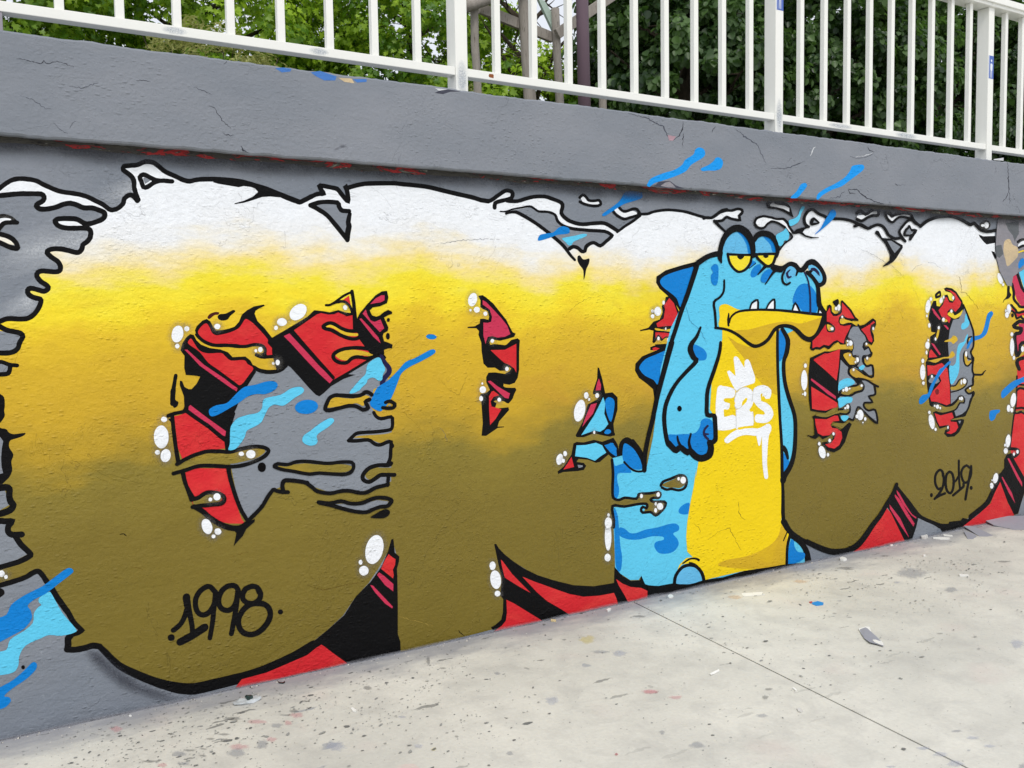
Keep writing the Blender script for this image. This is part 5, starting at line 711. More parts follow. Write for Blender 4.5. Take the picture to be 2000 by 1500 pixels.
tag|painted_tag|tag|white|L|21|4148 1061 4 8 5 15 -1 23 -29 22 -34 10 -26 0 -27 -3 -26 -11 -13 -19 -5 -20 3 -21 11 -20 15 -18 18 -16 21 -14 19 -10 10 -6 6 -7 4 -6 0 -1 -1 -1 -4 -3 -3 -1 -10 0 -22 3 -17 3 35 112 3 7 2 6 0 -4 3 -2 -6 2 -6 0 -8 -1 0 0 -1 -1 -2 -7 1 -7 5 -8 9 -11 11 -10 13 -8 19 -10 21 -14 16 -17 11 -19 3 -21 -11 -20 -19 -15 -27 -9 -33 0 -29 4 -18 3
tag|painted_tag|tag|white|L|21|3812 817 17 8 23 10 23 8 23 5 24 3 25 0 28 -3 36 -7 40 -4 38 6 30 9 19 6 -357 -11 16 9 24 14 28 11 28 8 31 6 35 2 39 -5 35 -7 25 -3 23 3 25 8 19 5
tag|painted_tag|tag|white|L|22|4091 883 -3 -10 -5 -16 -4 -22 -1 -28 1 -31 1 -30 1 -28 1 -27 2 -27 4 -29 6 -29 3 -19 59 274 -6 -9 -9 -11 -6 -16 -4 -24 -3 -30 -3 -30 -1 -27 -2 -27 0 -26 3 -28 4 -27 3 -20
tag|painted_tag|tag|white|L|23|4029 849 18 -63 34 58 -17 -60
tag|painted_tag|tag|yellow|P|21|3911 1023 5 27 30 22 12 -7 -8 -17 -22 -16
tag|painted_tag|tag|flakeseam|L|22|3849 1043 3 -8 3 -11 6 -10 14 -5 14 1 15 5 11 6 -60 23 2 -8 4 -11 5 -8 9 -3 12 0 14 5 10 6
tag|painted_tag|tag|flakeseam|L|22|3855 1046 1 14 3 19 5 17 9 12 10 10 13 8 19 4 22 1 16 1 -104 -85 2 14 3 19 5 18 9 13 11 10 14 9 21 4 22 2 16 0
tag|painted_tag|tag|yellow|P|22|3972 997 31 30 52 -33 -68 -9
tag|painted_tag|tag|yellow|P|23|3771 1068 25 -10 18 3 31 13 13 -31 -17 -29 -28 5 4 27 -41 11
tag|painted_tag|tag|yellow|P|23|3768 983 53 26 41 1 4 -40 -29 8 -49 -7
tag|painted_tag|tag|yellow|P|22|4067 1067 26 8 17 -20 48 1 9 -44 -48 18 -48 15
tag|painted_tag|tag|yellow|P|22|3878 900 67 4 50 -11 22 21 29 4 26 -11 -26 -14 -42 -5 -67 2 -50 -5
tag|painted_tag|tag|flakeseam|L|24|3863 1013 1 -121 4 120 1 -120
tag|painted_tag|tag|flakeseam|L|23|4001 979 7 -61 -2 61 7 -61
tag|painted_tag|tag|flakeseam|L|22|4005 1120 -13 -73 18 72 -12 -73
c_painted_knuckle_patch|painted_knuckle_patch|crocodile|dblue|S|16|3529 1394 31 -1 54 -25 23 -30 -8 -29 -39 -4 -31 7 -23 41
c_painted_hand|painted_hand|crocodile|dblue|S|16|3345 898 60 -2 46 -1 61 -4 46 8 27 32 8 29 36 12 47 -18 16 -54 0 -47 -24 -10 -32 -9 16 -48 -32 -21 -47 4 -54 40 -31 -3 -30 20 -53 -2 -52 28
c_painted_arm_line|painted_arm_line|crocodile|black|L|17|3581 1493 -8 -13 -12 -19 -13 -17 -13 -12 -16 -12 -14 -14 -8 -14 -5 -13 0 -16 7 -17 10 -16 11 -15 13 -9 5 -2 1 2 -13 -13 -26 -19 -28 -21 -28 -22 -29 -24 -27 -26 -25 -29 -21 -31 -17 -30 -11 -26 -6 -25 -4 -25 -1 -26 2 -25 3 -25 4 -26 5 -25 5 -20 6 -18 4 -9 265 647 -6 -14 -9 -21 -11 -19 -13 -16 -13 -14 -7 -11 -4 -9 0 -9 1 -8 4 -10 8 -14 6 -10 6 -7 16 -10 -3 -21 -22 -19 -28 -19 -29 -20 -28 -21 -29 -23 -25 -25 -22 -28 -20 -30 -15 -29 -10 -24 -5 -22 -3 -24 -1 -23 1 -25 3 -24 4 -24 6 -25 5 -18 7 -15 5 -6
c_painted_arm_line|painted_arm_line|crocodile|black|L|20|3732 1401 -2 -16 -4 -22 -7 -25 -11 -28 -15 -31 -15 -33 -17 -34 -18 -36 -13 -34 -7 -33 -2 -30 0 -27 -2 -24 0 -22 7 -23 27 -10 22 0 4 -1 1 -2 1 -12 1 -17 2 -21 1 -23 1 -20 0 -15 -1 -9 -2 -4 -5 -4 -11 -3 -9 -3 98 559 -1 -16 -3 -23 -7 -27 -10 -29 -14 -32 -14 -33 -17 -35 -18 -35 -12 -33 -6 -30 -1 -29 -1 -26 -1 -24 1 -19 3 -7 3 -1 19 0 28 -6 11 -19 1 -17 1 -17 2 -21 1 -24 1 -21 0 -15 0 -13 -5 -14 -15 -11 -15 -6 -9 -3
c_painted_hand_line|painted_hand_line|crocodile|black|L|21|3332 842 9 -9 14 -12 12 -11 15 -13 26 -8 20 8 10 7 -2 0 -2 1 7 -7 10 -8 14 -10 23 -11 18 5 -2 -1 1 -1 13 -13 17 -14 19 -10 20 -8 24 -4 26 2 25 5 24 11 13 17 5 19 2 16 -2 16 -5 12 -3 8 -317 33 9 -9 12 -12 11 -10 7 -7 -3 1 -1 0 11 7 22 7 23 -9 14 -10 9 -7 10 -6 -1 0 2 2 28 2 21 -16 14 -13 11 -8 11 -5 10 -4 9 -1 13 1 15 3 8 3 5 6 4 11 3 10 -1 9 -2 9 -3 7
c_painted_hand_line|painted_hand_line|crocodile|black|L|22|3408 884 0 -7 1 -10 3 -11 5 -12 7 -12 5 -8 -8 60 2 -7 2 -9 4 -9 6 -10 8 -11 6 -8
c_painted_hand_line|painted_hand_line|crocodile|black|L|22|3507 892 -5 -11 -8 -17 -4 -18 1 -17 5 -16 3 -11 22 86 -4 -12 -5 -16 -2 -16 4 -14 6 -14 4 -11
c_painted_hand_line|painted_hand_line|crocodile|navy|L|22|3637 932 -8 -5 -11 -8 -9 -10 -4 -11 0 -12 3 -12 9 -11 12 -10 8 -7 11 77 -7 -6 -10 -7 -6 -7 -3 -8 1 -9 2 -7 7 -8 11 -9 8 -6
c_painted_hand_line|painted_hand_line|crocodile|navy|L|23|3617 874 31 1 -32 14 32 -5
c294|bolt_hole|crocodile|void|S|18|3448 1039 -2 -7 -5 -5 -6 -3 -8 1 -7 4 -4 5 -2 8 2 6 5 6 6 2 8 0 6 -4 5 -5
c_painted_arm_patch|painted_arm_patch|crocodile|dblue|S|16|4221 1454 31 0 31 -51 -13 -80 -26 -36 -22 1
c_painted_arm_patch|painted_arm_patch|crocodile|dblue|S|16|4252 704 22 4 36 -41 9 -33 -26 -29 -27 -16
c_painted_arm_line|painted_arm_line|crocodile|black|L|17|4196 1467 -1 -44 0 -63 1 -65 2 -61 4 -63 4 -63 4 -63 5 -64 5 -61 5 -54 5 -50 4 -54 2 -68 1 -71 1 -50 -18 894 0 -45 0 -63 2 -65 2 -61 4 -63 4 -62 4 -64 5 -64 4 -61 6 -53 5 -51 5 -55 3 -68 2 -72 2 -51
c_painted_arm_line|painted_arm_line|crocodile|black|L|18|4237 1460 12 -16 17 -22 10 -21 2 -21 -4 -24 -6 -23 -7 -19 -9 -19 -6 -26 -1 -35 3 -41 7 -39 9 -35 13 -34 14 -35 17 -36 19 -38 14 -35 6 -30 3 -30 0 -33 -1 -41 -3 -45 -5 -39 -8 -32 -11 -27 -13 -23 -17 -21 -21 -18 -17 -17 -13 -17 -5 -9 31 913 14 -16 20 -23 16 -28 2 -27 -5 -28 -6 -25 -11 -21 -12 -17 -7 -21 0 -33 3 -39 7 -38 10 -34 12 -32 15 -34 16 -36 19 -39 15 -37 7 -34 3 -31 0 -34 0 -42 -2 -46 -5 -41 -7 -35 -10 -29 -13 -27 -18 -25 -20 -21 -14 -15 -7 -13 -1 -8
c_painted_arm_line|painted_arm_line|crocodile|black|L|19|4245 737 10 -5 12 -10 8 -13 9 -17 6 -13 -14 79 10 -10 13 -17 6 -18 5 -19 2 -13
c_painted_outline|painted_outline|crocodile|black|L|22|3355 1414 -11 -29 -15 -41 -14 -42 -14 -41 -14 -40 -13 -37 -9 -27 -8 -24 -8 -27 -9 -35 -10 -39 -10 -37 -11 -34 -12 -33 -10 -32 -9 -32 -8 -32 -6 -31 -3 -31 -1 -29 0 -20 234 684 -11 -29 -16 -42 -15 -41 -15 -40 -15 -41 -13 -36 -10 -28 -8 -23 -9 -27 -9 -35 -11 -38 -10 -38 -12 -34 -11 -33 -11 -32 -8 -32 -8 -31 -6 -29 -3 -30 0 -28 -1 -20
c_painted_outline|painted_outline|crocodile|black|L|19|4238 604 2 -35 4 -51 2 -48 0 -43 -1 -41 -1 -36 4 -30 5 -24 4 -16 5 322 4 -35 5 -51 4 -49 1 -44 1 -42 1 -35 2 -29 3 -23 2 -16
c_painted_outline|painted_outline|crocodile|black|L|20|4246 280 13 -16 18 -24 23 -24 26 -20 29 -18 30 -17 32 -17 33 -17 35 -16 40 -18 42 -16 29 -12 -300 227 10 -16 15 -22 16 -20 19 -17 24 -16 27 -17 29 -17 32 -17 33 -17 40 -17 40 -18 29 -12
c_painted_outline|painted_outline|crocodile|black|L|21|4328 178 23 -15 32 -19 26 -20 17 -18 14 -19 9 -19 7 -21 3 -23 1 -16 -112 190 24 -13 36 -20 33 -23 24 -23 19 -23 15 -24 10 -27 6 -25 4 -17
c304|painted_foot|crocodile|dblue|S|22|4338 168 19 -10 10 -43 29 -32 59 -17 -5 -33 -63 -17 -81 4 9 104
c_painted_outline|painted_outline|crocodile|black|L|23|4312 201 -7 -17 -9 -25 -7 -30 -3 -38 -1 -41 -1 -29 51 172 -7 -17 -9 -25 -7 -28 -3 -36 0 -41 -1 -30
c_painted_foot_shade|painted_foot_shade|crocodile|lblue2|S|16|3591 78 -3 -22 -22 -18 -36 -9 -42 -1 -40 10 -30 17 -15 21 4 21 21 18 35 10 42 0 40 -9 31 -17
c307|painted_foot|crocodile|lblue2|S|17|3400 58 20 46 40 22 49 -1 49 -27 33 -39 4 -32 -86 1 -81 7
c_painted_outline|painted_outline|crocodile|black|L|18|3400 44 2 13 3 17 6 15 11 13 14 12 15 9 16 4 17 2 17 0 17 -4 18 -6 15 -9 14 -12 13 -15 9 -15 6 -15 4 -16 2 -12 -223 25 2 13 3 19 8 18 13 15 16 14 19 11 20 6 22 2 21 0 23 -5 22 -8 21 -11 18 -15 15 -18 12 -19 8 -18 4 -18 2 -12
c_painted_outline|painted_outline|crocodile|black|L|16|3456 151 13 5 18 6 17 5 15 0 17 -2 12 -3 12 -6 7 -6 -118 9 12 5 18 8 19 6 19 1 19 -2 16 -3 17 -7 10 -6
c_painted_outline|painted_outline|crocodile|black|L|19|3499 148 11 -4 15 -6 12 -7 11 -10 11 -11 8 -9 -64 55 11 -3 16 -6 16 -7 15 -11 12 -12 9 -8
c_painted_black_shape|painted_black_shape|crocodile|black|P|24|3193 72 77 -17 110 -3 48 -13 81 -14 107 8 144 -8 174 11 180 -9 178 -6 153 -15 59 10 3 -76 -1128 4 -187 1
c_painted_head_patch|painted_head_patch|crocodile|dblue|S|7|4339 1626 9 49 35 50 45 19 55 -6 56 -44 19 -63 -9 -63 -101 -5 -55 38
c_painted_jaw|painted_jaw|crocodile|yellow|S|21|3732 1605 32 17 40 -3 74 -27 82 -6 169 -5 175 -8 181 -17 135 -8 -14 -63 -55 -69 -65 -11 -55 26 -73 52 -62 13 -80 -11 -52 -36 -43 -48 -59 -22 -68 2 -67 37 -98 50 -97 26 4 52
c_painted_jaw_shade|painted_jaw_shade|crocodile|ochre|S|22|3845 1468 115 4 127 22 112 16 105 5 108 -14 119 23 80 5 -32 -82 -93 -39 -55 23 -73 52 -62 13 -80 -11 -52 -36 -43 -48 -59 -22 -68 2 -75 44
c315|painted_tooth|crocodile|white|P|22|3981 1591 12 30 42 18 5 -48
c316|painted_tooth|crocodile|white|P|22|4116 1590 22 31 38 24 3 -58
c317|painted_tooth|crocodile|white|P|22|4340 1579 22 41 32 -44
c318|painted_tooth|crocodile|white|P|22|4573 1561 13 45 19 -45
c_painted_mouth_line|painted_mouth_line|crocodile|black|L|23|3818 1515 3 9 5 13 9 11 14 9 19 10 28 7 42 4 52 2 54 1 55 -1 58 -2 58 -2 59 -5 60 -5 58 -5 59 -6 58 -5 49 -4 35 -2 25 1 17 0 -828 -28 2 9 3 15 10 14 16 12 22 11 32 9 44 5 53 2 55 1 55 0 59 -1 59 -3 59 -3 60 -5 59 -5 59 -5 58 -5 48 -3 33 -2 24 1 16 0
c_painted_mouth_line|painted_mouth_line|crocodile|black|L|24|3801 1567 -2 -9 -3 -12 -3 -12 1 -12 1 -12 1 -9 16 65 1 -9 -1 -12 1 -11 -1 -12 0 -12 1 -9
c_painted_outline|painted_outline|crocodile|black|L|24|3982 1590 4 10 5 13 8 11 14 9 16 6 4 0 2 -9 -1 -22 -1 -17 -64 2 3 10 6 14 9 14 16 11 21 9 22 0 7 -20 -1 -24 0 -16
c_painted_outline|painted_outline|crocodile|black|L|24|4118 1591 7 9 8 13 11 10 13 11 14 7 1 0 2 -9 0 -24 -1 -18 -67 6 6 9 9 13 10 12 15 12 18 11 22 1 6 -21 0 -25 0 -18
c_painted_outline|painted_outline|crocodile|black|L|24|4339 1575 7 17 9 21 4 5 7 -8 16 -25 12 -18 -68 11 5 16 10 24 18 16 23 -18 17 -25 13 -19
c_painted_outline|painted_outline|crocodile|black|L|24|4571 1554 4 21 7 28 0 7 2 -7 12 -27 9 -20 -49 0 4 21 5 29 15 20 21 -18 14 -28 10 -20
c_painted_cheek_line|painted_cheek_line|crocodile|black|L|22|3764 1757 0 -16 -1 -22 -3 -19 -6 -12 -9 -10 -11 -10 -15 -8 -20 -8 -16 -15 -2 -21 5 -23 4 -23 3 -27 2 -29 2 -20 83 263 0 -16 0 -23 -3 -21 -8 -15 -10 -12 -12 -11 -18 -10 -17 -8 -9 -9 -2 -16 5 -21 5 -24 2 -28 3 -28 1 -21
c_painted_jaw_line|painted_jaw_line|crocodile|black|L|25|3699 1481 25 -3 36 -4 33 -7 27 -8 26 -11 25 -12 25 -14 25 -16 23 -14 21 -12 21 -10 22 -7 24 -1 23 4 22 6 22 8 22 12 20 14 19 19 17 20 16 15 14 9 14 5 17 3 20 2 22 -1 21 -3 18 -5 19 -7 18 -9 19 -14 21 -17 22 -16 22 -10 22 -8 24 -4 25 1 25 6 23 11 19 15 17 19 16 22 14 30 13 32 9 23 -945 -49 25 -2 37 -4 36 -7 30 -8 27 -11 27 -12 27 -15 26 -15 23 -14 21 -10 17 -8 16 -4 15 -1 17 2 17 5 19 7 19 10 18 12 16 17 17 20 18 18 19 11 20 8 21 5 25 2 27 0 26 -3 25 -5 23 -8 23 -11 24 -15 22 -17 19 -12 16 -7 14 -4 12 -1 13 1 12 4 13 6 14 10 14 15 13 19 14 26 13 31 10 23
c_painted_outline|painted_outline|crocodile|black|L|26|4651 1563 -16 15 -22 20 -15 19 -6 18 -2 20 -3 21 -3 20 -3 20 -7 20 -11 18 -15 15 -16 14 -19 16 -22 14 -15 9 141 -276 -17 15 -24 21 -21 25 -7 24 -1 23 -1 21 -1 19 -1 19 -4 16 -8 14 -12 13 -13 13 -19 13 -21 13 -15 9
c_painted_snout_line|painted_snout_line|crocodile|navy|L|27|4431 1814 10 -14 14 -20 12 -24 7 -28 6 -32 4 -33 1 -37 1 -37 0 -27 -44 256 11 -14 15 -21 13 -25 8 -29 6 -32 4 -34 2 -37 1 -37 0 -27
c_painted_outline|painted_outline|crocodile|black|L|28|4166 1834 16 -4 24 -5 25 -4 25 1 21 6 16 7 14 7 9 4 8 0 11 -1 8 -2 9 -6 12 -11 18 -12 29 -4 30 9 19 14 16 15 13 8 8 4 6 1 5 -1 13 -5 17 -12 16 -14 14 -14 12 -16 8 -14 3 -11 0 -8 -2 -5 -8 -5 -18 -6 -14 -5 -373 112 17 -3 23 -4 17 -2 12 2 12 4 12 6 16 8 21 7 21 1 21 -3 20 -6 16 -11 12 -11 5 -4 6 0 7 3 10 8 15 16 18 14 21 9 24 5 27 -3 25 -12 22 -15 19 -16 17 -18 15 -19 10 -19 3 -18 -2 -17 -11 -17 -23 -12 -23 -7 -16 -4
c_painted_nostril_rim|painted_nostril_rim|crocodile|lblue2|S|29|4473 1851 37 7 46 -19 37 -37 6 -38 -33 -13 -47 31 -37 38
c_painted_outline|painted_outline|crocodile|black|L|30|4493 1830 -15 -7 -14 -17 13 -15 16 -12 14 -10 14 -11 15 -11 10 -8 -38 77 -7 -5 0 -3 3 -3 14 -10 14 -11 14 -13 13 -12 9 -8
c_painted_nostril|painted_nostril|crocodile|navy|S|31|4496 1839 32 3 37 -21 10 -29 -19 10 -28 18 -32 6
c_painted_nostril_rim|painted_nostril_rim|crocodile|lblue2|S|29|4267 1804 18 31 35 13 40 -18 5 -31 -54 -25 -26 -25
c_painted_nostril_line|painted_nostril_line|crocodile|black|L|30|4259 1825 -7 -9 -10 -14 -6 -15 -1 -15 4 -15 6 -12 19 -11 22 -4 20 7 12 8 -43 75 -7 -10 -8 -13 -5 -12 0 -12 3 -12 5 -8 11 -7 10 -2 11 4 11 6
c_painted_nostril_line|painted_nostril_line|crocodile|navy|L|31|4308 1829 -10 -5 -13 -8 -11 -10 4 -18 15 -16 20 4 11 7 -10 41 -7 -6 -9 -9 -2 -6 2 -10 5 -4 4 -2 10 3
c_painted_outline|painted_outline|crocodile|black|L|30|4370 1833 -11 -35 36 30 -21 -33
c_painted_black_shape|painted_black_shape|crocodile|black|S|31|4171 1852 78 -11 -8 -31 -61 5 -35 18
c_painted_head_patch|painted_head_patch|crocodile|dblue|S|7|4053 1804 -19 -15 -19 -10 -18 -2 -11 6 -4 12 5 17 13 17 18 15 20 9 18 3 11 -6 4 -12 -5 -17
c_painted_head_patch|painted_head_patch|crocodile|dblue|S|32|4141 1773 -19 -15 -21 -9 -19 -1 -13 6 -5 13 5 17 13 18 19 14 20 10 19 1 14 -6 4 -13 -4 -17
c_painted_outline|painted_outline|crocodile|black|L|8|3975 1828 50 28 -56 -23 42 33
c_painted_outline|painted_outline|crocodile|black|L|33|4045 1793 69 45 -76 -40 53 53
c_painted_outline|painted_outline|crocodile|black|L|34|4106 1737 19 18 24 24 22 20 16 10 12 6 9 4 -109 -78 15 18 21 27 19 22 14 13 11 10 7 6
c_painted_head_patch|painted_head_patch|crocodile|dblue|S|23|3677 1838 24 12 24 -12 1 -58 -9 -41 -20 -11 -24 17 -4 40 16 18 -16 23
c344|painted_eyelid|crocodile|lblue2|S|7|3796 1916 -32 28 24 47 40 31 49 13 66 -33 41 -46 9 -39
c345|painted_eyelid|crocodile|lblue2|S|7|4011 1921 2 47 30 40 42 13 59 -19 44 -41 7 -30
c_painted_eyelid_shade|painted_eyelid_shade|crocodile|dblue|S|8|3877 2038 57 -7 50 -57 13 -57 -34 0 -12 44 -33 46
c_painted_eyelid_shade|painted_eyelid_shade|crocodile|dblue|S|8|4085 2018 51 -7 47 -38 12 -39 -33 -1 -17 39
c_painted_head_patch|painted_head_patch|crocodile|dblue|P|9|3993 1879 37 -12 -54 -33 -8 8
c349|painted_eye|crocodile|yellow2|S|10|3808 1898 175 4 -11 -36 -37 -36 -41 -14 -49 13 -25 34
c350|painted_eye|crocodile|yellow2|S|34|4030 1903 149 7 -8 -34 -52 -25 -42 17 -26 18
c_painted_pupil|painted_pupil|crocodile|black|S|11|3877 1900 53 1 -12 -15 -20 -6 -17 8
c_painted_pupil|painted_pupil|crocodile|black|S|35|4085 1907 43 1 -9 -12 -17 -4 -13 5
c_painted_eye_line|painted_eye_line|crocodile|black|L|12|3796 1901 19 0 29 -1 33 0 41 0 46 1 33 0 -200 15 20 -1 28 0 33 -1 41 0 45 1 33 1
c_painted_eye_line|painted_eye_line|crocodile|black|L|36|4005 1904 20 1 29 1 31 1 39 2 43 2 30 1 -192 7 19 1 29 2 32 1 39 2 42 2 30 1
c_painted_eye_line|painted_eye_line|crocodile|black|L|13|3790 1905 3 -13 6 -19 8 -19 13 -15 15 -14 15 -11 13 -7 15 -5 16 -1 19 3 19 6 18 8 15 11 14 14 11 15 7 18 4 19 2 13 -192 0 3 -13 5 -18 7 -16 11 -13 14 -13 13 -9 11 -6 9 -3 9 -1 14 2 15 5 14 7 13 9 12 12 9 12 6 16 4 17 2 13
c_painted_eye_line|painted_eye_line|crocodile|black|L|37|4009 1904 10 -9 15 -14 18 -13 20 -12 22 -12 23 -8 21 0 19 6 16 11 12 17 9 20 6 14 -174 10 11 -9 14 -13 17 -12 18 -11 20 -11 16 -5 11 0 10 3 9 7 9 13 9 19 6 14
c_painted_outline|painted_outline|crocodile|black|L|38|3754 1891 2 15 2 20 5 21 9 18 10 19 13 16 15 13 17 11 15 7 14 5 13 2 11 0 13 -3 15 -6 13 -8 13 -9 12 -11 10 -12 8 -12 5 -11 5 -13 4 -16 2 -17 2 -12 -263 -17 0 15 2 23 5 23 8 22 10 22 14 20 16 19 19 16 22 13 23 10 25 5 28 1 26 -5 25 -10 22 -11 17 -16 13 -16 10 -16 7 -16 5 -15 3 -16 2 -18 -1 -19 0 -13
c_painted_outline|painted_outline|crocodile|black|L|39|4015 1981 10 9 12 13 12 8 10 4 13 3 13 0 15 0 16 -3 14 -4 14 -6 13 -10 11 -11 9 -13 7 -15 4 -13 0 -13 -2 -12 -2 -9 -198 82 7 11 11 17 15 15 20 11 22 6 23 3 25 0 25 -4 25 -8 19 -12 16 -15 13 -16 9 -18 5 -19 2 -18 -3 -16 -6 -14 -5 -9
c_painted_outline|painted_outline|crocodile|black|L|39|3721 1916 -1 -8 -2 -12 1 -13 10 -14 10 -9 21 53 -2 -8 -3 -10 -1 -8 0 -12 0 -11
c_painted_outline|painted_outline|crocodile|black|L|23|3543 1840 -16 -39 -23 -54 -21 -50 -19 -39 -17 -36 -16 -34 -14 -32 -12 -29 -11 -29 -13 -29 -13 -28 -12 -28 -11 -31 -11 -32 -8 -21 253 503 -16 -39 -24 -54 -23 -51 -19 -40 -19 -35 -16 -33 -14 -31 -13 -30 -12 -29 -13 -29 -13 -28 -12 -27 -12 -31 -11 -31 -7 -22
c_painted_outline|painted_outline|crocodile|black|L|40|3581 1841 14 8 19 11 19 10 19 8 20 7 19 6 19 5 20 3 14 2 -188 -36 14 8 20 11 23 11 22 9 22 7 23 6 22 5 21 3 14 2
s362|painted_grey_gap|letters|grey|P|7|2360 2089 54 10 48 12 48 -23 56 0 49 -20 37 -40 70 -18 97 -4 99 1 47 -20 -7 -11 -68 -45 -52 9 -53 -43 -52 19 -45 -16 -93 69 -92 58 -89 47
ol_letters|painted_outline|letters|black|L|8|2180 2120 11 -2 16 -2 16 1 14 4 11 6 9 5 8 6 7 5 9 6 13 8 14 9 11 6 8 2 7 0 6 -1 5 -2 2 -3 0 -5 -3 -6 -4 -2 -7 -3 -10 -3 -12 -3 -15 -3 -14 -4 -11 -3 -11 -5 -11 -7 -5 -16 0 -10 -59 41 10 -1 15 -2 11 0 7 3 8 4 9 5 7 5 6 5 10 6 13 8 15 10 15 8 15 4 12 0 11 -2 14 -6 8 -12 -1 -15 -8 -14 -10 -7 -11 -4 -12 -4 -14 -3 -14 -4 -13 -3 -10 -3 -7 -2 -2 -2 -2 -6 0 -8
ol_letters|painted_outline|letters|black|L|9|2325 2125 15 -1 22 0 24 2 22 5 21 7 19 6 16 4 15 4 15 2 18 2 18 1 17 0 15 -2 15 -4 16 -4 18 -4 18 -5 10 -5 4 -4 0 -8 -3 -8 -4 -12 -1 -14 7 -12 10 -10 12 -8 13 -8 16 -7 19 -5 20 -5 23 -3 25 -1 25 2 25 4 23 2 23 2 22 2 18 -1 12 -3 11 -4 13 -6 17 -8 17 -8 13 -6 -672 140 15 -1 22 0 20 1 18 5 20 7 20 6 17 5 17 3 16 3 19 2 20 1 19 0 19 -2 17 -4 16 -4 18 -5 19 -5 17 -7 11 -13 0 -15 -3 -12 -5 -10 0 -7 3 -5 7 -7 10 -7 12 -7 14 -6 15 -4 19 -4 20 -3 22 -1 22 2 24 3 24 3 24 2 24 2 22 -1 18 -4 13 -5 13 -6 18 -8 17 -9 13 -6
ol_letters|painted_outline|letters|black|L|10|2287 2077 8 0 12 0 13 1 12 3 11 5 13 4 14 3 16 3 17 3 19 4 18 4 16 1 10 -2 8 -4 8 -4 7 -4 8 -5 12 -4 18 -1 20 1 17 0 15 -3 14 -4 10 -5 4 -7 3 -11 6 -12 11 -9 12 -8 15 -7 19 -6 21 -5 26 -4 30 -2 34 -1 34 -2 35 0 35 0 28 -1 18 -4 12 -5 8 -4 0 0 1 1 -7 -5 -11 -9 -14 -9 -13 -10 -12 -9 -8 -3 -8 2 -12 6 -17 6 -16 -1 -14 -4 -11 -5 -13 -7 -11 -11 -4 -13 -2 -6 -1 0 -4 0 -5 3 -9 7 -11 7 -13 4 -14 2 -14 -1 -15 -7 -9 -6 -400 167 9 0 11 0 11 2 11 3 11 4 13 5 15 3 17 4 16 3 19 4 19 5 18 2 14 -2 10 -5 9 -5 8 -4 6 -4 8 -2 15 0 20 1 20 -1 18 -2 16 -5 14 -7 8 -11 4 -12 5 -8 8 -7 10 -7 13 -5 16 -5 21 -4 24 -3 29 -2 33 -1 34 -1 34 0 36 0 30 -1 23 -5 15 -6 11 -6 13 -9 -7 -13 -11 -9 -13 -10 -13 -8 -13 -10 -15 -11 -19 -8 -19 5 -14 7 -10 4 -7 -1 -9 -3 -9 -4 -9 -5 -5 -5 -3 -9 -5 -14 -16 -7 -18 1 -11 7 -8 7 -8 4 -8 3 -9 1 -6 0 -8 -4 -7 -5
ol_letters|painted_outline|letters|black|L|11|2321 2066 9 3 13 3 12 2 9 0 8 0 14 -4 24 -10 30 -13 27 -13 22 -11 19 -11 19 -11 20 -12 20 -13 21 -14 21 -14 22 -15 18 -15 14 -13 12 -13 12 -13 13 -12 13 -10 8 -7 -404 228 9 3 14 4 14 3 11 2 12 0 17 -4 26 -10 31 -14 28 -13 22 -12 19 -10 20 -12 20 -12 21 -13 21 -14 21 -14 22 -16 20 -15 15 -15 11 -15 11 -12 11 -12 12 -11 8 -7
ol_letters|painted_outline|letters|black|L|10|3007 2001 13 8 20 12 19 12 18 9 19 10 19 10 19 12 18 12 13 8 -167 -84 13 9 18 12 20 13 19 10 18 10 18 10 18 11 18 12 13 8
ol_letters|painted_outline|letters|black|L|11|3144 2100 18 0 24 1 24 2 16 4 12 5 16 5 25 5 31 5 29 3 24 2 24 0 23 -1 25 -1 24 -1 25 -3 24 -4 26 -5 25 -4 24 -5 24 -4 22 -3 19 -1 16 1 17 3 16 7 14 8 13 8 13 8 12 8 12 5 13 3 13 3 11 1 -653 -40 17 0 24 1 21 2 12 3 12 5 18 5 27 6 31 5 31 4 26 1 24 0 25 0 25 -1 25 -2 26 -2 26 -4 25 -5 25 -5 24 -4 24 -4 20 -3 16 -1 14 1 11 2 11 5 12 7 13 8 13 8 14 8 15 8 17 4 15 3 11 1
hl30|painted_highlight|letters|white|S|11|2983 2127 31 6 20 -20 28 -4 48 13 28 -15 -49 -19 -35 -6 -47 16 -29 15
ol_letters|painted_outline|letters|black|L|12|3007 2133 5 -6 10 -8 11 -6 12 -3 12 0 13 2 15 4 15 6 12 3 12 2 8 -2 6 -6 7 -8 5 -7 -129 39 6 -5 8 -7 7 -5 7 -1 8 0 10 1 12 4 15 6 14 4 19 2 17 -4 10 -9 8 -10 6 -7
ol_letters|painted_outline|letters|black|L|13|2969 2111 5 -6 8 -8 12 -8 15 -8 18 -7 19 -5 16 1 14 4 16 5 23 6 27 8 20 5 -178 22 5 -5 7 -7 10 -7 13 -6 16 -7 14 -3 10 0 11 3 16 5 24 6 27 8 19 5
hl31|painted_highlight|letters|white|S|10|2769 2174 20 8 32 -21 66 -2 -1 -13 -46 -5 -52 7
ol_letters|painted_outline|letters|black|L|11|2769 2169 8 7 6 4 4 -1 8 -5 5 -5 6 -8 10 -6 13 -2 13 0 12 1 13 2 11 2 4 0 4 -4 1 -4 -2 -2 -8 -3 -9 -1 -13 -1 -14 0 -16 1 -19 3 -15 3 -14 5 -9 4 -12 19 9 8 16 10 16 -3 11 -8 7 -7 5 -6 5 -3 7 -1 10 0 11 1 11 1 13 3 14 0 12 -11 3 -15 -9 -10 -15 -6 -13 -2 -14 -1 -16 0 -18 2 -20 3 -16 3 -17 6 -9 4
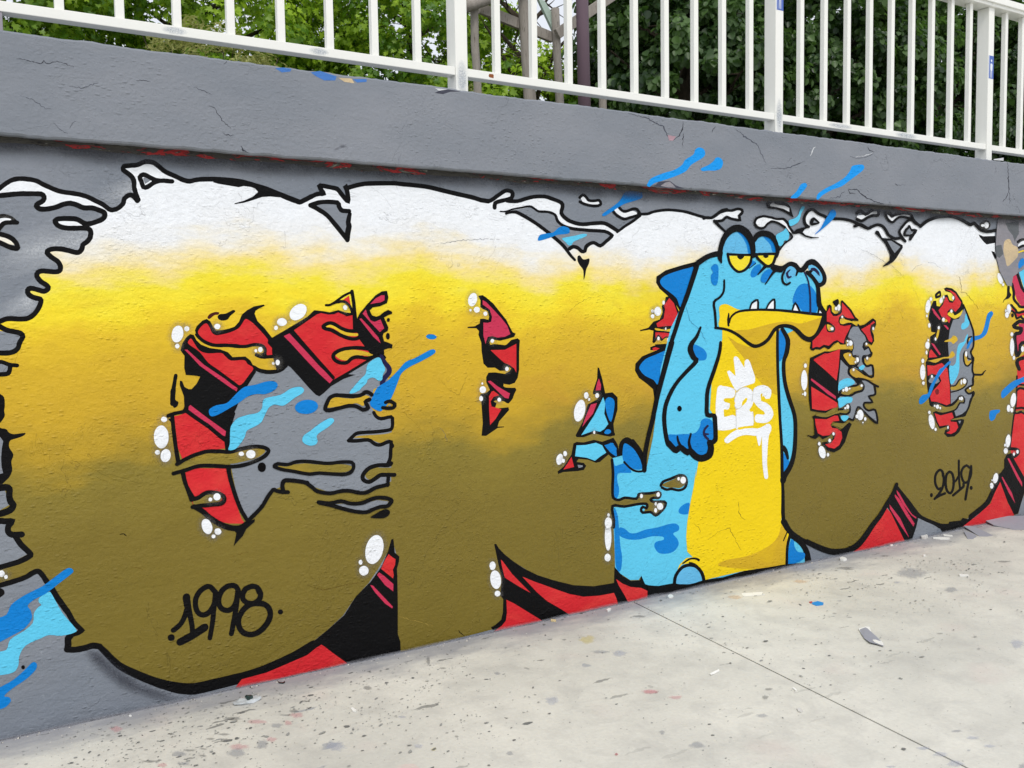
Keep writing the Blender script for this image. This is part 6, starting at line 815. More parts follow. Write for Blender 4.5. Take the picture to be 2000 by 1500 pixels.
s374|painted_black_shape|letters|black|S|1|2744 1867 5 9 13 1 16 -17 19 -1 23 4 -2 -24 -18 -32 -7 -31 -11 -22 -2 48 -22 26 -13 21
s375|painted_blue_splash|letters|dblue|S|14|2906 2096 67 41 48 34 28 39 34 21 98 47 50 3 -25 -24 -32 -34 0 -27 -49 -19 -70 -20 -48 -24 -41 -23 -47 -24
s376|painted_blue_splash|letters|dblue|S|12|2502 1951 13 23 37 9 43 7 32 24 31 9 35 -9 3 -21 -19 -8 -57 -7 -50 -17 -56 -15
s377|painted_blue_splash|letters|lblue|S|13|2648 1961 35 9 51 9 39 9 29 1 0 -10 -42 -17 -39 -15 -13 -16 -19 -3 -22 18
ol_letters|painted_outline|letters|black|L|12|3619 2096 9 3 12 3 9 0 13 -1 16 1 16 6 14 7 12 6 12 8 12 7 14 4 17 5 16 4 14 1 15 0 16 1 18 4 15 5 12 2 15 -1 8 -2 1 -3 -2 -4 -10 -7 -15 -13 5 -16 2 -2 -3 0 -19 2 -16 1 -15 2 -12 3 -15 4 -17 1 -16 -7 -10 -8 -9 -6 -12 -2 -15 -2 -14 -1 -12 -2 -7 -2 -84 12 11 4 18 5 14 0 12 -1 10 0 10 4 12 6 11 6 12 8 15 8 17 6 19 5 18 4 17 2 15 -1 13 1 14 4 16 5 17 3 23 -1 19 -6 6 -13 -5 -14 -14 -10 -7 -5 3 -9 3 -19 -28 -3 -21 2 -16 2 -18 2 -14 3 -12 4 -7 0 -6 -3 -9 -8 -14 -8 -18 -4 -17 -2 -13 -1 -12 -2 -6 -1
ol_letters|painted_outline|letters|black|L|39|3686 2085 14 -9 19 -13 19 -12 17 -10 15 -9 11 -6 -77 73 13 -10 18 -14 17 -12 16 -11 14 -10 10 -7
hl32|painted_highlight|letters|white|S|40|4019 2101 20 20 54 9 54 -5 48 -5 49 0 35 -23 22 -24 21 -28 7 -15 -21 19 -36 33 -42 18 -41 13 -42 3 -27 -16 -34 -23 -40 -1
ol_letters|painted_outline|letters|black|L|41|4022 2095 3 10 8 10 11 5 18 5 18 4 16 0 17 -1 18 -2 20 -2 21 -4 22 -2 22 0 19 2 13 0 10 -3 8 -6 8 -6 5 -7 5 -9 7 -10 13 -12 14 -13 10 -9 -326 52 4 12 12 16 18 8 21 6 21 4 20 1 19 -2 19 -2 21 -2 21 -4 19 -2 18 1 19 2 20 0 16 -6 12 -7 10 -8 7 -9 5 -9 6 -9 11 -11 14 -12 10 -9
ol_letters|painted_outline|letters|black|L|42|4003 2094 5 -12 11 -15 15 -5 16 -3 16 -1 18 2 15 8 10 7 8 9 9 6 11 6 12 4 13 2 12 0 15 -3 16 -4 20 -7 20 -8 15 -7 -239 25 4 -11 8 -9 8 -4 13 -2 12 -1 11 2 10 5 7 5 9 9 11 8 14 7 15 6 18 3 17 -1 18 -3 18 -4 21 -8 21 -9 15 -6
s383|painted_black_shape|letters|black|S|42|4109 2224 24 9 69 -2 69 -6 36 -20 21 -43 7 -21 -63 24 -70 16 -62 2 -27 8
hl32|painted_highlight|letters|white|P|43|4137 2206 24 14 27 -10 77 -4 35 -11 1 -23 -50 16 -56 7 -55 4
s385|painted_blue_splash|letters|lblue|S|44|4406 2205 18 9 11 -12 -28 -31 -14 -35 -22 -26 -56 -22 -15 15 0 19 43 12 35 21 14 30
s386|painted_blue_splash|letters|lblue|S|43|4189 2016 7 19 55 22 21 15 29 -33 -11 -35 -31 -5 -14 -25 -28 -8 -14 26
ol_letters|painted_outline|letters|black|L|44|4227 1941 6 7 9 9 9 9 8 6 8 7 11 6 16 9 19 9 15 9 9 11 -4 10 -12 11 -11 9 -96 -106 7 6 9 10 9 9 9 7 9 7 11 7 17 9 19 9 12 8 4 5 -2 4 -9 9 -11 8
s388|painted_black_shape|letters|black|P|45|4333 2050 31 21 72 17 36 9 8 -10 -44 -14 -18 -18 26 -16 66 -10 55 0 -4 -4 -66 -5 -58 9 -44 18 -50 -7
ol_letters|painted_outline|letters|black|L|46|4479 2097 -13 5 -12 7 -6 9 -3 11 0 10 3 11 6 9 10 10 9 8 15 8 12 3 9 -2 13 -7 14 -7 17 -7 18 -5 19 -4 16 -4 18 -6 22 -6 20 -1 22 0 22 0 22 1 23 1 23 0 24 -2 25 -2 25 -3 25 -5 26 -7 26 -8 31 -8 33 -9 30 -6 30 6 13 9 -600 -24 -15 5 -18 11 -10 14 -4 14 -1 14 5 15 9 12 11 12 12 11 22 11 25 6 21 -5 15 -8 14 -7 14 -6 15 -4 19 -4 18 -4 18 -7 17 -4 16 -1 20 0 22 1 21 0 23 1 25 0 26 -1 27 -2 28 -4 27 -6 27 -7 27 -7 30 -9 32 -9 20 -4 14 3 7 5
s390|painted_black_shape|letters|black|S|47|4480 2115 7 20 29 15 29 -13 24 -16 -9 -10 -51 -12 -18 1
s391|painted_grey_gap|letters|grey|P|48|4509 2116 11 15 29 -13
s392|painted_blue_splash|letters|dblue|S|49|4664 2195 23 10 22 -5 10 -25 -32 -32 -52 -37 -96 -56 -7 2 44 32 36 46 45 52
hl33|painted_highlight|letters|white|S|47|4919 2176 59 8 24 -6 48 28 65 11 -4 -21 -76 -17 -72 -27 -40 9
ol_letters|painted_outline|letters|black|L|48|4924 2185 10 6 12 6 6 2 8 -3 17 -10 25 -7 26 8 20 12 17 8 17 4 19 4 7 0 3 -2 2 -7 -1 -7 -1 -2 -11 -1 -27 -1 -21 -4 -20 -6 -20 -7 -20 -9 -18 -9 -13 -4 -12 1 -15 4 -12 3 -16 34 10 6 16 9 24 6 22 -8 16 -9 9 -2 10 3 18 10 21 10 23 6 23 4 24 1 17 -12 3 -14 0 -14 -14 -15 -28 -2 -23 0 -16 -4 -18 -5 -17 -5 -18 -9 -20 -10 -23 -7 -24 1 -20 5 -12 4
ol_letters|painted_outline|letters|black|L|49|4898 2100 16 5 21 6 18 2 19 -5 24 -10 26 -8 27 5 18 9 16 5 19 6 16 3 14 0 14 -2 12 -3 10 -5 10 -7 9 -8 9 -9 8 -10 8 -9 9 -7 13 -6 17 -6 23 -7 25 -5 25 2 21 4 12 1 12 -3 13 -8 11 -6 -506 93 16 5 25 7 30 3 28 -7 24 -10 16 -5 11 2 16 8 19 6 21 7 22 4 21 0 20 -2 18 -5 15 -7 12 -9 11 -9 10 -11 9 -10 7 -8 4 -4 8 -3 16 -6 20 -6 17 -3 16 1 20 4 25 2 23 -7 17 -9 10 -7
ol_letters|painted_outline|letters|black|L|50|5410 2039 -11 9 -16 12 -12 12 -12 12 -3 10 2 5 8 8 12 10 15 13 17 14 16 11 15 6 15 3 9 1 13 -6 19 -12 23 -7 24 -7 17 -5 -172 -100 -11 10 -16 12 -13 13 -14 14 -6 16 6 12 10 10 12 11 15 13 19 15 19 13 20 8 22 5 22 1 21 -9 18 -12 19 -6 24 -6 17 -5
hl34|painted_highlight|letters|white|S|51|5214 2211 42 -35 59 21 85 9 52 -8 -52 -5 -60 2 -67 -37 -50 21
s398|painted_black_shape|letters|black|S|52|5189 2199 25 25 33 -4 22 -23 -30 -6 -25 7
ol_letters|painted_outline|letters|black|L|53|5203 2213 10 -8 16 -12 23 -9 26 1 25 6 23 5 25 4 26 4 23 1 20 0 18 -1 13 -4 8 -7 6 -11 10 -13 16 -10 16 -9 16 -8 21 -9 15 -5 -335 96 10 -8 14 -10 12 -5 14 1 21 5 25 5 26 4 27 5 27 2 24 0 24 -3 22 -6 13 -12 8 -12 8 -10 12 -8 15 -8 14 -7 20 -9 14 -5
ol_letters|painted_outline|letters|black|L|54|5185 2202 4 -8 5 -13 10 -12 16 -11 21 -11 24 -6 22 6 15 11 13 9 12 6 12 5 12 3 19 1 23 -1 21 -2 20 -3 18 -4 13 -3 -255 38 3 -8 5 -11 7 -9 13 -10 17 -8 10 -3 7 2 12 9 15 9 13 7 15 7 20 5 24 1 26 -1 24 -2 21 -4 20 -4 13 -3
ol_letters|painted_outline|letters|black|L|54|5574 2126 16 10 23 13 25 12 26 10 30 9 29 8 28 6 29 4 30 3 30 2 29 2 29 0 30 -3 30 -4 30 -5 29 -7 30 -9 25 -7 29 -9 31 -6 26 10 8 2 5 -2 16 -9 18 -11 16 -8 17 -9 23 -6 28 -4 29 -2 32 1 35 4 35 5 24 4 -893 12 16 9 24 14 27 14 30 11 32 10 32 9 31 6 32 4 31 4 32 2 32 2 33 0 33 -3 34 -4 32 -6 32 -7 31 -9 26 -8 26 -8 11 -2 12 5 31 9 26 -11 19 -11 16 -10 15 -7 14 -7 15 -4 20 -3 25 -1 26 0 30 3 33 6 24 4
ol_letters|painted_outline|letters|black|L|54|5437 2133 -17 -9 -20 -13 -13 -16 -6 -16 3 -13 21 -5 22 1 21 4 2 0 0 -5 -7 -13 10 73 -16 -8 -16 -11 -10 -12 -4 -11 1 -1 1 -1 14 1 24 4 29 -1 0 -22 -9 -15
ol_letters|painted_outline|letters|black|L|55|5431 2124 6 -12 17 -15 26 -1 21 1 -4 2 -2 0 -18 -14 -12 -12 -13 -13 -9 -9 16 79 5 -9 7 -6 10 -1 22 2 29 -5 -12 -21 -19 -15 -11 -12 -13 -13 -9 -9
s404|painted_grey_gap|letters|grey|P|56|5419 2096 26 23 18 -21 17 -2 -26 -20 -43 1
s405|painted_black_shape|letters|black|P|51|5093 2074 12 16 25 -1 37 -44 92 -2 119 -40 1 -16 -67 -71 -33 -25 -50 -20 -54 -14 4 8 66 38 3 38 -47 63 -50 35
s406|painted_grey_gap|letters|grey|P|52|5217 2028 42 1 94 -37 -58 -42 -26 23
s407|painted_black_shape|letters|black|S|55|6339 2167 -5 -13 -14 -10 -20 -7 -23 -1 -21 5 -15 10 -5 12 5 13 13 10 21 7 23 1 21 -5 14 -9
s408|painted_black_shape|letters|black|S|56|6367 2177 -5 -14 -13 -12 -20 -7 -22 -1 -20 6 -15 10 -5 14 5 14 13 12 20 7 22 1 20 -6 14 -10
hl35|painted_highlight|letters|white|S|57|6345 2173 -3 -10 -7 -7 -11 -5 -13 -1 -11 4 -8 8 -3 9 2 10 8 8 11 4 12 1 12 -4 8 -7
hl35|painted_highlight|letters|white|S|58|6294 2169 -2 -4 -6 -3 -9 -2 -9 -1 -9 2 -6 3 -3 4 3 4 5 3 9 2 10 1 9 -2 6 -3
s411|painted_black_shape|letters|black|P|1|6235 2105 55 -12 150 8 2 -50 -61 -8 -45 -7 -35 16 -51 34
s412|painted_black_shape|letters|black|P|1|6393 1991 41 -5 22 -35 -10 -24 -31 35
s413|painted_black_shape|letters|black|P|28|4643 1583 4 26 24 7 17 -11 2 -32 25 -16 28 3 27 19 4 58 12 6 29 -19 60 -43 40 -46 30 -17 -2 -10 -53 3 -24 -8 40 -17 25 -10 9 16 20 -13 46 7 35 18 45 21 31 -16 3 -26 -12 -20 -26 0 -5 -16 21 -34 4 -37 -23 -26 -46 15 -25 -3 5 -17 35 -1 21 -24 16 -24 -10 -23 -30 1 -41 -8 6 -34 11 -100 -197 -122 -334 20 2 257 41 12 94 25 47 -4 77 10 107 -2 25 -9 5 40 -21 30 -44 1 1 -23 -10 -16 -29 4 -39 24 -34 -12 -47 -33 -43 16 -38 -15 -42 5 -18 -9 -23 4 -10 16 14 47 101 106
s414|painted_red_shape|letters|red|P|29|4644 1503 -1 64 19 22 9 10 5 -32 24 -23 34 -2 34 11 16 13 0 61 71 -49 48 -53 -62 4 -25 7 -24 15 -34 -14 -7 -29 17 -23 39 -7 64 7 -14 -27 -34 -42 -14 -26 -5 -22 -34 10 -29 14 -34 -9 -43 -25 -47 8 -37 -15 -33 4 -33 -8 0 44 55 37 56 56
s415|painted_black_shape|letters|black|S|30|4634 1507 38 -4 39 -23 12 -20 -17 -19 -52 4 -14 20
s416|painted_beer_drip|letters|beer|S|31|4644 1490 28 -3 29 -14 5 -16 -33 -6 -19 7
s417|painted_beer_drip|letters|beer|S|30|4768 1521 29 9 20 -10 49 -10 25 -11 -50 1 -44 -9 -29 7
s418|painted_grey_gap|letters|grey|P|30|4891 1473 50 -1 25 -30 41 -30 15 -31 -30 -15 -9 -26 20 -24 41 15 21 -34 -26 -9 -50 -8 -10 -46 -25 1 0 33 -31 24 -29 -2 -6 19 15 33 -11 40 -49 27 23 45
s419|painted_red_shape|letters|red|P|31|4971 1455 45 16 35 13 41 22 15 -10 -40 -16 -10 -30 11 -33 16 -30 -5 -20 -31 11 -31 40
s420|painted_red_shape|letters|red|P|29|4524 1277 103 34 48 -4 91 10 -9 -94 -18 -91 -101 76
s421|painted_beer_drip|letters|beer|S|31|4824 1360 10 -13 54 12 0 -30 -30 3 -107 0 -77 -9 -28 7 38 12 62 35 24 -15
s422|painted_beer_drip|letters|beer|S|31|4800 1293 39 15 35 -5 15 -23 35 -11 15 -17 -20 -19 -44 -2 -20 7
hl36|painted_highlight|letters|white|S|32|4888 1369 -1 -8 -6 -6 -8 -3 -10 1 -8 3 -6 6 -2 8 2 7 6 6 8 3 9 0 8 -4 6 -6
hl36|painted_highlight|letters|white|S|33|4849 1383 -1 -3 -2 -2 -3 -2 -4 1 -4 1 -2 2 -1 3 0 3 3 2 3 1 4 0 4 -1 2 -2
hl36|painted_highlight|letters|white|S|33|4848 1360 -1 -4 -2 -2 -3 -2 -3 0 -2 2 -2 3 -1 3 1 4 1 2 3 2 3 0 3 -2 2 -3
hl36|painted_highlight|letters|white|S|32|4706 1464 -1 -5 -4 -3 -6 -2 -6 0 -6 2 -4 4 -2 4 2 5 4 3 5 2 7 0 6 -2 4 -4
hl36|painted_highlight|letters|white|S|31|4796 1537 -1 -4 -2 -3 -4 -1 -4 0 -3 2 -3 2 -1 4 1 3 3 3 3 1 4 0 4 -1 2 -3
hl36|painted_highlight|letters|white|S|30|4770 1597 -2 -9 -4 -7 -7 -4 -8 0 -7 4 -5 7 -2 9 2 8 4 7 7 4 8 0 7 -4 5 -7
hl36|painted_highlight|letters|white|S|31|4740 1590 -1 -4 -3 -4 -5 -2 -5 0 -5 2 -3 4 -1 5 1 4 3 4 5 2 5 0 5 -2 3 -4
hl37|painted_highlight|letters|white|S|32|5099 1458 -1 -4 -2 -4 -4 -2 -4 0 -4 2 -2 4 -1 4 1 5 2 3 4 2 4 0 4 -2 2 -4
hl37|painted_highlight|letters|white|S|32|5033 1360 -1 -4 -2 -3 -4 -2 -4 1 -4 1 -2 3 -1 4 1 4 2 3 4 1 4 0 3 -2 3 -3
hl37|painted_highlight|letters|white|S|32|4950 1265 -1 -6 -4 -5 -5 -3 -7 1 -5 3 -4 4 -2 7 2 6 3 4 6 3 6 -1 6 -2 4 -5
hl37|painted_highlight|letters|white|S|32|4872 1292 -1 -3 -2 -2 -3 -1 -4 0 -3 1 -2 3 -1 2 1 3 2 3 3 1 4 0 3 -2 2 -2
hl37|painted_highlight|letters|white|S|31|5041 1266 -1 -4 -2 -3 -4 -2 -4 1 -4 2 -2 3 -1 4 1 4 2 3 4 2 4 0 4 -2 2 -4
hl37|painted_highlight|letters|white|S|33|4928 1246 -1 -4 -2 -3 -4 -1 -4 0 -3 2 -3 3 -1 3 1 4 2 2 4 2 4 0 4 -2 2 -3
s436|painted_black_shape|letters|black|S|31|4697 1634 21 8 24 8 12 -10 -2 -22 -24 -15 -21 15
s437|painted_black_shape|letters|black|P|30|4494 1289 49 -15 201 -139 13 13 -5 -160 -47 -29 -66 -23 -67 9 -72 14 -16 73 -5 151
s438|painted_grey_gap|letters|grey|P|34|4776 1266 34 -20 35 -24 7 -33 1 -23 49 -25 35 -39 -83 -5 -76 -19 -23 -26 2 73 13 91
s439|painted_grey_gap|letters|grey|P|35|4772 1033 83 -9 62 14 70 11 14 41 -36 34 56 -3 73 -36 15 -53 -57 -15 29 -40 -71 -5 -7 -23 57 -27 58 -4 16 -72 -66 38 -115 71 -34 -42 -21 -31 -55 -5 -55 -5 -14 37 68 5 28 39 -29 30 -54 -24 -27 -3 -5 60
s440|painted_grey_gap|letters|grey|P|35|4948 1282 43 -6 0 -32 29 -29 57 -2 8 -57 -50 -2 -85 40 -70 22 55 16
s441|painted_red_shape|letters|red|P|35|4523 1273 52 18 193 43 -12 -118 -19 -81 -88 59
s442|painted_red_shape|letters|crimson|P|36|4505 1160 39 -20 100 -55 88 -50 0 -18 -75 36 -113 69 -44 27
s443|painted_red_shape|letters|red|P|37|4504 1109 41 -18 106 -51 95 -47 3 -27 -57 -6 -53 -10 -73 9 -53 12
s444|painted_black_shape|letters|black|P|36|4514 921 26 6 99 -18 80 13 48 1 14 -46 28 -16 -48 1 -55 15 -19 -26 33 -7 62 -27 82 44 24 -15 -30 -40 -34 -71 -47 -42 -55 -14 -60 13 -54 46 0 13 33 2 53 -3 34 48 -21 6 -40 -20 -53 -13 -33 23 -33 -16 -33 7 -33 17 -12 -4 6 11 39 -10 23 7 -8 96
s445|painted_red_shape|letters|red|P|37|4540 906 106 -11 74 18 33 -3 14 -33 -61 0 -23 -21 17 -20 48 -8 41 -25 7 -38 -27 -44 -47 -19 -54 13 -34 21 54 5 33 25 10 36 -24 6 -33 -16 -60 0 -47 21 -20 52
s446|painted_beer_drip|letters|beer|S|38|4579 935 67 -13 73 9 54 15 68 37 21 -20 -6 -36 -41 -7 -41 7 -55 -5 -80 -13 -93 17
s447|painted_beer_drip|letters|beer|S|36|4866 1198 35 8 49 -21 71 -36 72 -15 0 -16 -100 19 -71 8 -49 25
s448|painted_beer_drip|letters|beer|S|36|4786 1060 54 29 111 8 43 -11 -21 -23 -77 -9 -41 -17 -56 3
s449|painted_beer_drip|letters|beer|S|38|4700 854 34 12 68 -9 55 5 -41 -25 -27 -11 -42 16
ol_letters|painted_outline|letters|black|L|36|4776 1266 18 -14 26 -20 27 -16 26 -6 25 0 21 3 17 7 14 11 9 13 0 13 -5 14 -3 8 -161 -5 18 -14 25 -19 23 -14 19 -4 19 0 16 2 13 5 10 9 6 8 0 10 -4 11 -3 9
ol_letters|painted_outline|letters|black|L|37|4921 1226 -16 1 -24 0 -22 -5 -13 -14 -6 -17 2 -17 15 -14 20 -12 17 -11 19 -15 17 -15 2 -5 -12 -3 -34 0 -34 -2 -28 -3 -25 -4 -21 -6 -16 -17 0 -18 13 -10 18 -6 18 -5 21 -3 23 -1 24 1 21 6 19 8 16 6 18 2 21 1 20 4 15 15 3 18 -5 12 -9 11 -11 10 -13 10 -14 10 -9 6 -30 68 -16 1 -20 0 -12 -2 -7 -9 -5 -13 2 -11 9 -10 18 -10 19 -12 20 -16 21 -18 6 -19 -30 -7 -38 -1 -32 -1 -26 -4 -23 -3 -15 -5 -10 -10 0 -9 5 -3 12 -5 16 -3 18 -3 21 -1 18 0 17 5 18 8 20 7 22 3 20 1 11 2 8 9 2 12 -3 8 -7 9 -9 8 -12 9 -13 9 -10 6
ol_letters|painted_outline|letters|black|L|38|4923 1208 16 -7 24 -11 23 -12 19 -12 20 -13 19 -11 32 -9 27 8 3 25 -3 31 -10 25 -26 6 -24 -6 -13 0 -10 6 -12 11 -7 11 -2 10 1 10 4 4 13 1 24 -3 26 -1 16 13 3 11 -152 -76 17 -7 24 -11 24 -12 20 -13 20 -13 16 -9 19 -6 8 3 3 17 -3 27 -7 16 -6 2 -20 -5 -25 -1 -20 12 -14 14 -9 14 -4 14 2 14 12 12 25 2 26 -3 14 0 7 5 2 8
ol_letters|painted_outline|letters|black|L|39|4942 1133 20 -3 28 -4 28 -6 28 -11 31 -14 26 -12 26 -9 15 -5 -199 77 19 -3 30 -4 31 -7 31 -12 31 -14 26 -11 24 -9 15 -5
ol_letters|painted_outline|letters|black|L|40|5098 1084 5 -17 5 -22 -1 -13 -14 -4 -27 -1 -27 -6 13 -20 20 -16 4 -3 -9 0 -33 2 -31 0 -13 -18 7 -19 14 -12 18 -11 23 -8 26 1 21 4 11 -3 13 -23 9 -36 1 -16 -5 2 -25 15 -28 19 -25 17 -24 19 -23 16 -19 13 -19 13 -24 3 -15 -15 -9 -21 -7 -18 -7 -13 -5 -10 -4 -3 -7 1 -17 7 -22 4 -21 -7 -17 -9 -7 -2 -5 3 -9 11 -6 10 335 187 5 -17 6 -23 -3 -22 -26 -8 -29 -1 -7 -1 5 -5 20 -16 11 -20 -31 -4 -34 3 -19 0 -5 -8 5 -11 9 -9 15 -8 14 -6 18 2 26 4 28 -7 16 -31 11 -39 -3 -30 -30 5 -30 18 -28 19 -26 18 -25 18 -22 16 -19 14 -14 9 -5 1 -7 -8 -8 -19 -8 -18 -6 -13 -6 -13 -13 -10 -22 4 -17 7 -12 2 -13 -4 -17 -10 -21 -6 -19 12 -10 14 -7 9
ol_letters|painted_outline|letters|black|L|41|4758 945 20 -3 27 0 17 11 15 13 8 5 5 -1 7 -9 1 -9 0 -13 -4 -9 -10 -6 -17 -3 -16 2 -21 3 -15 3 -14 28 17 -2 18 0 11 7 15 13 16 11 25 -6 12 -16 3 -13 -1 -15 -5 -14 -18 -11 -24 -3 -21 2 -22 4 -15 3
s456|painted_blue_splash|letters|lblue|S|41|4758 1116 20 17 61 13 56 -14 14 -24 -69 -19 -55 -11 -30 -8
s457|painted_blue_splash|letters|lblue|S|42|4759 1024 123 -2 1 -32 -42 -7 -54 -20 -24 2 -7 32
s458|painted_blue_splash|letters|lblue|S|42|4781 904 34 5 41 -10 -13 -18 -28 -11 -27 15
s459|painted_blue_splash|letters|lblue|S|39|4949 1208 42 17 18 -14 -31 -20
hl38|painted_highlight|letters|white|S|7|4467 1241 -1 -6 -4 -5 -5 -2 -6 0 -5 3 -3 5 -2 6 1 5 4 5 5 2 6 0 5 -3 4 -5
hl38|painted_highlight|letters|white|S|7|4472 1150 -2 -27 -8 -22 -11 -11 -12 0 -11 13 -8 22 -3 28 3 27 7 21 11 12 12 0 11 -13 8 -22
hl38|painted_highlight|letters|white|S|7|4465 1066 -2 -6 -3 -5 -4 -2 -5 0 -5 3 -3 5 -2 6 2 6 3 5 4 3 5 -1 5 -3 3 -5
hl38|painted_highlight|letters|white|S|7|4438 1065 -1 -2 -1 -1 -2 -1 -3 0 -2 1 -1 2 -1 2 1 2 1 1 2 1 3 0 2 -1 1 -2
hl39|painted_highlight|letters|white|S|38|4638 692 3 -17 -3 -15 -9 -9 -13 -1 -15 6 -13 13 -9 18 -4 17 3 15 9 9 14 1 14 -6 14 -14
hl39|painted_highlight|letters|white|S|38|4593 744 -1 -5 -3 -4 -5 -2 -5 1 -5 2 -4 5 -1 5 1 5 4 4 4 2 6 -1 4 -2 4 -5
hl39|painted_highlight|letters|white|S|37|4674 668 -1 -6 -4 -3 -4 -2 -6 0 -5 3 -3 4 -1 5 1 5 3 4 5 2 5 0 5 -3 4 -4
hl40|painted_highlight|letters|white|S|42|4850 1075 -2 -7 -5 -5 -7 -2 -8 0 -7 4 -5 5 -2 6 2 7 5 5 7 2 8 0 7 -4 5 -5
hl40|painted_highlight|letters|white|S|42|4813 1070 -1 -4 -3 -3 -4 -1 -5 0 -4 2 -3 3 -1 4 1 3 3 3 4 1 5 0 4 -2 3 -3
hl40|painted_highlight|letters|white|S|42|4871 1077 -1 -2 -3 -2 -3 -1 -4 0 -3 1 -2 3 -1 2 1 2 2 2 3 1 4 0 3 -1 3 -2
hl40|painted_highlight|letters|white|S|38|4909 1197 -1 -4 -2 -3 -4 -2 -5 1 -4 2 -2 3 -1 4 1 4 2 3 4 2 4 -1 4 -2 3 -3
hl40|painted_highlight|letters|white|S|41|4991 1090 -1 -3 -3 -3 -5 -1 -5 0 -5 2 -3 3 -1 3 1 4 3 3 5 1 5 0 4 -2 4 -3
hl41|painted_highlight|letters|white|S|43|4859 961 -1 -6 -4 -5 -6 -2 -6 1 -5 3 -4 5 -2 6 2 6 3 4 6 3 6 -1 6 -3 4 -5
hl41|painted_highlight|letters|white|S|44|4832 954 -1 -4 -2 -2 -4 -1 -4 0 -4 2 -3 2 -1 4 1 3 2 2 4 1 5 0 4 -2 2 -2
hl41|painted_highlight|letters|white|S|41|5001 898 -3 -14 -9 -12 -13 -5 -14 1 -14 7 -9 13 -3 15 3 14 9 11 13 6 14 -1 13 -8 9 -12
hl41|painted_highlight|letters|white|S|42|4951 892 -2 -5 -3 -4 -6 -2 -6 1 -6 2 -4 5 -1 5 1 5 4 4 5 2 7 0 5 -3 4 -4
hl41|painted_highlight|letters|white|S|41|5030 870 -1 -5 -3 -4 -5 -2 -5 0 -5 3 -3 4 -1 6 1 5 3 4 5 2 5 0 4 -3 4 -5
hl41|painted_highlight|letters|white|S|41|5003 849 -1 -2 -2 -2 -2 -1 -4 1 -2 1 -2 1 -1 3 1 2 2 1 2 1 3 0 3 -2 2 -1
hl42|painted_highlight|letters|white|S|38|4724 797 -1 -4 -3 -4 -5 -1 -4 0 -5 2 -3 4 -1 4 1 5 3 3 4 2 5 -1 4 -2 4 -4
hl42|painted_highlight|letters|white|S|38|4690 757 -1 -5 -4 -4 -5 -2 -5 0 -5 3 -3 4 -2 5 2 6 3 3 5 2 5 0 5 -3 3 -4
hl43|painted_highlight|letters|white|S|39|4951 1259 -1 -7 -4 -5 -5 -3 -5 0 -6 4 -3 5 -1 7 1 7 3 5 5 3 6 0 5 -3 3 -6
hl43|painted_highlight|letters|white|S|39|5042 1266 -1 -4 -3 -3 -4 -2 -4 1 -4 1 -3 4 -1 4 1 4 3 3 3 2 5 0 4 -2 3 -4
s482|painted_black_shape|letters|black|P|1|5840 1719 29 10 64 -7 53 -24 34 -31 37 -32 11 -27 20 -12 42 -68 57 -89 12 -49 5 -64 -19 -48 -12 -32 21 -25 -6 -16 24 -122 8 -41 135 96 0 -4 -41 -35 -82 -5 -19 -52 -40 -18 -60 -25 102 -18 -6 -32 -51 -86 -39 -50 -80 -11 64 -12 -3 -24 -52 -62 -58 -27 -79 2 -40 27 12 27 39 5 -13 17 -90 -10 -53 60 -27 61 38 9 -77 44 -35 151 -16 144 24 30 -6 12 29 84 -2 50 25 11 37 15 -50 8 -8 51 -28 35 19 76 37 50 31 0 7 -35 32 -4 37 31 18 47 32 4 27 -39 39 -8 12 31 -40 27 -64 12
s483|painted_red_shape|letters|red|P|2|5863 1712 58 -6 52 -19 34 -32 37 -32 -15 -31 -52 -35 -26 16 -33 8 -32 -19 1 -28 39 -20 -18 -35 -46 40 -39 4 -39 47 50 39 24 50 19 0 27 -35 39 -4 32 27 -21 28 -46 27
s484|painted_red_shape|letters|crimson|P|3|5708 1586 25 -8 78 -66 -13 -8 -64 44
s485|painted_red_shape|letters|crimson|P|2|5844 1468 32 -4 27 -20 -7 -12
s486|painted_grey_gap|letters|grey|P|3|5953 1502 65 7 51 59 13 16 42 -76 56 -81 9 -45 -1 -76 -23 -31 8 -49 25 -142 -4 -81 -81 -12 -169 -79 -5 144 -40 278 17 98
s487|painted_grey_gap|letters|grey|P|4|5955 984 52 5 99 19 82 -41 -6 -24 -19 -40 -32 -46 -53 -25 -73 -12 -21 42 39 18 33 34 46 -3 -1 32 -40 23 -92 -43
s488|painted_red_shape|letters|crimson|P|2|5708 1347 32 -8 78 -73 -13 -7 -65 56
s489|painted_red_shape|letters|red|P|3|5691 1290 18 14 71 -56 -95 -1
s490|painted_beer_drip|letters|beer|S|4|5887 1542 32 19 32 -12 20 -16 59 19 32 20 -18 -36 -39 -19 -39 -7 -40 12
s491|painted_beer_drip|letters|beer|S|4|5930 1373 26 19 39 -9 14 -24 -26 -15 -25 -11 -27 16 -39 1 -32 1 6 8
s492|painted_beer_drip|letters|beer|S|5|5824 1508 32 7 32 -20 -19 -7 -38 4
s493|painted_beer_drip|letters|beer|S|2|5757 1377 30 77 13 -16 -17 -54 -25 -19
s494|painted_beer_drip|letters|beer|S|4|5908 1247 25 31 26 3 21 -28 -46 -19 -90 0 -82 -25 -82 15 -62 -5 188 20 51 6
s495|painted_beer_drip|letters|beer|S|4|6135 1364 34 7 14 -9 -40 -19
ol_letters|painted_outline|letters|black|L|5|6140 1332 -1 10 0 13 4 9 6 6 12 2 15 1 -56 -41 -2 11 1 14 5 13 11 11 22 3 17 1
s497|painted_beer_drip|letters|beer|S|4|6085 1273 19 7 22 -32 7 -41 41 7 -13 -32 -33 -7 -34 18
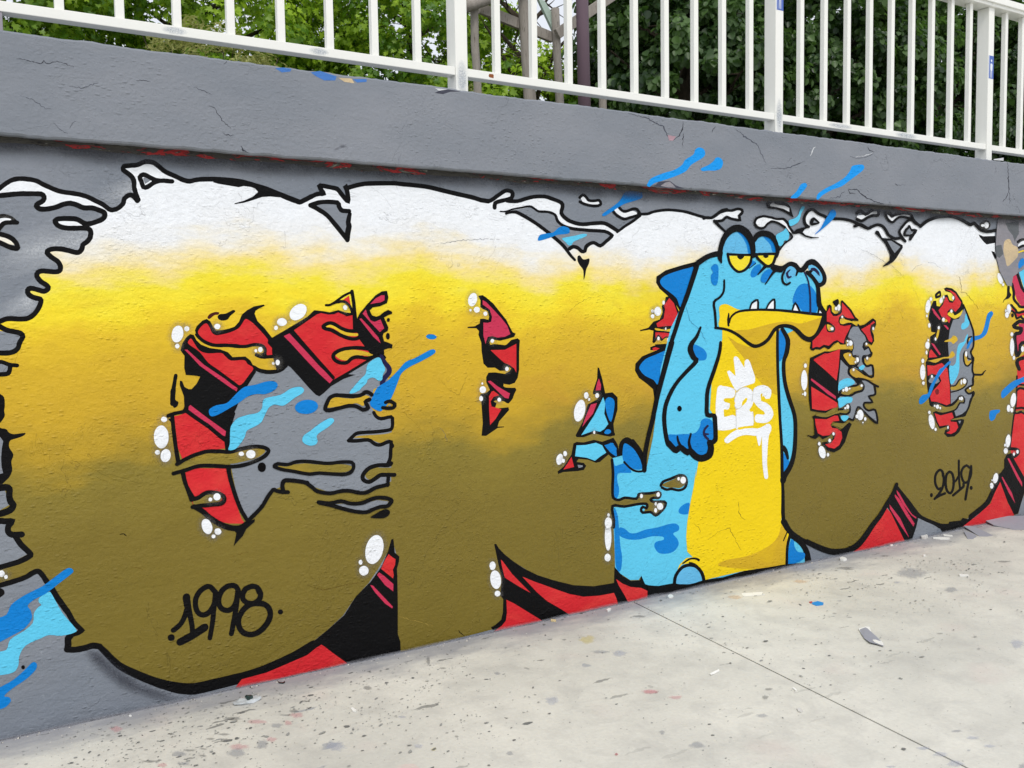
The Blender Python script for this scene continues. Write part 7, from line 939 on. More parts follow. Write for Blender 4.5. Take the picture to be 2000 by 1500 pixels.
ol_letters|painted_outline|letters|black|L|5|6096 1209 -2 11 -2 15 -1 13 6 16 4 5 2 -1 10 -10 5 -16 7 -18 22 -8 18 -3 -88 -4 -2 11 -2 15 0 15 6 19 15 15 23 -8 14 -14 5 -18 5 -13 13 -5 15 -2
ol_letters|painted_outline|letters|black|L|6|6077 1216 3 -9 5 -13 8 -12 18 -13 26 -4 18 7 16 11 11 7 -86 28 2 -9 5 -13 6 -9 12 -8 11 -2 10 4 15 9 10 8
s500|painted_red_shape|letters|red|P|4|5668 1196 75 -7 89 16 65 -42 30 -120 10 -128 -45 -9 -52 15 -58 15 -64 8 -13 32 30 38 63 40 31 26 -20 32 -45 14 -44 9 -44 -13
s501|painted_grey_gap|letters|grey|P|5|5683 1087 25 26 56 -3 33 -13 13 -20 -38 -14 -76 11
s502|painted_red_shape|letters|red|P|5|5758 859 71 -21 51 5 78 7 21 -38 -39 -13 7 -13 66 -8 21 -38 -32 -30 -52 -12 -53 12 39 13 -1 32 -26 10 -91 -1 -26 33
s503|painted_black_shape|letters|maroon|S|5|5806 1005 -2 -9 -6 -6 -9 -3 -11 0 -9 5 -6 7 -3 8 2 9 6 6 9 4 11 -1 9 -4 7 -7
s504|painted_beer_drip|letters|beer|S|5|5940 1031 65 16 39 26 46 14 34 -14 -6 -28 -46 -29 -66 -9 -59 3
ol_letters|painted_outline|letters|black|L|6|5933 1034 16 -1 24 -2 24 4 18 12 15 15 14 11 15 6 17 3 13 0 18 -6 12 -9 2 -10 -7 -13 -13 -11 -21 -10 -18 -6 -22 -5 -23 -5 -28 -3 -29 -2 -21 -2 -5 44 15 -1 21 -1 17 2 14 10 14 15 16 13 20 7 20 3 21 0 26 -8 18 -13 2 -17 -8 -16 -16 -13 -23 -11 -20 -6 -24 -6 -24 -5 -29 -3 -30 -3 -21 -1
s506|painted_beer_drip|letters|beer|S|7|6113 1001 26 15 27 7 27 7 22 -46 -47 -10 -41 15
s507|painted_beer_drip|letters|beer|S|6|5763 910 51 5 65 -20 85 2 64 37 26 22 34 -2 7 -36 -46 -2 -39 -41 -52 -9 -104 -9 -77 16 -64 24
ol_letters|painted_outline|letters|black|L|7|5950 898 18 9 25 12 23 12 14 11 9 9 7 5 12 1 12 -3 13 -7 9 -11 2 -13 -5 -7 -15 1 -30 1 -17 -13 -12 -15 -12 -11 -20 -9 -16 -4 -29 41 18 9 25 12 20 11 13 10 10 9 11 8 23 3 21 -5 19 -11 13 -14 2 -18 -11 -18 -28 3 -20 1 -10 -9 -13 -14 -14 -14 -24 -10 -17 -4
s509|painted_beer_drip|letters|beer|S|6|5947 798 52 9 80 3 0 -12 -80 -3
s510|painted_grey_gap|letters|grey|P|6|6033 785 33 -1 -16 -21
s511|painted_blue_splash|letters|lblue|S|7|5916 1178 46 2 32 27 5 63 24 59 59 18 13 20 26 31 7 -12 -25 -47 -52 -47 -19 -43 3 -80 -18 -59 -51 -53 -27 -3 -13 29
s512|painted_blue_splash|letters|lblue|S|5|6046 1451 13 24 26 12 5 35 16 24 18 -40 21 -24 -19 -32 -59 -19
s513|painted_blue_splash|letters|dblue|S|8|6355 1529 20 20 35 10 21 -15 -6 -16 -27 -28 -19 -57 -26 -48 -61 -31 -82 -14 -40 -15 -26 -32 -23 -11 -4 16 26 39 39 32 88 10 40 31 26 57
s514|painted_blue_splash|letters|dblue|S|8|5928 1215 -32 -8 -50 -30 -45 -18 -55 -64 -43 -48 -24 -46 -56 -8 -36 -25 -3 -28 28 -9 56 24 43 37 48 75 62 60 76 56 32 14
s515|painted_blue_splash|letters|dblue|S|1|6411 819 24 15 100 -1 4 -19 -39 -14 -20 -32 -42 -12 -26 21
hl44|painted_highlight|letters|white|S|9|5633 1226 -2 -6 -4 -6 -6 -2 -6 0 -6 3 -5 6 -1 6 1 7 4 5 6 3 7 0 6 -4 4 -5
hl44|painted_highlight|letters|white|S|9|5646 1148 -2 -23 -7 -18 -11 -10 -13 1 -11 11 -8 19 -4 23 3 23 7 18 11 10 12 -1 12 -10 8 -19
hl44|painted_highlight|letters|white|S|9|5644 1074 -2 -5 -4 -4 -6 -2 -6 0 -6 3 -5 4 -1 5 1 5 4 4 6 2 7 0 6 -3 4 -4
hl45|painted_highlight|letters|white|S|7|5714 868 -1 -5 -4 -4 -6 -1 -6 0 -5 2 -4 5 -2 4 1 5 4 4 6 1 6 0 5 -2 4 -5
hl45|painted_highlight|letters|white|S|6|5757 803 4 -23 -3 -19 -9 -10 -13 -1 -15 10 -14 18 -10 22 -4 23 3 19 9 10 13 1 15 -10 14 -17
hl45|painted_highlight|letters|white|S|7|5785 744 -1 -5 -3 -3 -5 -2 -6 0 -5 3 -4 4 -1 5 1 5 4 3 5 2 5 0 5 -3 4 -4
hl45|painted_highlight|letters|white|S|7|5808 901 -2 -6 -5 -5 -7 -2 -9 1 -8 3 -5 5 -2 7 2 6 5 4 7 2 9 0 8 -3 5 -6
hl45|painted_highlight|letters|white|S|7|5767 910 -1 -4 -2 -2 -4 -2 -4 1 -3 1 -3 3 -1 4 1 3 3 3 3 1 4 0 4 -2 2 -3
hl45|painted_highlight|letters|white|S|7|5831 890 0 -4 -3 -3 -4 -1 -5 0 -4 2 -3 3 -1 4 1 4 3 3 4 1 4 0 4 -2 3 -3
hl46|painted_highlight|letters|white|S|9|5733 1116 -1 -4 -3 -4 -5 -1 -5 0 -4 2 -4 4 -1 4 1 5 3 3 5 2 5 -1 4 -2 3 -3
hl47|painted_highlight|letters|white|S|8|6119 1063 -2 -7 -6 -7 -8 -3 -10 1 -8 4 -6 6 -3 9 2 7 6 7 8 3 10 -1 9 -4 6 -6
hl47|painted_highlight|letters|white|S|8|6070 1060 0 -8 -3 -6 -3 -3 -4 0 -4 4 -3 6 -1 8 1 7 2 6 4 4 4 -1 4 -3 2 -6
hl47|painted_highlight|letters|white|S|8|6175 1012 -1 -4 -3 -4 -3 -2 -5 1 -3 2 -3 4 -1 4 0 5 3 3 4 2 4 0 4 -2 3 -4
hl47|painted_highlight|letters|white|S|8|6084 942 -1 -6 -5 -5 -6 -2 -7 0 -7 4 -4 5 -2 6 1 5 5 5 6 2 7 0 7 -3 4 -5
hl47|painted_highlight|letters|white|S|9|6056 943 -1 -4 -2 -3 -4 -2 -4 1 -4 2 -3 3 -1 4 1 5 3 3 3 1 4 0 4 -2 3 -3
hl48|painted_highlight|letters|white|S|6|5922 747 -1 -4 -2 -4 -3 -1 -3 0 -3 2 -3 4 -1 4 1 5 2 3 3 2 4 0 3 -2 2 -4
hl49|painted_highlight|letters|white|S|2|5693 1596 -6 -20 -11 -15 -12 -8 -11 1 -9 10 -4 17 2 20 6 19 10 15 13 8 11 -1 9 -10 4 -16
hl49|painted_highlight|letters|white|S|3|5712 1648 -1 -5 -4 -5 -6 -2 -7 0 -6 2 -4 5 -2 5 2 5 4 5 6 2 6 0 6 -3 5 -4
hl49|painted_highlight|letters|white|S|2|5666 1533 0 -4 -3 -3 -4 -2 -4 0 -4 2 -3 3 -1 4 1 4 2 3 4 2 5 0 4 -2 2 -3
hl49|painted_highlight|letters|white|S|2|5699 1468 -2 -7 -3 -5 -6 -3 -6 0 -5 3 -4 6 -2 6 1 7 4 5 5 3 7 0 5 -3 4 -5
hl50|painted_highlight|letters|white|S|3|5830 1635 -5 -8 -8 -6 -8 -3 -8 2 -5 5 -2 7 1 9 6 8 7 6 9 3 7 -2 6 -5 2 -7
hl50|painted_highlight|letters|white|S|4|5849 1659 -1 -4 -2 -4 -4 -2 -4 0 -3 2 -3 4 -1 4 1 5 2 4 4 2 4 0 3 -2 3 -4
hl50|painted_highlight|letters|white|S|3|5961 1655 -1 -5 -3 -5 -4 -2 -6 0 -4 2 -4 5 -1 5 1 6 3 4 5 2 5 0 5 -2 3 -4
hl50|painted_highlight|letters|white|S|5|5945 1563 -2 -5 -3 -3 -5 -3 -6 1 -5 2 -4 4 -1 4 1 5 3 4 5 2 6 0 5 -2 4 -4
hl50|painted_highlight|letters|white|S|6|5857 1505 -1 -6 -4 -5 -6 -2 -7 0 -7 3 -4 5 -2 6 2 6 4 5 6 2 7 0 6 -3 4 -5
hl50|painted_highlight|letters|white|S|3|5802 1450 -1 -5 -3 -4 -5 -2 -5 0 -5 2 -3 4 -1 5 1 5 3 4 5 2 5 0 4 -2 4 -4
hl50|painted_highlight|letters|white|S|3|5766 1373 0 -5 -3 -4 -4 -2 -5 0 -4 3 -3 4 -1 4 1 5 3 4 4 2 4 0 4 -3 3 -4
hl50|painted_highlight|letters|white|S|2|5691 1332 -2 -11 -6 -8 -9 -4 -11 0 -10 5 -6 9 -3 10 2 11 7 8 9 5 10 0 10 -5 7 -9
hl50|painted_highlight|letters|white|S|2|5685 1367 -1 -4 -2 -3 -4 -1 -4 0 -3 2 -3 3 -1 3 1 4 3 3 3 2 4 -1 3 -1 3 -3
hl50|painted_highlight|letters|white|S|5|5668 1283 0 -6 -3 -5 -4 -2 -4 0 -5 3 -2 4 -2 6 1 6 3 4 4 3 4 0 4 -3 3 -5
hl51|painted_highlight|letters|white|S|8|6125 1258 -1 -9 -3 -6 -6 -4 -6 1 -5 3 -4 7 -2 9 1 8 4 7 5 3 6 0 6 -4 4 -7
s547|painted_black_shape|letters|black|S|4|5740 1675 16 15 37 16 16 -12 1 -27 -28 -12 -32 -3
s548|painted_grey_gap|letters|beer|P|5|5762 1671 28 15 1 -11
ol_letters|painted_outline|letters|black|L|9|6064 1604 15 -23 21 -32 21 -31 19 -30 19 -30 14 -25 7 -17 3 -13 2 -17 2 -24 0 -28 -2 -22 -9 -14 -14 -12 -9 -14 6 -16 11 -14 9 -11 7 -12 4 -7 -111 395 16 -22 23 -32 22 -31 20 -30 19 -30 16 -26 8 -18 4 -15 2 -17 2 -25 0 -28 -3 -25 -11 -18 -14 -12 -6 -9 4 -10 10 -12 10 -11 7 -14 4 -8
ol_letters|painted_outline|letters|black|L|10|6189 1225 -4 -23 -6 -31 -2 -28 5 -17 10 -12 4 -8 -2 -10 -6 -12 -4 -13 2 -14 3 -13 0 -6 -12 -4 -23 -4 -20 -7 -22 -8 -16 -12 15 -19 24 -14 17 -5 20 0 23 6 9 2 -1 2 -2 -9 -8 -8 -14 -11 -14 -15 -9 -19 -6 -21 -10 -19 -15 -17 -19 -15 -16 -11 -12 -5 -16 0 -22 -2 -25 -2 -19 -1 216 402 -4 -22 -6 -32 -2 -25 4 -14 9 -11 6 -12 -2 -14 -6 -12 -4 -11 2 -12 4 -14 -2 -14 -22 -8 -24 -4 -18 -6 -18 -7 -6 -4 7 -9 17 -10 8 -2 9 0 20 5 28 7 15 -15 -4 -16 -10 -10 -14 -11 -12 -13 -8 -18 -7 -21 -11 -21 -17 -18 -19 -17 -19 -12 -19 -7 -19 -1 -22 -2 -26 -2 -19 -1
ol_letters|painted_outline|letters|black|L|11|6207 1100 22 -2 30 -2 29 -1 29 2 14 11 7 9 10 7 9 5 -149 -13 23 -3 28 -2 27 -2 18 1 10 5 10 9 16 6 13 3
s552|painted_red_shape|letters|red|P|1|5256 253 43 -37 157 -209 1 -28 -365 18 -175 8 91 40 82 62 93 83
s553|painted_black_shape|letters|black|P|2|5349 413 56 -63 90 -89 97 -97 -4 -58 -65 -114 -55 -15 -80 112 -89 127 -44 48 -16 30 47 22 43 43
s554|painted_red_shape|letters|crimson|P|3|5355 366 50 -45 176 -149 -11 -31 -51 31 -90 82 -68 87
s555|painted_red_shape|letters|crimson|P|4|5334 341 50 -38 170 -193 -11 -20 -79 81 -124 148
s556|painted_red_shape|letters|crimson|P|5|5282 276 116 -110 91 -134 6 -12 -85 87 -122 138
s557|painted_grey_gap|letters|grey|P|5|5598 148 104 -48 117 -43 -33 -69 -195 -19 -68 15 49 95
ol_letters|painted_outline|letters|black|L|6|5337 387 10 -10 14 -13 19 -18 20 -25 24 -29 24 -30 25 -28 26 -29 28 -27 31 -19 30 -14 35 -14 44 -20 51 -20 45 -18 32 -16 30 -15 37 -14 48 -6 48 -3 32 -1 -628 379 11 -9 15 -14 20 -18 27 -23 31 -28 31 -27 28 -27 27 -27 26 -23 18 -18 19 -15 27 -17 42 -18 50 -20 47 -17 36 -14 28 -10 26 -5 37 -6 43 -3 32 -2
ol_letters|painted_outline|letters|black|L|25|5331 405 -7 -13 -11 -18 -13 -19 -18 -19 -22 -20 -24 -21 -24 -25 -25 -25 -24 -22 -24 -17 -24 -16 -26 -18 -28 -22 -28 -25 -28 -21 -25 -18 -25 -15 -26 -12 -31 -8 -34 -6 -34 -2 -37 3 -40 4 -39 7 -36 10 -36 13 -38 16 -43 18 -44 20 -32 16 883 243 -7 -14 -10 -19 -14 -22 -19 -20 -22 -21 -22 -22 -23 -25 -24 -26 -25 -24 -25 -19 -23 -17 -23 -18 -25 -22 -27 -26 -28 -23 -26 -20 -27 -18 -32 -15 -37 -11 -41 -7 -44 -3 -47 4 -47 5 -46 9 -43 13 -40 16 -39 16 -44 21 -44 22 -30 17
s560|painted_black_shape|letters|black|P|7|5819 64 107 -20 23 27 134 -8 24 16 62 -17 62 18 -24 -50 -49 -30 -170 -8 -120 15
s561|painted_red_shape|letters|red|P|1|6755 1203 114 35 395 -13 54 -1185 -437 213 -171 207 -31 97 29 138 17 77 35 122 -4 118
s562|painted_red_shape|letters|red|P|9|6563 305 48 -61 58 -125 83 -74 2 -32 -265 -25 -256 8 -124 19 184 63 152 64 61 92
s563|painted_black_shape|letters|black|P|10|6642 490 53 3 213 -227 58 -63 -82 -31 -76 -150 -55 -1 -98 124 -99 160 11 53 45 34 -2 63
s564|painted_red_shape|letters|crimson|P|11|6650 460 26 -4 177 -200 2 -32 -71 71
s565|painted_red_shape|letters|crimson|P|12|6571 335 24 -11 125 -133 46 -85 -87 90
ol_letters|painted_outline|letters|black|L|13|6537 344 -7 -10 -11 -14 -14 -17 -18 -21 -23 -24 -22 -24 -20 -24 -19 -23 -22 -19 -28 -14 -33 -14 -35 -12 -37 -14 -36 -12 -26 -9 400 234 -6 -10 -10 -15 -14 -19 -19 -22 -22 -24 -21 -24 -19 -24 -20 -25 -25 -23 -34 -19 -36 -15 -35 -13 -37 -14 -37 -13 -25 -9
s567|painted_grey_gap|letters|grey|P|11|6898 187 415 -47 9 -199 -514 73 38 83
ol_letters|painted_outline|letters|black|L|2|6742 1066 0 -23 1 -33 0 -36 -1 -41 -1 -45 -3 -38 -7 -28 -8 -22 -9 -26 -7 -34 -6 -37 -6 -37 -7 -43 -7 -43 -4 -30 89 515 0 -23 1 -33 -1 -37 -1 -41 -1 -45 -4 -39 -7 -29 -9 -22 -9 -26 -7 -33 -7 -37 -6 -37 -8 -43 -6 -43 -5 -30
ol_letters|painted_outline|letters|black|L|12|6668 519 18 -1 24 -3 23 -2 28 -5 11 -4 3 -4 -4 -9 -10 -5 -17 -7 -8 -1 -12 5 -15 9 -43 51 18 -2 26 -2 25 -3 35 -6 35 -11 12 -23 -8 -20 -19 -10 -24 -9 -29 -5 -36 13 -19 13
hl52|painted_highlight|letters|white|S|13|6686 586 -6 -21 -11 -15 -15 -7 -14 2 -11 11 -7 18 0 21 6 20 12 15 14 8 14 -2 11 -11 7 -18
hl52|painted_highlight|letters|white|S|14|6626 560 -1 -4 -3 -4 -4 -1 -5 0 -4 2 -3 5 -1 4 1 5 2 4 5 1 4 0 5 -3 3 -4
hl52|painted_highlight|letters|white|S|1|6657 516 -2 -9 -8 -7 -10 -3 -12 1 -11 5 -7 9 -3 9 2 10 7 6 10 4 12 -1 11 -6 8 -8
hl52|painted_highlight|letters|white|S|13|6797 497 -1 -6 -4 -5 -7 -2 -7 1 -7 3 -4 5 -2 7 1 6 5 4 6 2 7 0 7 -4 5 -5
hl52|painted_highlight|letters|white|S|13|6749 483 -1 -5 -4 -5 -5 -1 -6 0 -5 3 -4 5 -2 5 1 6 4 4 5 2 6 -1 6 -3 4 -5
hl53|painted_highlight|letters|white|S|3|6747 889 -8 -23 -14 -17 -16 -9 -15 3 -12 12 -6 20 1 23 9 23 13 17 16 8 16 -2 11 -12 6 -20
hl53|painted_highlight|letters|white|S|4|6680 833 -2 -11 -7 -9 -9 -4 -11 1 -10 5 -7 10 -2 12 2 11 6 9 9 4 11 -1 10 -5 7 -10
hl53|painted_highlight|letters|white|S|5|6715 818 -2 -8 -5 -5 -7 -3 -8 1 -8 3 -5 7 -3 7 2 8 5 5 7 3 9 -1 7 -3 6 -7
hl54|painted_highlight|letters|white|S|14|6534 318 -8 -15 -13 -11 -15 -4 -14 4 -10 10 -4 15 2 16 9 15 12 11 15 4 14 -4 10 -10 4 -14
hl54|painted_highlight|letters|white|S|15|6478 272 -2 -9 -6 -7 -9 -3 -10 1 -9 6 -6 8 -2 10 1 9 6 7 9 3 10 -2 9 -5 6 -8
hl54|painted_highlight|letters|white|S|14|6467 314 -1 -4 -2 -2 -3 -1 -3 0 -3 2 -3 3 0 3 0 4 2 2 3 1 4 0 3 -2 2 -3
ol_letters|painted_outline|letters|black|L|3|6766 819 17 1 23 0 24 -1 21 -5 27 -7 35 -6 49 -2 55 -2 38 -1 -295 40 17 1 26 0 29 -1 27 -5 26 -7 30 -5 45 -3 54 -1 38 -1
ol_letters|painted_outline|letters|black|L|4|6726 785 18 0 26 -1 25 0 19 3 14 -1 18 -7 29 -12 38 -11 52 -3 55 1 38 0 -336 52 18 -1 26 0 21 0 20 2 29 -1 27 -10 27 -12 28 -7 43 -3 53 1 38 0
s583|painted_beer_drip|letters|beer|S|5|6750 809 109 1 195 -21 1 -12 -195 13 -42 19 -54 -13
s584|painted_beer_drip|letters|beer|S|3|6757 980 94 15 195 -22 1 -16 -235 13 -54 -1
ol_letters|painted_outline|letters|black|L|4|6769 1000 26 -2 39 -4 44 -3 58 -5 64 -5 46 -3 -276 36 26 -2 39 -4 44 -3 57 -5 64 -4 46 -4
ol_letters|painted_outline|letters|black|L|5|6769 958 11 7 20 4 26 -3 37 -7 43 -7 51 -5 53 -4 37 -3 -301 31 16 9 33 7 35 -4 39 -7 40 -7 49 -4 52 -4 38 -3
s587|painted_blue_splash|letters|dblue|S|6|6553 945 18 30 117 55 107 22 81 16 110 2 2 -39 -138 -9 -80 -19 -106 -49 -77 -37 -27 5
s588|painted_red_shape|letters|crimson|P|1|6667 1766 4 46 53 23 28 -53 71 -75 194 -46 3 -78 -219 2 -70 53 -42 68
ol_letters|painted_outline|letters|black|L|2|6707 1839 10 -17 15 -26 16 -25 12 -22 15 -23 32 -27 64 -33 79 -36 56 -25 -266 241 11 -18 16 -25 17 -25 13 -22 14 -20 27 -22 60 -31 77 -35 57 -25
ol_letters|painted_outline|letters|black|L|3|6650 1749 7 -16 9 -22 6 -20 0 -16 -2 -15 5 -17 16 -17 22 -13 20 -11 11 -10 17 -12 38 -5 72 2 88 7 64 5 -339 165 6 -17 10 -23 7 -22 0 -18 -2 -14 3 -11 11 -11 19 -12 21 -12 13 -11 8 -5 22 -3 65 2 86 7 63 5
s591|painted_blue_splash|letters|lblue|P|4|6750 1843 66 23 192 11 8 -201 -194 46
s592|painted_black_shape|letters|black|S|4|6602 1736 33 0 1 -37 21 -23 -32 -26 -52 -11 -19 -23 6 23 38 30
s593|painted_red_shape|letters|red|P|4|6667 1593 81 -46 54 15 218 21 4 -77 -221 18 -53 -15 -42 38 -40 8
ol_letters|painted_outline|letters|black|L|5|6648 1595 17 -11 23 -15 19 -11 10 -18 45 -6 83 11 105 17 76 12 -355 33 17 -11 23 -15 24 -14 7 -12 19 -2 75 9 103 17 76 13
ol_letters|painted_outline|letters|black|L|6|6660 1552 17 -6 19 -11 8 -11 8 -16 19 -17 38 9 16 5 6 -6 37 -15 65 2 78 6 56 5 -351 69 19 -8 26 -14 11 -15 7 -15 3 -2 14 3 39 12 18 -17 22 -9 54 2 76 6 56 5
s596|painted_red_shape|letters|crimson|P|2|6728 1388 66 21 -42 54 81 -1 193 -19 6 -124 -220 -10 -39 -60 -25 -30 -23 62
ol_letters|painted_outline|letters|black|L|7|7026 1481 -64 3 -89 4 -66 3 -35 4 -19 -4 -26 -9 -29 -13 -26 -16 13 -22 34 -11 27 -3 24 -2 1 0 0 -2 -7 -7 -10 -2 -32 -1 -31 -16 -3 -29 6 -33 7 -30 6 -28 8 -27 17 -29 43 4 21 18 15 19 2 23 1 19 12 10 55 4 86 -2 65 -1 -8 148 -64 3 -88 5 -69 3 -24 2 -3 0 -21 -7 -24 -11 -5 -3 -3 4 10 -3 18 -2 29 -2 36 -8 5 -28 -23 -24 -32 -5 -22 -1 -6 -3 -2 -17 5 -30 8 -29 6 -28 7 -25 1 -2 -19 -1 9 7 10 12 2 18 0 27 32 25 78 6 91 -2 65 -1
ol_letters|painted_outline|letters|black|L|8|7033 1223 -68 -1 -94 -2 -76 -5 -42 -9 -21 -14 -7 -17 6 -21 15 -20 10 -13 283 74 -68 -1 -92 -2 -69 -4 -26 -5 -7 -5 -3 -7 4 -11 12 -17 10 -12
hl55|painted_highlight|letters|white|S|1|6542 1800 7 -18 -1 -15 -8 -10 -13 -2 -16 6 -16 12 -12 17 -6 18 1 15 7 10 14 2 15 -6 16 -12
hl55|painted_highlight|letters|white|S|2|6564 1752 -2 -4 -3 -4 -5 -2 -6 0 -5 2 -4 4 -1 4 1 5 3 3 5 2 6 0 5 -2 4 -3
hl56|painted_highlight|letters|white|S|6|6654 1572 -2 -15 -7 -12 -10 -7 -12 1 -11 6 -7 12 -3 16 2 14 6 12 11 7 11 0 11 -7 8 -12
hl56|painted_highlight|letters|white|S|7|6602 1560 -1 -5 -3 -3 -4 -2 -4 0 -5 2 -3 3 -1 5 1 4 3 4 4 2 5 0 4 -2 3 -4
hl56|painted_highlight|letters|white|S|8|6629 1529 -2 -9 -6 -7 -9 -4 -11 0 -9 4 -7 8 -3 9 2 9 6 7 10 4 10 0 10 -4 7 -7
hl56|painted_highlight|letters|white|S|8|6693 1385 -1 -7 -5 -5 -8 -3 -8 0 -8 3 -5 6 -2 6 2 7 5 5 7 3 8 0 8 -3 5 -6
hl56|painted_highlight|letters|white|S|8|6708 1289 -2 -29 -7 -23 -10 -13 -12 1 -11 13 -8 24 -4 29 2 29 6 23 10 12 12 0 11 -13 9 -24
hl56|painted_highlight|letters|white|S|9|6724 1208 -1 -6 -5 -5 -6 -3 -7 0 -7 3 -4 6 -2 7 1 6 4 5 7 3 7 0 6 -3 5 -6
hl56|painted_highlight|letters|white|S|8|6838 1271 -2 -9 -5 -7 -7 -4 -9 0 -8 5 -5 7 -2 10 1 9 5 7 7 4 9 0 8 -5 5 -7
hl57|painted_highlight|letters|white|S|4|6658 1751 -1 -4 -3 -3 -4 -1 -5 -1 -4 2 -3 3 -1 4 1 4 3 3 4 2 4 0 5 -2 3 -3
s609|painted_black_shape|letters|black|S|7|6696 1525 -2 -7 -5 -5 -7 -3 -8 0 -8 3 -5 6 -2 6 1 7 5 5 7 3 9 0 7 -3 6 -6
s610|bare_render_patch|bare_column|bare|P|55|6456 2222 82 18 209 9 244 18 7 -175 -189 -52 -63 -92 -11 -60 -11 -53 -59 -23 -17 -68 -53 -1 -40 38 -68 73 -35 88 -16 88 9 103
s611|bare_render_stain|bare_column|darkbare|P|56|6552 2196 170 22 3 -90 -50 -61 -28 44 -54 35
s612|bare_render_stain|bare_column|darkbare|P|56|6436 2030 70 9 29 -65 -51 -31 -39 14
s613|bare_render_stain|bare_column|beige|S|57|6544 2063 65 20 40 -40 67 -20 3 -60 -52 -39 -77 -39 -28 45 -28 58
ol_letters|painted_outline|letters|black|L|58|6725 2058 11 5 15 8 20 5 37 2 46 1 34 0 -184 -8 11 6 19 9 29 7 43 3 49 1 34 0
hl58|painted_highlight|letters|white|S|59|6722 2046 59 28 108 3 1 -23 -108 -7 -53 -16
ol_letters|painted_outline|letters|black|L|60|6739 2016 18 7 29 8 33 2 41 0 30 1 -170 -4 21 9 37 10 40 2 42 1 31 0
ol_letters|painted_outline|letters|yellow|L|56|6735 1985 19 6 32 6 34 1 42 1 30 0 -165 -5 20 6 35 7 37 2 43 1 30 0
s618|painted_blue_splash|letters|dblue|S|56|6734 1918 52 31 28 -37 -65 -39 -20 7
s619|painted_blue_splash|letters|lblue|S|6|189 463 15 21 12 8 -8 12 1 14 14 11 22 9 10 -14 32 -77 42 -68 -3 -16 -47 -4 -42 11 -28 -7 -53 -18 -23 -36 -5 -35 -18 -24 -44 -1 -20 4 4 80 41 8 15 37 46 24 32 26
s620|painted_blue_splash|letters|dblue|S|7|56 458 41 17 19 36 39 25 38 16 32 13 44 29 40 25 18 -3 5 -13 -14 -12 -44 -30 -43 -29 -36 -14 -25 -20 9 -21 2 -33 -29 -34 -38 -17 -42 -17 -20 -4
s621|painted_blue_splash|letters|dblue|S|7|43 188 21 15 45 19 42 32 22 20 11 0 6 -10 -6 -21 -34 -29 -43 -23 -31 -24 16 -9 4 -17 -16 -17 -20 -5 -20 2
s622|bolt_hole|letters|void|S|8|149 262 0 -3 -2 -3 -3 -1 -2 1 -3 2 -1 3 -1 4 1 3 2 2 2 1 3 0 2 -2 2 -3
s623|painted_blue_splash|cap_paint|dblue2|S|0|3158 2251 5 12 25 28 85 33 72 21 59 32 22 29 59 32 15 29 30 14 34 -9 8 -27 -27 -24 -75 -39 -37 -36 -73 -32 -87 -28 -57 -17 -28 -16 -14 -8
s624|painted_blue_splash|cap_paint|dblue2|S|1|3541 2367 57 24 38 25 16 18 31 3 23 -21 -12 -35 -42 -17 -54 -4 -45 -6
s625|painted_blue_splash|cap_paint|dblue2|S|0|4250 2249 52 39 35 42 41 11 12 -19 -41 -39 -35 -30 -35 -8
s626|painted_blue_splash|cap_paint|dblue2|S|0|4475 2253 12 30 66 36 86 34 88 43 50 45 25 32 90 14 20 -19 -32 -28 -102 -57 -76 -42 -87 -26 -86 -38 -36 -27
s627|paint_chip|cap_paint|chipblue|P|0|1177 2611 35 7 35 -1 -6 -12 -36 -8
s628|paint_chip|cap_paint|chipblue|P|0|1329 2613 43 11 73 -14 -7 -18 -49 -6 -36 13
s629|paint_chip|cap_paint|beige|P|0|1451 2605 62 4 12 -19 -44 1
s630|paint_chip|cap_paint|chipblue|P|1|1519 2607 64 8 -1 -12 -44 -8
s631|paint_chip|cap_paint|cappale|P|0|1916 2615 63 1 -43 -11
s632|paint_chip|cap_paint|darkchip|P|1|1936 2605 50 12 64 -2 -57 -8 -36 -15 -42 1
s633|paint_chip|cap_paint|darkchip|P|1|3209 2250 28 26 79 10 43 -22 59 -13 -95 -5
s634|paint_chip|cap_paint|bare|P|2|3251 2255 36 21 29 6 29 -19 14 -12 -58 -1
crack_cap|crack|cap_paint|capcrack|L|0|226 2524 5 0 6 1 5 0 5 -1 5 1 5 -1 4 -2 5 0 5 -3 5 3 4 -3 6 0 4 -1 5 -1 5 -1 5 0 7 5 4 8 2 -6 5 -3 5 -1 6 1 5 3 5 4 5 1 5 1 5 4 5 -3 5 1 5 -1 5 -2 5 -1 5 0 4 -5 6 2 5 -3 6 1 4 -3 -188 6 5 0 6 2 5 0 5 -2 5 2 5 -2 5 0 5 -1 4 -3 6 2 5 -1 4 -2 5 0 5 0 5 -1 4 -1 4 5 7 9 3 -7 5 -3 5 0 5 0 4 3 5 4 6 1 5 0 5 5 5 -3 5 0 6 -1 4 -2 6 0 5 0 4 -5 6 1 4 -3 6 1 5 -3
crack_cap|crack|cap_paint|capcrack|L|0|633 2495 6 0 6 3 6 -1 7 2 5 -1 5 0 6 -1 6 2 5 -2 -52 -1 6 0 6 4 7 -1 6 2 5 -1 6 0 5 -1 6 1 5 -3
crack_cap|crack|cap_paint|shade_crack|L|0|233 2394 5 -2 5 -1 5 1 4 -4 5 -1 5 -2 6 1 4 -2 4 -3 3 -5 5 -3 5 -1 5 -1 2 -7 5 -3 6 1 3 -6 6 -1 7 3 5 -1 6 -1 -101 39 5 -3 5 0 5 0 5 -2 5 -1 4 -3 6 2 5 -2 4 -4 3 -5 5 -1 5 -2 6 -1 1 -8 4 -2 7 0 3 -6 5 -1 7 3 5 -1 6 -2
crack_cap|crack|cap_paint|shade_crack|L|0|390 2287 2 7 3 6 4 6 2 6 7 5 7 5 -25 -35 1 7 3 7 4 6 2 6 7 5 8 4
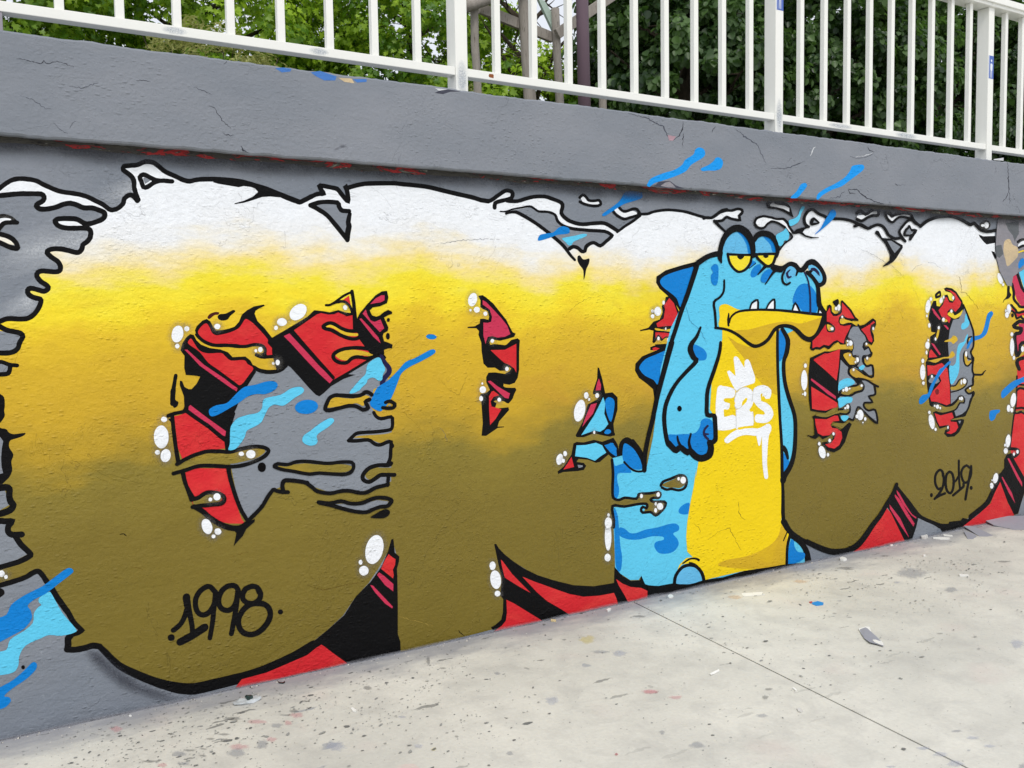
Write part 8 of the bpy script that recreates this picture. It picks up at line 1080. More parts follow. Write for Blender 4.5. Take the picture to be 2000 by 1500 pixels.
crack_cap|crack|cap_paint|shade_crack|L|0|336 2306 4 -2 3 -4 4 -4 2 -4 4 -4 4 -4 5 -3 6 -2 3 -5 7 1 4 -4 -46 36 5 -2 3 -4 4 -4 2 -4 4 -4 4 -3 5 -3 5 -3 4 -4 6 0 5 -5
crack_cap|crack|cap_paint|capcrack|L|0|902 2428 7 -2 7 -2 7 -2 4 -5 3 -5 0 -7 3 -5 5 -5 5 -3 2 -5 4 -4 0 -9 8 -2 5 -4 2 -7 8 -1 2 -6 7 -2 4 -5 -83 82 7 -2 7 -1 8 -2 4 -6 4 -6 0 -6 3 -5 4 -4 6 -3 2 -6 4 -4 1 -8 6 -3 5 -4 2 -6 8 -1 3 -7 6 -2 4 -6
crack_cap|crack|cap_paint|capcrack|L|0|952 2327 5 -3 4 -5 7 -2 7 4 8 -6 8 5 7 1 -46 7 6 -3 4 -5 6 1 8 3 7 -7 8 5 7 -1
crack_cap|crack|cap_paint|capcrack|L|0|1023 2279 5 -7 1 -13 10 0 7 -3 8 -2 -29 26 6 -7 3 -8 7 -2 6 -5 7 -3
crack_cap|crack|cap_paint|shade_crack|L|0|393 2447 5 -1 6 1 6 -1 5 -1 6 -2 7 4 4 -4 7 -1 6 3 5 6 5 0 6 2 5 5 5 3 7 -2 4 8 6 0 6 2 5 3 -106 -25 5 0 6 1 6 -1 6 0 5 -3 7 5 5 -4 6 -1 5 2 5 6 6 1 6 1 4 6 6 3 6 -2 4 8 7 -1 5 2 6 2
crack_cap|crack|cap_paint|shade_crack|L|0|846 2494 8 2 5 -4 5 -5 7 1 5 -3 8 1 5 -3 6 -5 7 1 6 -3 6 -3 -68 22 8 2 6 -4 4 -4 7 1 6 -2 7 0 7 -3 5 -4 7 -1 6 -3 6 -4
crack_cap|crack|cap_paint|capcrack|L|0|968 2600 7 5 5 7 -13 -11 7 5 4 7
crack_cap|crack|cap_paint|capcrack|L|0|3411 2609 1 -9 -3 -8 0 -9 -3 -9 -4 -7 -3 -8 -5 -9 -8 -8 -2 -9 -9 -6 -10 -6 -8 -7 -9 -5 -7 -8 72 108 1 -8 -1 -9 0 -9 0 -9 -2 -8 -6 -9 -7 -8 -7 -8 -1 -11 -13 -6 -10 -5 -8 -6 -9 -6 -8 -6
crack_cap|crack|cap_paint|capcrack|L|1|3413 2544 -2 -9 1 -9 -7 -10 7 -9 -3 -9 -5 -10 6 -8 -1 -9 7 73 -2 -9 4 -9 -8 -10 4 -9 -2 -9 -5 -9 5 -9 -3 -10
crack_cap|crack|cap_paint|shade_crack|L|0|3034 2614 11 -2 11 2 10 -4 11 2 9 -5 11 -2 12 4 8 -5 12 -1 12 1 9 0 10 -4 11 0 6 -8 10 -2 10 -2 9 -4 10 -2 9 -4 9 -2 10 -4 11 -2 11 2 6 -6 2 -8 5 -9 7 -7 8 -6 0 -10 8 -7 -267 96 10 -1 12 2 10 -3 11 1 9 -5 10 -2 12 4 11 -3 9 -2 12 3 12 -1 9 -4 13 1 7 -8 9 -2 8 -4 11 -1 8 -5 11 0 9 -5 8 -4 11 1 12 -1 11 -6 2 -10 4 -8 6 -7 6 -8 3 -9 3 -8
crack_cap|crack|cap_paint|shade_crack|L|0|3805 2601 10 -5 11 -5 14 -1 7 -8 11 -4 3 -13 17 1 8 -7 14 -2 12 -2 10 -3 7 -9 13 -3 13 -1 10 -4 6 -5 10 -6 2 -9 8 -7 3 -8 1 -10 7 -8 12 -5 3 -8 4 -9 7 -7 0 -10 13 -5 3 -9 -237 174 11 -4 9 -6 16 0 7 -9 13 -2 5 -10 15 1 10 -8 9 -4 12 -3 13 -3 8 -7 9 -4 13 -1 13 -4 4 -8 11 -5 3 -9 5 -8 7 -8 0 -9 5 -7 13 -6 4 -9 2 -9 7 -7 0 -10 12 -5 2 -9
crack_cap|crack|cap_paint|capcrack|L|0|3649 2606 -7 -8 -11 -8 -6 -9 -2 -11 27 36 -5 -10 -11 -7 -5 -9 -4 -10
s651|paint_chip|cap_paint|chippink|P|1|3303 2527 58 -2 -20 -24 -29 -2
crack_cap|crack|cap_paint|shade_crack|L|0|4084 2404 14 2 13 1 14 -1 14 5 13 -2 14 1 14 1 14 -2 15 4 13 5 13 2 16 1 11 9 12 4 14 3 14 4 12 5 15 5 14 6 13 9 15 3 -287 -63 13 2 14 1 14 0 14 5 14 -1 14 1 14 -1 14 1 13 1 11 7 15 3 14 0 10 9 14 4 14 4 13 4 12 6 16 4 15 3 13 8 16 3
crack_cap|crack|cap_paint|cappale|L|0|4420 2505 10 11 8 12 4 12 9 12 15 9 -50 -55 10 11 2 12 8 12 9 14 20 7
crack_cap|crack|cap_paint|capcrack|L|0|4941 2601 7 -12 11 -12 24 -1 19 -5 -58 31 8 -11 11 -10 21 -1 19 -7
crack_cap|crack|cap_paint|cappale|L|0|4827 2528 15 1 13 8 16 -3 15 3 16 0 14 5 13 5 18 3 17 5 16 6 16 6 -169 -38 14 3 14 7 16 -3 15 4 15 0 14 5 12 7 18 2 17 4 17 5 17 5
crack_cap|crack|cap_paint|shade_crack|L|1|4775 2528 18 -2 17 -3 16 -2 16 0 15 2 15 1 15 4 13 7 16 -4 16 4 16 7 17 5 17 7 15 9 -221 -33 17 -2 18 -3 16 -2 15 1 15 1 14 2 15 2 14 9 16 -4 15 3 15 7 18 5 15 8 17 7
crack_cap|crack|cap_paint|capcrack|L|1|4765 2326 16 -1 16 0 15 2 15 0 14 2 10 -4 9 -7 9 -8 12 -6 12 -7 14 -5 14 -4 11 -8 18 -3 18 0 14 -5 15 -4 15 -8 18 3 14 -7 18 3 13 -8 18 1 16 0 -343 78 16 -1 14 -2 16 5 15 0 16 2 12 -7 13 -5 4 -10 14 -4 13 -5 12 -6 17 -3 10 -9 13 -4 18 -1 18 -2 13 -8 15 -4 17 0 13 -5 18 2 14 -7 16 1 16 -3
crack_cap|crack|cap_paint|capcrack|L|2|4758 2323 12 -12 6 -12 20 4 17 -1 17 -1 -69 23 13 -11 8 -7 14 0 17 -2 17 -1
crack_cap|crack|cap_paint|shade_crack|L|1|4592 2259 12 6 16 -2 14 4 17 -2 13 9 22 -3 8 11 2 11 9 7 17 3 7 10 -139 -53 14 8 16 -3 14 4 16 -1 12 11 20 -3 6 7 6 10 8 10 17 2 8 8
crack_cap|crack|cap_paint|capcrack|L|0|6471 2617 -1 -11 9 -11 -9 -11 6 -12 3 -10 -5 -12 12 -10 -8 -12 8 -10 -13 -12 11 -11 0 -11 5 -10 -1 -11 0 -12 1 -11 4 -10 -2 -11 -1 -12 15 -10 2 -12 -3 -12 -2 -13 10 -11 -4 -12 1 -12 -34 292 -1 -11 9 -10 -7 -12 3 -11 3 -11 -1 -11 10 -11 -9 -12 14 -9 -11 -13 8 -9 3 -11 1 -12 0 -11 -2 -11 5 -10 4 -12 -8 -12 2 -10 11 -10 1 -13 -3 -12 -1 -12 11 -11 -6 -13 -1 -12
crack_cap|crack|cap_paint|capcrack|L|1|6479 2401 -4 -14 -11 -13 -8 -13 -22 -9 -11 -15 60 64 -2 -15 -10 -13 -11 -13 -21 -10 -14 -14
crack_cap|crack|cap_paint|capcrack|L|0|5215 2389 11 -7 14 -4 -23 12 13 -4 12 -5
crack_cap|crack|cap_paint|shade_crack|L|1|5237 2381 18 1 18 -2 18 10 18 -6 19 3 -91 -4 18 1 18 -2 18 9 18 -6 18 3
s664|exposed_edge|cap_paint|cappale|P|0|6297 2627 124 20 1 -21 -113 -5
crack_wall|crack|wall_cracks|shade_crack|L|1|1935 1043 6 -6 5 -6 6 -6 3 -8 8 -5 -2 -8 -3 -8 10 -6 0 -8 4 -7 0 -8 -36 77 5 -6 6 -6 6 -6 3 -8 8 -6 -1 -8 -3 -7 10 -7 -1 -8 3 -7 0 -8
crack_wall|crack|wall_cracks|shade_crack|L|11|1957 1917 8 1 10 -3 8 2 9 6 8 1 9 -3 9 5 8 1 9 -1 9 4 9 2 8 0 9 -1 8 6 9 -3 9 -1 8 6 9 -3 9 0 8 1 9 2 8 1 9 -2 8 4 8 2 9 -4 9 -1 8 7 9 -1 8 2 9 -5 9 2 8 0 9 0 8 -1 9 2 9 0 9 2 8 0 -336 -29 8 1 10 -3 8 2 8 6 9 1 9 -2 8 4 9 1 9 0 9 3 8 2 9 0 9 0 8 6 9 -4 9 -1 8 6 9 -3 9 0 8 1 9 3 8 0 9 -1 8 3 9 3 8 -5 8 -1 9 7 9 -1 8 2 9 -6 8 3 9 0 9 -1 8 -1 9 3 9 0 8 1 9 0
crack_wall|crack|wall_cracks|olive_crack|L|1|2914 1675 -10 -2 -11 2 -9 -4 -10 -5 -10 0 -10 -2 -10 -2 -10 -1 -10 1 -11 0 -8 -7 -9 -5 -13 1 -7 -8 -9 -5 -11 -2 -9 -5 -9 -5 -9 -3 -6 -8 -7 -7 -11 -4 -8 -6 -4 -8 -11 -5 -7 -6 -5 -9 244 105 -10 -3 -11 2 -9 -4 -9 -5 -11 1 -10 -2 -9 -3 -11 0 -10 -1 -11 1 -8 -7 -9 -5 -12 1 -7 -8 -10 -5 -10 -2 -9 -5 -9 -5 -10 -3 -5 -8 -8 -6 -10 -5 -8 -5 -4 -9 -11 -4 -8 -6 -4 -9
crack_wall|crack|wall_cracks|olive_crack|L|17|3642 264 9 5 10 4 12 2 10 5 10 4 10 4 10 5 6 8 16 -3 9 5 13 1 13 3 15 -3 12 6 18 -2 5 -8 -1 -11 11 -8 5 -9 5 -9 9 -10 11 -11 2 -11 3 -12 10 -9 7 -10 6 -10 8 -10 5 -11 15 -6 -275 102 9 5 10 4 12 2 9 5 11 4 10 4 9 5 7 8 16 -2 9 4 13 1 13 3 15 -2 12 7 21 -3 6 -10 0 -11 10 -7 5 -10 6 -8 7 -11 12 -10 0 -12 4 -11 11 -9 6 -10 6 -10 8 -10 5 -11 13 -7
crack_wall|crack|wall_cracks|olive_crack|L|16|3526 379 11 -7 10 -8 8 -9 15 -6 6 -9 4 -11 7 -11 -61 61 12 -7 10 -7 8 -9 16 -5 6 -11 5 -11 5 -10
crack_wall|crack|wall_cracks|olive_crack|L|16|3884 457 2 -9 -2 -10 5 -10 1 -10 1 -9 -7 -9 6 -12 11 -10 4 -11 11 -9 16 -12 19 -4 -65 115 3 -10 -1 -9 3 -10 1 -10 1 -10 -5 -8 6 -11 11 -9 3 -13 10 -8 15 -11 18 -6
crack_wall|crack|wall_cracks|blue_crack|L|24|3483 1607 0 -10 6 -9 1 -10 6 -8 2 -10 4 -9 2 -9 1 -10 12 -5 5 -10 11 -6 10 -6 11 -5 9 -7 9 -7 9 -6 7 -8 7 -8 8 -7 3 -9 0 -11 12 -6 4 -9 2 -9 7 -8 6 -9 -152 211 0 -10 6 -9 1 -9 5 -9 3 -10 4 -9 2 -9 2 -9 11 -5 5 -10 10 -5 10 -7 11 -5 9 -7 9 -7 9 -7 7 -8 8 -7 8 -8 3 -9 1 -10 11 -6 3 -10 2 -9 7 -8 6 -9
crack_wall|crack|wall_cracks|olive_crack|L|10|6008 1804 11 -11 5 -11 1 -13 1 -12 10 -11 3 -11 -1 -11 7 -11 -7 -11 -1 -12 25 2 18 -1 24 -4 6 -14 22 -6 8 -13 15 -10 16 -7 15 -7 7 -10 6 -12 22 -5 9 -9 6 -12 14 -8 -240 231 12 -11 5 -12 0 -13 2 -11 10 -11 5 -12 -4 -11 8 -11 -8 -11 1 -10 21 2 19 -1 26 -4 6 -15 21 -5 10 -14 13 -9 15 -7 16 -8 7 -11 5 -11 22 -5 11 -9 5 -12 13 -8
crack_wall|crack|wall_cracks|shade_crack|L|53|4958 1965 12 -6 15 -2 16 -1 15 -3 13 -4 14 -4 12 -8 15 -2 16 -1 11 -8 15 -3 11 -7 14 -5 13 -6 15 -3 12 -6 13 -7 14 -4 17 -1 12 -7 13 -6 16 -3 14 -5 11 -8 12 -7 13 -7 15 -7 10 -9 18 -3 7 -12 22 0 7 -12 -433 168 13 -6 15 -2 15 -1 15 -3 14 -4 14 -5 12 -6 15 -2 16 -2 11 -8 15 -3 12 -7 13 -5 13 -5 15 -4 13 -5 12 -7 14 -5 17 -1 13 -7 12 -6 15 -3 16 -4 10 -9 12 -8 14 -6 14 -7 10 -9 18 -3 7 -12 22 -1 7 -12
crack_wall|crack|wall_cracks|shade_crack|L|1|5662 1894 20 -1 22 2 20 -3 21 -6 10 -12 19 -6 21 -5 13 -10 -146 43 20 -2 22 2 21 -3 21 -6 10 -12 19 -6 21 -5 13 -11
crack_wall|crack|wall_cracks|shade_crack|L|1|5487 1832 9 9 11 8 13 7 8 12 18 2 19 3 17 5 18 5 -115 -51 9 9 11 9 13 7 9 11 19 4 18 2 18 5 17 4
crack_wall|crack|wall_cracks|olive_crack|L|9|1261 396 7 -4 7 -4 7 -3 6 -5 8 -3 7 -2 6 -5 8 -2 7 -3 7 -6 7 1 7 -1 8 0 6 3 7 -2 8 0 6 3 7 0 8 -1 7 2 7 -2 7 2 7 1 8 0 6 3 8 -4 7 4 7 -2 9 -2 7 3 7 -1 8 -2 7 2 8 -2 8 -1 7 5 8 -3 8 -2 8 0 7 2 -289 32 6 -4 7 -4 7 -3 7 -5 7 -3 7 -2 7 -4 7 -3 8 -2 6 -6 7 2 7 -2 7 0 6 4 9 -3 7 -1 6 4 7 0 8 -1 6 2 8 -1 7 1 7 0 7 0 7 3 8 -3 6 4 9 -2 7 -2 7 3 8 -1 8 -2 7 2 8 -3 8 -1 7 6 8 -4 8 -3 8 1 7 2
crack_wall|crack|wall_cracks|olive_light|L|8|1699 170 9 -3 9 -3 8 -6 10 -1 7 -7 9 -5 8 -5 9 -3 10 0 8 -5 9 -4 9 -3 9 -4 8 -5 9 -3 8 -4 8 -8 10 0 9 -4 9 -2 -174 76 8 -3 10 -3 8 -6 10 0 7 -8 8 -5 9 -5 8 -2 11 0 8 -6 9 -3 9 -4 9 -3 7 -6 9 -3 9 -3 7 -8 10 -1 9 -4 9 -3
crack_wall|crack|wall_cracks|void|L|1|2010 45 4 -12 9 -8 10 -9 11 -8 -31 37 5 -11 8 -6 9 -10 10 -9
crack_wall|crack|wall_cracks|olive_crack|L|1|933 570 7 -1 6 3 7 -1 6 4 6 2 8 -4 6 5 7 1 8 -1 7 6 2 -5 6 -2 -76 -6 7 -1 6 4 7 -2 6 3 6 4 7 -4 6 5 7 1 8 -2 8 6 3 -5 5 -3
crack_wall|crack|wall_cracks|olive_crack|L|1|541 589 6 -2 6 -3 7 -1 6 -3 6 -2 3 -1 8 -6 3 -9 -45 28 6 -2 7 -3 6 0 6 -3 7 -2 3 -1 8 -7 2 -10
crack_wall|crack|wall_cracks|void|L|1|505 724 8 1 6 0 5 -6 7 -4 -26 11 7 3 9 -1 6 -6 4 -6
xm|painted_letters|letters|beer|P|0|-30 1700 -30 180 -60 110 -300 120 -340 -20 -320 -90 -250 -170 -170 -270 -60 -310 20 -350 120 -340 180 -260 190 -160 190 -80 300 -30 240 40 170 150 80 210 -40 190 50 180 40 200 -40 180 50 220 -20 300
xo|painted_outline|letters|black|L|2|-44 1698 -29 178 -55 102 -294 118 -336 -20 -316 -89 -246 -167 -167 -265 -59 -306 20 -346 119 -337 178 -257 186 -157 186 -78 297 -30 234 39 165 145 77 203 -40 189 50 183 40 197 -40 180 50 221 -20 298 28 3 -31 182 -65 118 -306 122 -344 -20 -324 -91 -254 -173 -173 -275 -61 -314 20 -354 121 -343 182 -263 194 -163 194 -82 303 -30 246 41 175 155 83 217 -40 191 50 177 40 203 -40 180 50 219 -20 302
xr|painted_red_shape|letters|red|S|3|-900 1500 180 60 160 -110 -60 -200 60 -230 -120 -260 -180 40 -100 300
xb|painted_black_shape|letters|black|S|2|-930 1530 210 70 200 -130 -60 -220 60 -250 -140 -290 -230 60 -110 330"""
STEP = 0.00012
def catmull(p, n=3):
    q = []; m = len(p)
    for i in range(m):
        p0, p1, p2, p3 = p[i - 1], p[i], p[(i + 1) % m], p[(i + 2) % m]
        for k in range(n):
            t_ = k / n
            q.append(tuple(.5 * ((2 * p1[j]) + (-p0[j] + p2[j]) * t_ + (2 * p0[j] - 5 * p1[j] + 4 * p2[j] - p3[j]) * t_ * t_ + (-p0[j] + 3 * p1[j] - 3 * p2[j] + p3[j]) * t_ ** 3) for j in (0, 1)))
    return q
def region(polys):
    vs = []; fc = []
    for p in polys:
        ar = sum(p[i - 1][0] * p[i][1] - p[i][0] * p[i - 1][1] for i in range(len(p)))
        if abs(ar) < 1e-9: continue
        if ar < 0: p = p[::-1]
        k = len(vs); vs += [Vector(q) for q in p]; fc.append(list(range(k, k + len(p))))
    r = delaunay_2d_cdt(vs, [], fc, 0, 1e-6)
    return r[0], [tuple(tr_) for tr_, og in zip(r[2], r[5]) if og]
objs = {}
order_keys = []; halo = []
for line in DATA.split('\n'):
    key, part, grp, mat, kind, lev, flat = line.split('|')
    a = np.cumsum(np.array(flat.split(), int).reshape(-1, 2), 0) / 1000.0
    pts = [(float(q_[0]), float(q_[1])) for q_ in a]
    if kind == 'L':
        h_ = len(pts) // 2; l, r = pts[:h_], pts[h_:]
        polys = []
        for i in range(h_ - 1):
            polys.append([l[i], r[i], r[i + 1]]); polys.append([l[i], r[i + 1], l[i + 1]])
        for (i, sgn) in ((0, -1), (h_ - 1, 1)):
            c_ = ((l[i][0] + r[i][0]) / 2, (l[i][1] + r[i][1]) / 2); j = i - sgn
            d_ = (c_[0] - (l[j][0] + r[j][0]) / 2, c_[1] - (l[j][1] + r[j][1]) / 2)
            hv = ((l[i][0] - r[i][0]) / 2, (l[i][1] - r[i][1]) / 2); hl = math.hypot(*hv); dl = math.hypot(*d_) + 1e-9
            tv = (d_[0] / dl * hl, d_[1] / dl * hl)
            if hl > 1e-5:
                polys.append([(c_[0] + hv[0] * math.cos(w_) + tv[0] * math.sin(w_), c_[1] + hv[1] * math.cos(w_) + tv[1] * math.sin(w_)) for w_ in [math.pi * q / 6 for q in range(7)]])
    else:
        polys = [catmull(pts, 3) if kind == 'S' else pts]
    V_, F_ = region(polys)
    yb = (-0.0004 if grp != 'cap_paint' else -0.0604) - STEP * int(lev)
    if part == 'painted_highlight' and kind == 'S' and mat == 'white':
        halo.append((pts, yb + STEP * .4))
    if key not in objs: objs[key] = dict(part=part, grp=grp, v=[], f=[], m=[], mi=[], mats=[]); order_keys.append(key)
    O = objs[key]
    if mat not in O['mats']: O['mats'].append(mat)
    mi_ = O['mats'].index(mat); k0 = len(O['v'])
    O['v'] += [(q[0], yb, q[1]) for q in V_]
    for tri in F_:
        A, B, C_ = (V_[i] for i in tri)
        if (B[0] - A[0]) * (C_[1] - A[1]) - (C_[0] - A[0]) * (B[1] - A[1]) < 0: tri = (tri[0], tri[2], tri[1])
        O['f'].append(tuple(i + k0 for i in tri)); O['mi'].append(mi_)
CROC = None; order_keys.sort(key=lambda k_: k_ != 'c_painted_body')
PL = {'year_1998': 'black painted year 1998', 'year_2019': 'black painted year 2019', 'tag': 'white sprayed tag with crown'}
for key in order_keys:
    O = objs[key]
    par = WALL
    if O['grp'] == 'crocodile': par = CROC
    elif O['grp'] == 'cap_paint': par = COPING
    elif O['grp'] == 'wall_cracks': par = WALL
    if key == 'c_painted_body': O['part'] = 'painted_crocodile'; par = WALL
    ob = mesh(O['part'], O['v'], O['f'], [M[q] for q in O['mats']], par, O['mi'])
    if key == 'c_painted_body': CROC = ob; ob['label'] = 'sullen blue cartoon crocodile with yellow belly'
    if O['part'] == 'crack' or key.startswith('crack'): ob['kind'] = 'stuff'
    if key in PL: ob['label'] = PL[key]

hv = []; hf = []; hc = []
for pts, yy in halo:
    c_ = (sum(p_[0] for p_ in pts) / len(pts), sum(p_[1] for p_ in pts) / len(pts)); n_ = len(pts); k0 = len(hv)
    for s_, e_, cv_ in ((.9, 0, 1.0), (1.0, .004, .9), (1.1, .012, .4), (1.15, .022, 0)):
        for p_ in pts:
            d_ = (p_[0] - c_[0], p_[1] - c_[1]); l_ = math.hypot(*d_) + 1e-6
            hv.append((c_[0] + d_[0] * s_ + d_[0] / l_ * e_, yy, c_[1] + d_[1] * s_ + d_[1] / l_ * e_)); hc.append(cv_)
    for r_ in range(3):
        for i in range(n_): hf.append((k0 + r_ * n_ + i, k0 + r_ * n_ + (i + 1) % n_, k0 + (r_ + 1) * n_ + (i + 1) % n_, k0 + (r_ + 1) * n_ + i))
ob = mesh('overspray', hv, hf, haze_mat('grey_halo_overspray', srgb(128, 126, 122), 0.24), WALL)
ob.data.attributes.new('cover', 'FLOAT', 'POINT').data.foreach_set('value', hc)

# soft overspray strips: centre line, half width, material
def soft(name, pts, w, mat, y, par, plane='xz', z=0.0):
    vs = []; fs = []; cov = []
    for i, p in enumerate(pts):
        a = Vector(pts[max(i - 1, 0)]); b_ = Vector(pts[min(i + 1, len(pts) - 1)]); d = (b_ - a).normalized(); n = Vector((-d.y, d.x))
        ww = w[i] if hasattr(w, '__len__') else w
        endf = 0.0 if i in (0, len(pts) - 1) else 1.0
        for s_, cv_ in ((-1, 0), (-.5, .55), (0, 1), (.5, .55), (1, 0)):
            q = Vector(p) + n * s_ * ww
            vs.append((q.x, y, q.y) if plane == 'xz' else (q.x, q.y, z)); cov.append(cv_ * endf)
    for i in range(len(pts) - 1):
        for j in range(4): a = i * 5 + j; fs.append((a, a + 1, a + 6, a + 5))
    ob = mesh(name, vs, fs, mat, par)
    at = ob.data.attributes.new('cover', 'FLOAT', 'POINT'); at.data.foreach_set('value', cov); return ob
YS = -0.0145
hz = [((0.358, 0.305), (0.393, 0.257), (0.437, 0.2), (0.491, 0.14), (0.556, 0.087), (0.633, 0.043), (0.703, 0.01))]
soft('overspray', hz[0], [.02, .03, .035, .035, .03, .025, .02], M['hz_black'], YS - .0002, WALL)
bx = list(np.linspace(X0 + .2, X1 - .2, 200))
soft('overspray', [(x, 0.0) for x in bx], [0.012 + 0.012 * random.random() for x in bx], M['hz_grey'], YS - .0005, WALL)
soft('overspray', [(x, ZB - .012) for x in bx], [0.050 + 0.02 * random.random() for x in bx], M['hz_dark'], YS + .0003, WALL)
for pts_, w_ in (([(0.10, 1.80), (0.30, 1.86), (0.50, 1.90), (0.62, 1.95)], .09), ([(0.36, 1.72), (0.42, 1.78), (0.45, 1.84)], .07), ([(0.10, 1.60), (0.22, 1.64), (0.3, 1.72)], .05),
                 ([(0.45, 2.04), (0.6, 2.08), (0.8, 2.06)], .06)):
    soft('overspray', pts_, w_, M['hz_white'], -0.0002, WALL)

M['hz_dirt'] = haze_mat('dirt_in_joint', srgb(40, 38, 36), 1.0)
soft('joint_dirt', [(x, -0.004) for x in np.linspace(X0, X1, 400)], [0.006 + 0.012 * random.random() ** 2 for x in range(400)], M['hz_dirt'], 0, None, 'xy', 0.0009)['kind'] = 'stuff'
COL.objects['joint_dirt'].parent = g1
gv = []; gf = []
for k in range(900):   # crumbs swept against the wall
    gx = random.uniform(0.0, 8.5); gy = -0.004 - abs(random.gauss(0, 1)) * (.03 if random.random() < .6 else .30)
    r_ = random.uniform(.0012, .0042) * (1 if random.random() < .93 else 2.0); q_ = len(gv)
    for dx, dy, dz in ((1, 0, 0), (0, 1, 0), (-1, 0, 0), (0, -1, 0), (0, 0, 1)):
        gv.append((gx + dx * r_ * random.uniform(.7, 1.5), gy + dy * r_ * random.uniform(.7, 1.5), .0005 + dz * r_ * .7))
    for i in range(4): gf.append((q_ + i, q_ + (i + 1) % 4, q_ + 4))
gr = mesh('grit', gv, gf, [simple('pale_grit', srgb(196, 192, 184), 0.9, 0.2, 80, 0.35), simple('dark_grit', srgb(84, 82, 80), 0.9, 0.2, 80, 0.3)], None, [random.choice((0, 0, 1)) for i in range(900) for j in range(4)])
tag(gr, 'scattered grit and plaster crumbs along the foot of the painted wall', 'grit', None, 'stuff')

# spatter of dark grey paint drips and old gum on the slabs, thickest at the near left of the wall foot
def spatter(par, keep, n, seed):
    r = np.random.default_rng(seed); vs = []; fs = []; mi = []
    cl = [(r.uniform(-1.0, 6.0), -abs(r.normal()) * .8 - .05, r.uniform(.06, .35)) for _ in range(70)] + [(r.uniform(.1, 1.7), -r.uniform(.1, .75), r.uniform(.08, .3)) for _ in range(60)]
    for k in range(n):
        if r.random() < .62: c_ = cl[r.integers(len(cl))]; x, y = r.normal(c_[0], c_[2]), r.normal(c_[1], c_[2] * .6)
        else: x, y = r.uniform(-1.5, 9), -abs(r.normal()) * 1.6 - .02
        if y > -.012 or not keep(x, y): continue
        rad = min(.0016 * math.exp(r.normal() * .60 + .12), .011); st = 1 + abs(r.normal()) * .9; an = r.normal() * .5 + .15; m_ = 7; q_ = len(vs); z_ = .0003 + .0000012 * k
        for i in range(m_):
            w_ = math.tau * i / m_; rr = rad * r.uniform(.7, 1.25); a_, b_ = rr * math.cos(w_) * st, rr * math.sin(w_)
            vs.append((x + a_ * math.cos(an) - b_ * math.sin(an), y + a_ * math.sin(an) + b_ * math.cos(an), z_))
        fs.append(tuple(range(q_, q_ + m_))); mi.append(int(r.random() < .5))
    o = mesh('paint_spatter', vs, fs, [M['spA'], M['spB']], par, mi); o['kind'] = 'stuff'
M['spA'] = simple('dark_grey_spatter', srgb(116, 117, 115), 0.8, 0.2, 60, 0.25); M['spB'] = simple('mid_grey_spatter', srgb(152, 153, 150), 0.8, 0.2, 60, 0.2)
spatter(g1, lambda x, y: x < jx(y) - .01, 3400, 11); spatter(g2, lambda x, y: x > jx(y) + .01, 5200, 12)

# ================================================================ RAILING
YR = 0.05; P0 = 2.085; PITCH = 2.155
RL = 'ivory painted steel railing with square balusters standing on the wall coping'
RAIL = empty('railing', (3.4, 0.095, ZT), RL, 'railing')
def part(name, x0, x1, y0, y1, z0, z1, mat, par, b=0.003):
    v, f = box(x0, x1, y0, y1, z0, z1, b); return mesh(name, v, f, mat, par)
posts = [P0 + PITCH * i for i in range(-2, 8)]
base_bal = None
for i, x in enumerate(posts):
    p = part('post', x, x + .065, YR, YR + .09, ZT - .01, 3.722, M['rail'], RAIL, 0.004)
    if i < len(posts) - 1:
        x2 = posts[i + 1]
        part('bottom_rail', x + .0652, x2 - .0002, YR + .006, YR + .066, 2.721, 2.760, M['rail'], RAIL, 0.003)
        part('top_rail', x + .001, x2 + .0, YR - .020, YR + .100, 3.7225, 3.765, M['rail'], RAIL, 0.006)
        part('handrail_lip', x + .001, x2 + .0, YR - .034, YR - .0205, 3.745, 3.790, M['rail'], RAIL, 0.004)
        for k in range(1, 10):
            bx_ = x + .0 + (k * PITCH / 10) + .012
            if base_bal is None:
                base_bal = part('baluster', bx_, bx_ + .0325, YR + .014, YR + .0465, 2.7605, 3.722, M['rail'], RAIL, 0.0025); bx0 = bx_
            else:
                o2 = base_bal.copy(); COL.objects.link(o2); o2.parent = RAIL; o2.location.x = base_bal.location.x + (bx_ - bx0) + random.uniform(-.002, .002)
part('support_foot', .135, .195, YR + .01, YR + .06, ZT - .01, 2.7205, M['foot'], RAIL, 0.003)
M['smudge'] = haze_mat('grey_blue_smudge', srgb(168, 178, 192), 0.45)
def smear(x0, x1, z0, z1, y):
    n_ = 12; c_ = ((x0 + x1) / 2, (z0 + z1) / 2); vs = [(c_[0], y, c_[1])]; cv = [1.0]
    for r_, a_ in ((.55, .8), (1, 0)):
        for k in range(n_): vs.append((c_[0] + r_ * (x1 - x0) / 2 * math.cos(k * math.tau / n_), y, c_[1] + r_ * (z1 - z0) / 2 * math.sin(k * math.tau / n_))); cv.append(a_)
    fs = [(0, 1 + k, 1 + (k + 1) % n_) for k in range(n_)] + [(1 + k, 1 + n_ + k, 1 + n_ + (k + 1) % n_, 1 + (k + 1) % n_) for k in range(n_)]
    ob = mesh('paint_smudge', vs, fs, M['smudge'], RAIL); ob.data.attributes.new('cover', 'FLOAT', 'POINT').data.foreach_set('value', cv)
smear(5.36, 5.62, 2.718, 2.760, YR + .0052); smear(4.70, 4.95, 2.722, 2.758, YR + .0052); smear(P0 + .002, P0 + .063, 2.63, 2.80, YR - .0006); smear(posts[3] + .002, posts[3] + .063, 2.64, 2.86, YR - .0006); smear(.75, .86, 2.724, 2.758, YR + .0052); smear(1.36, 1.46, 2.722, 2.758, YR + .0052)
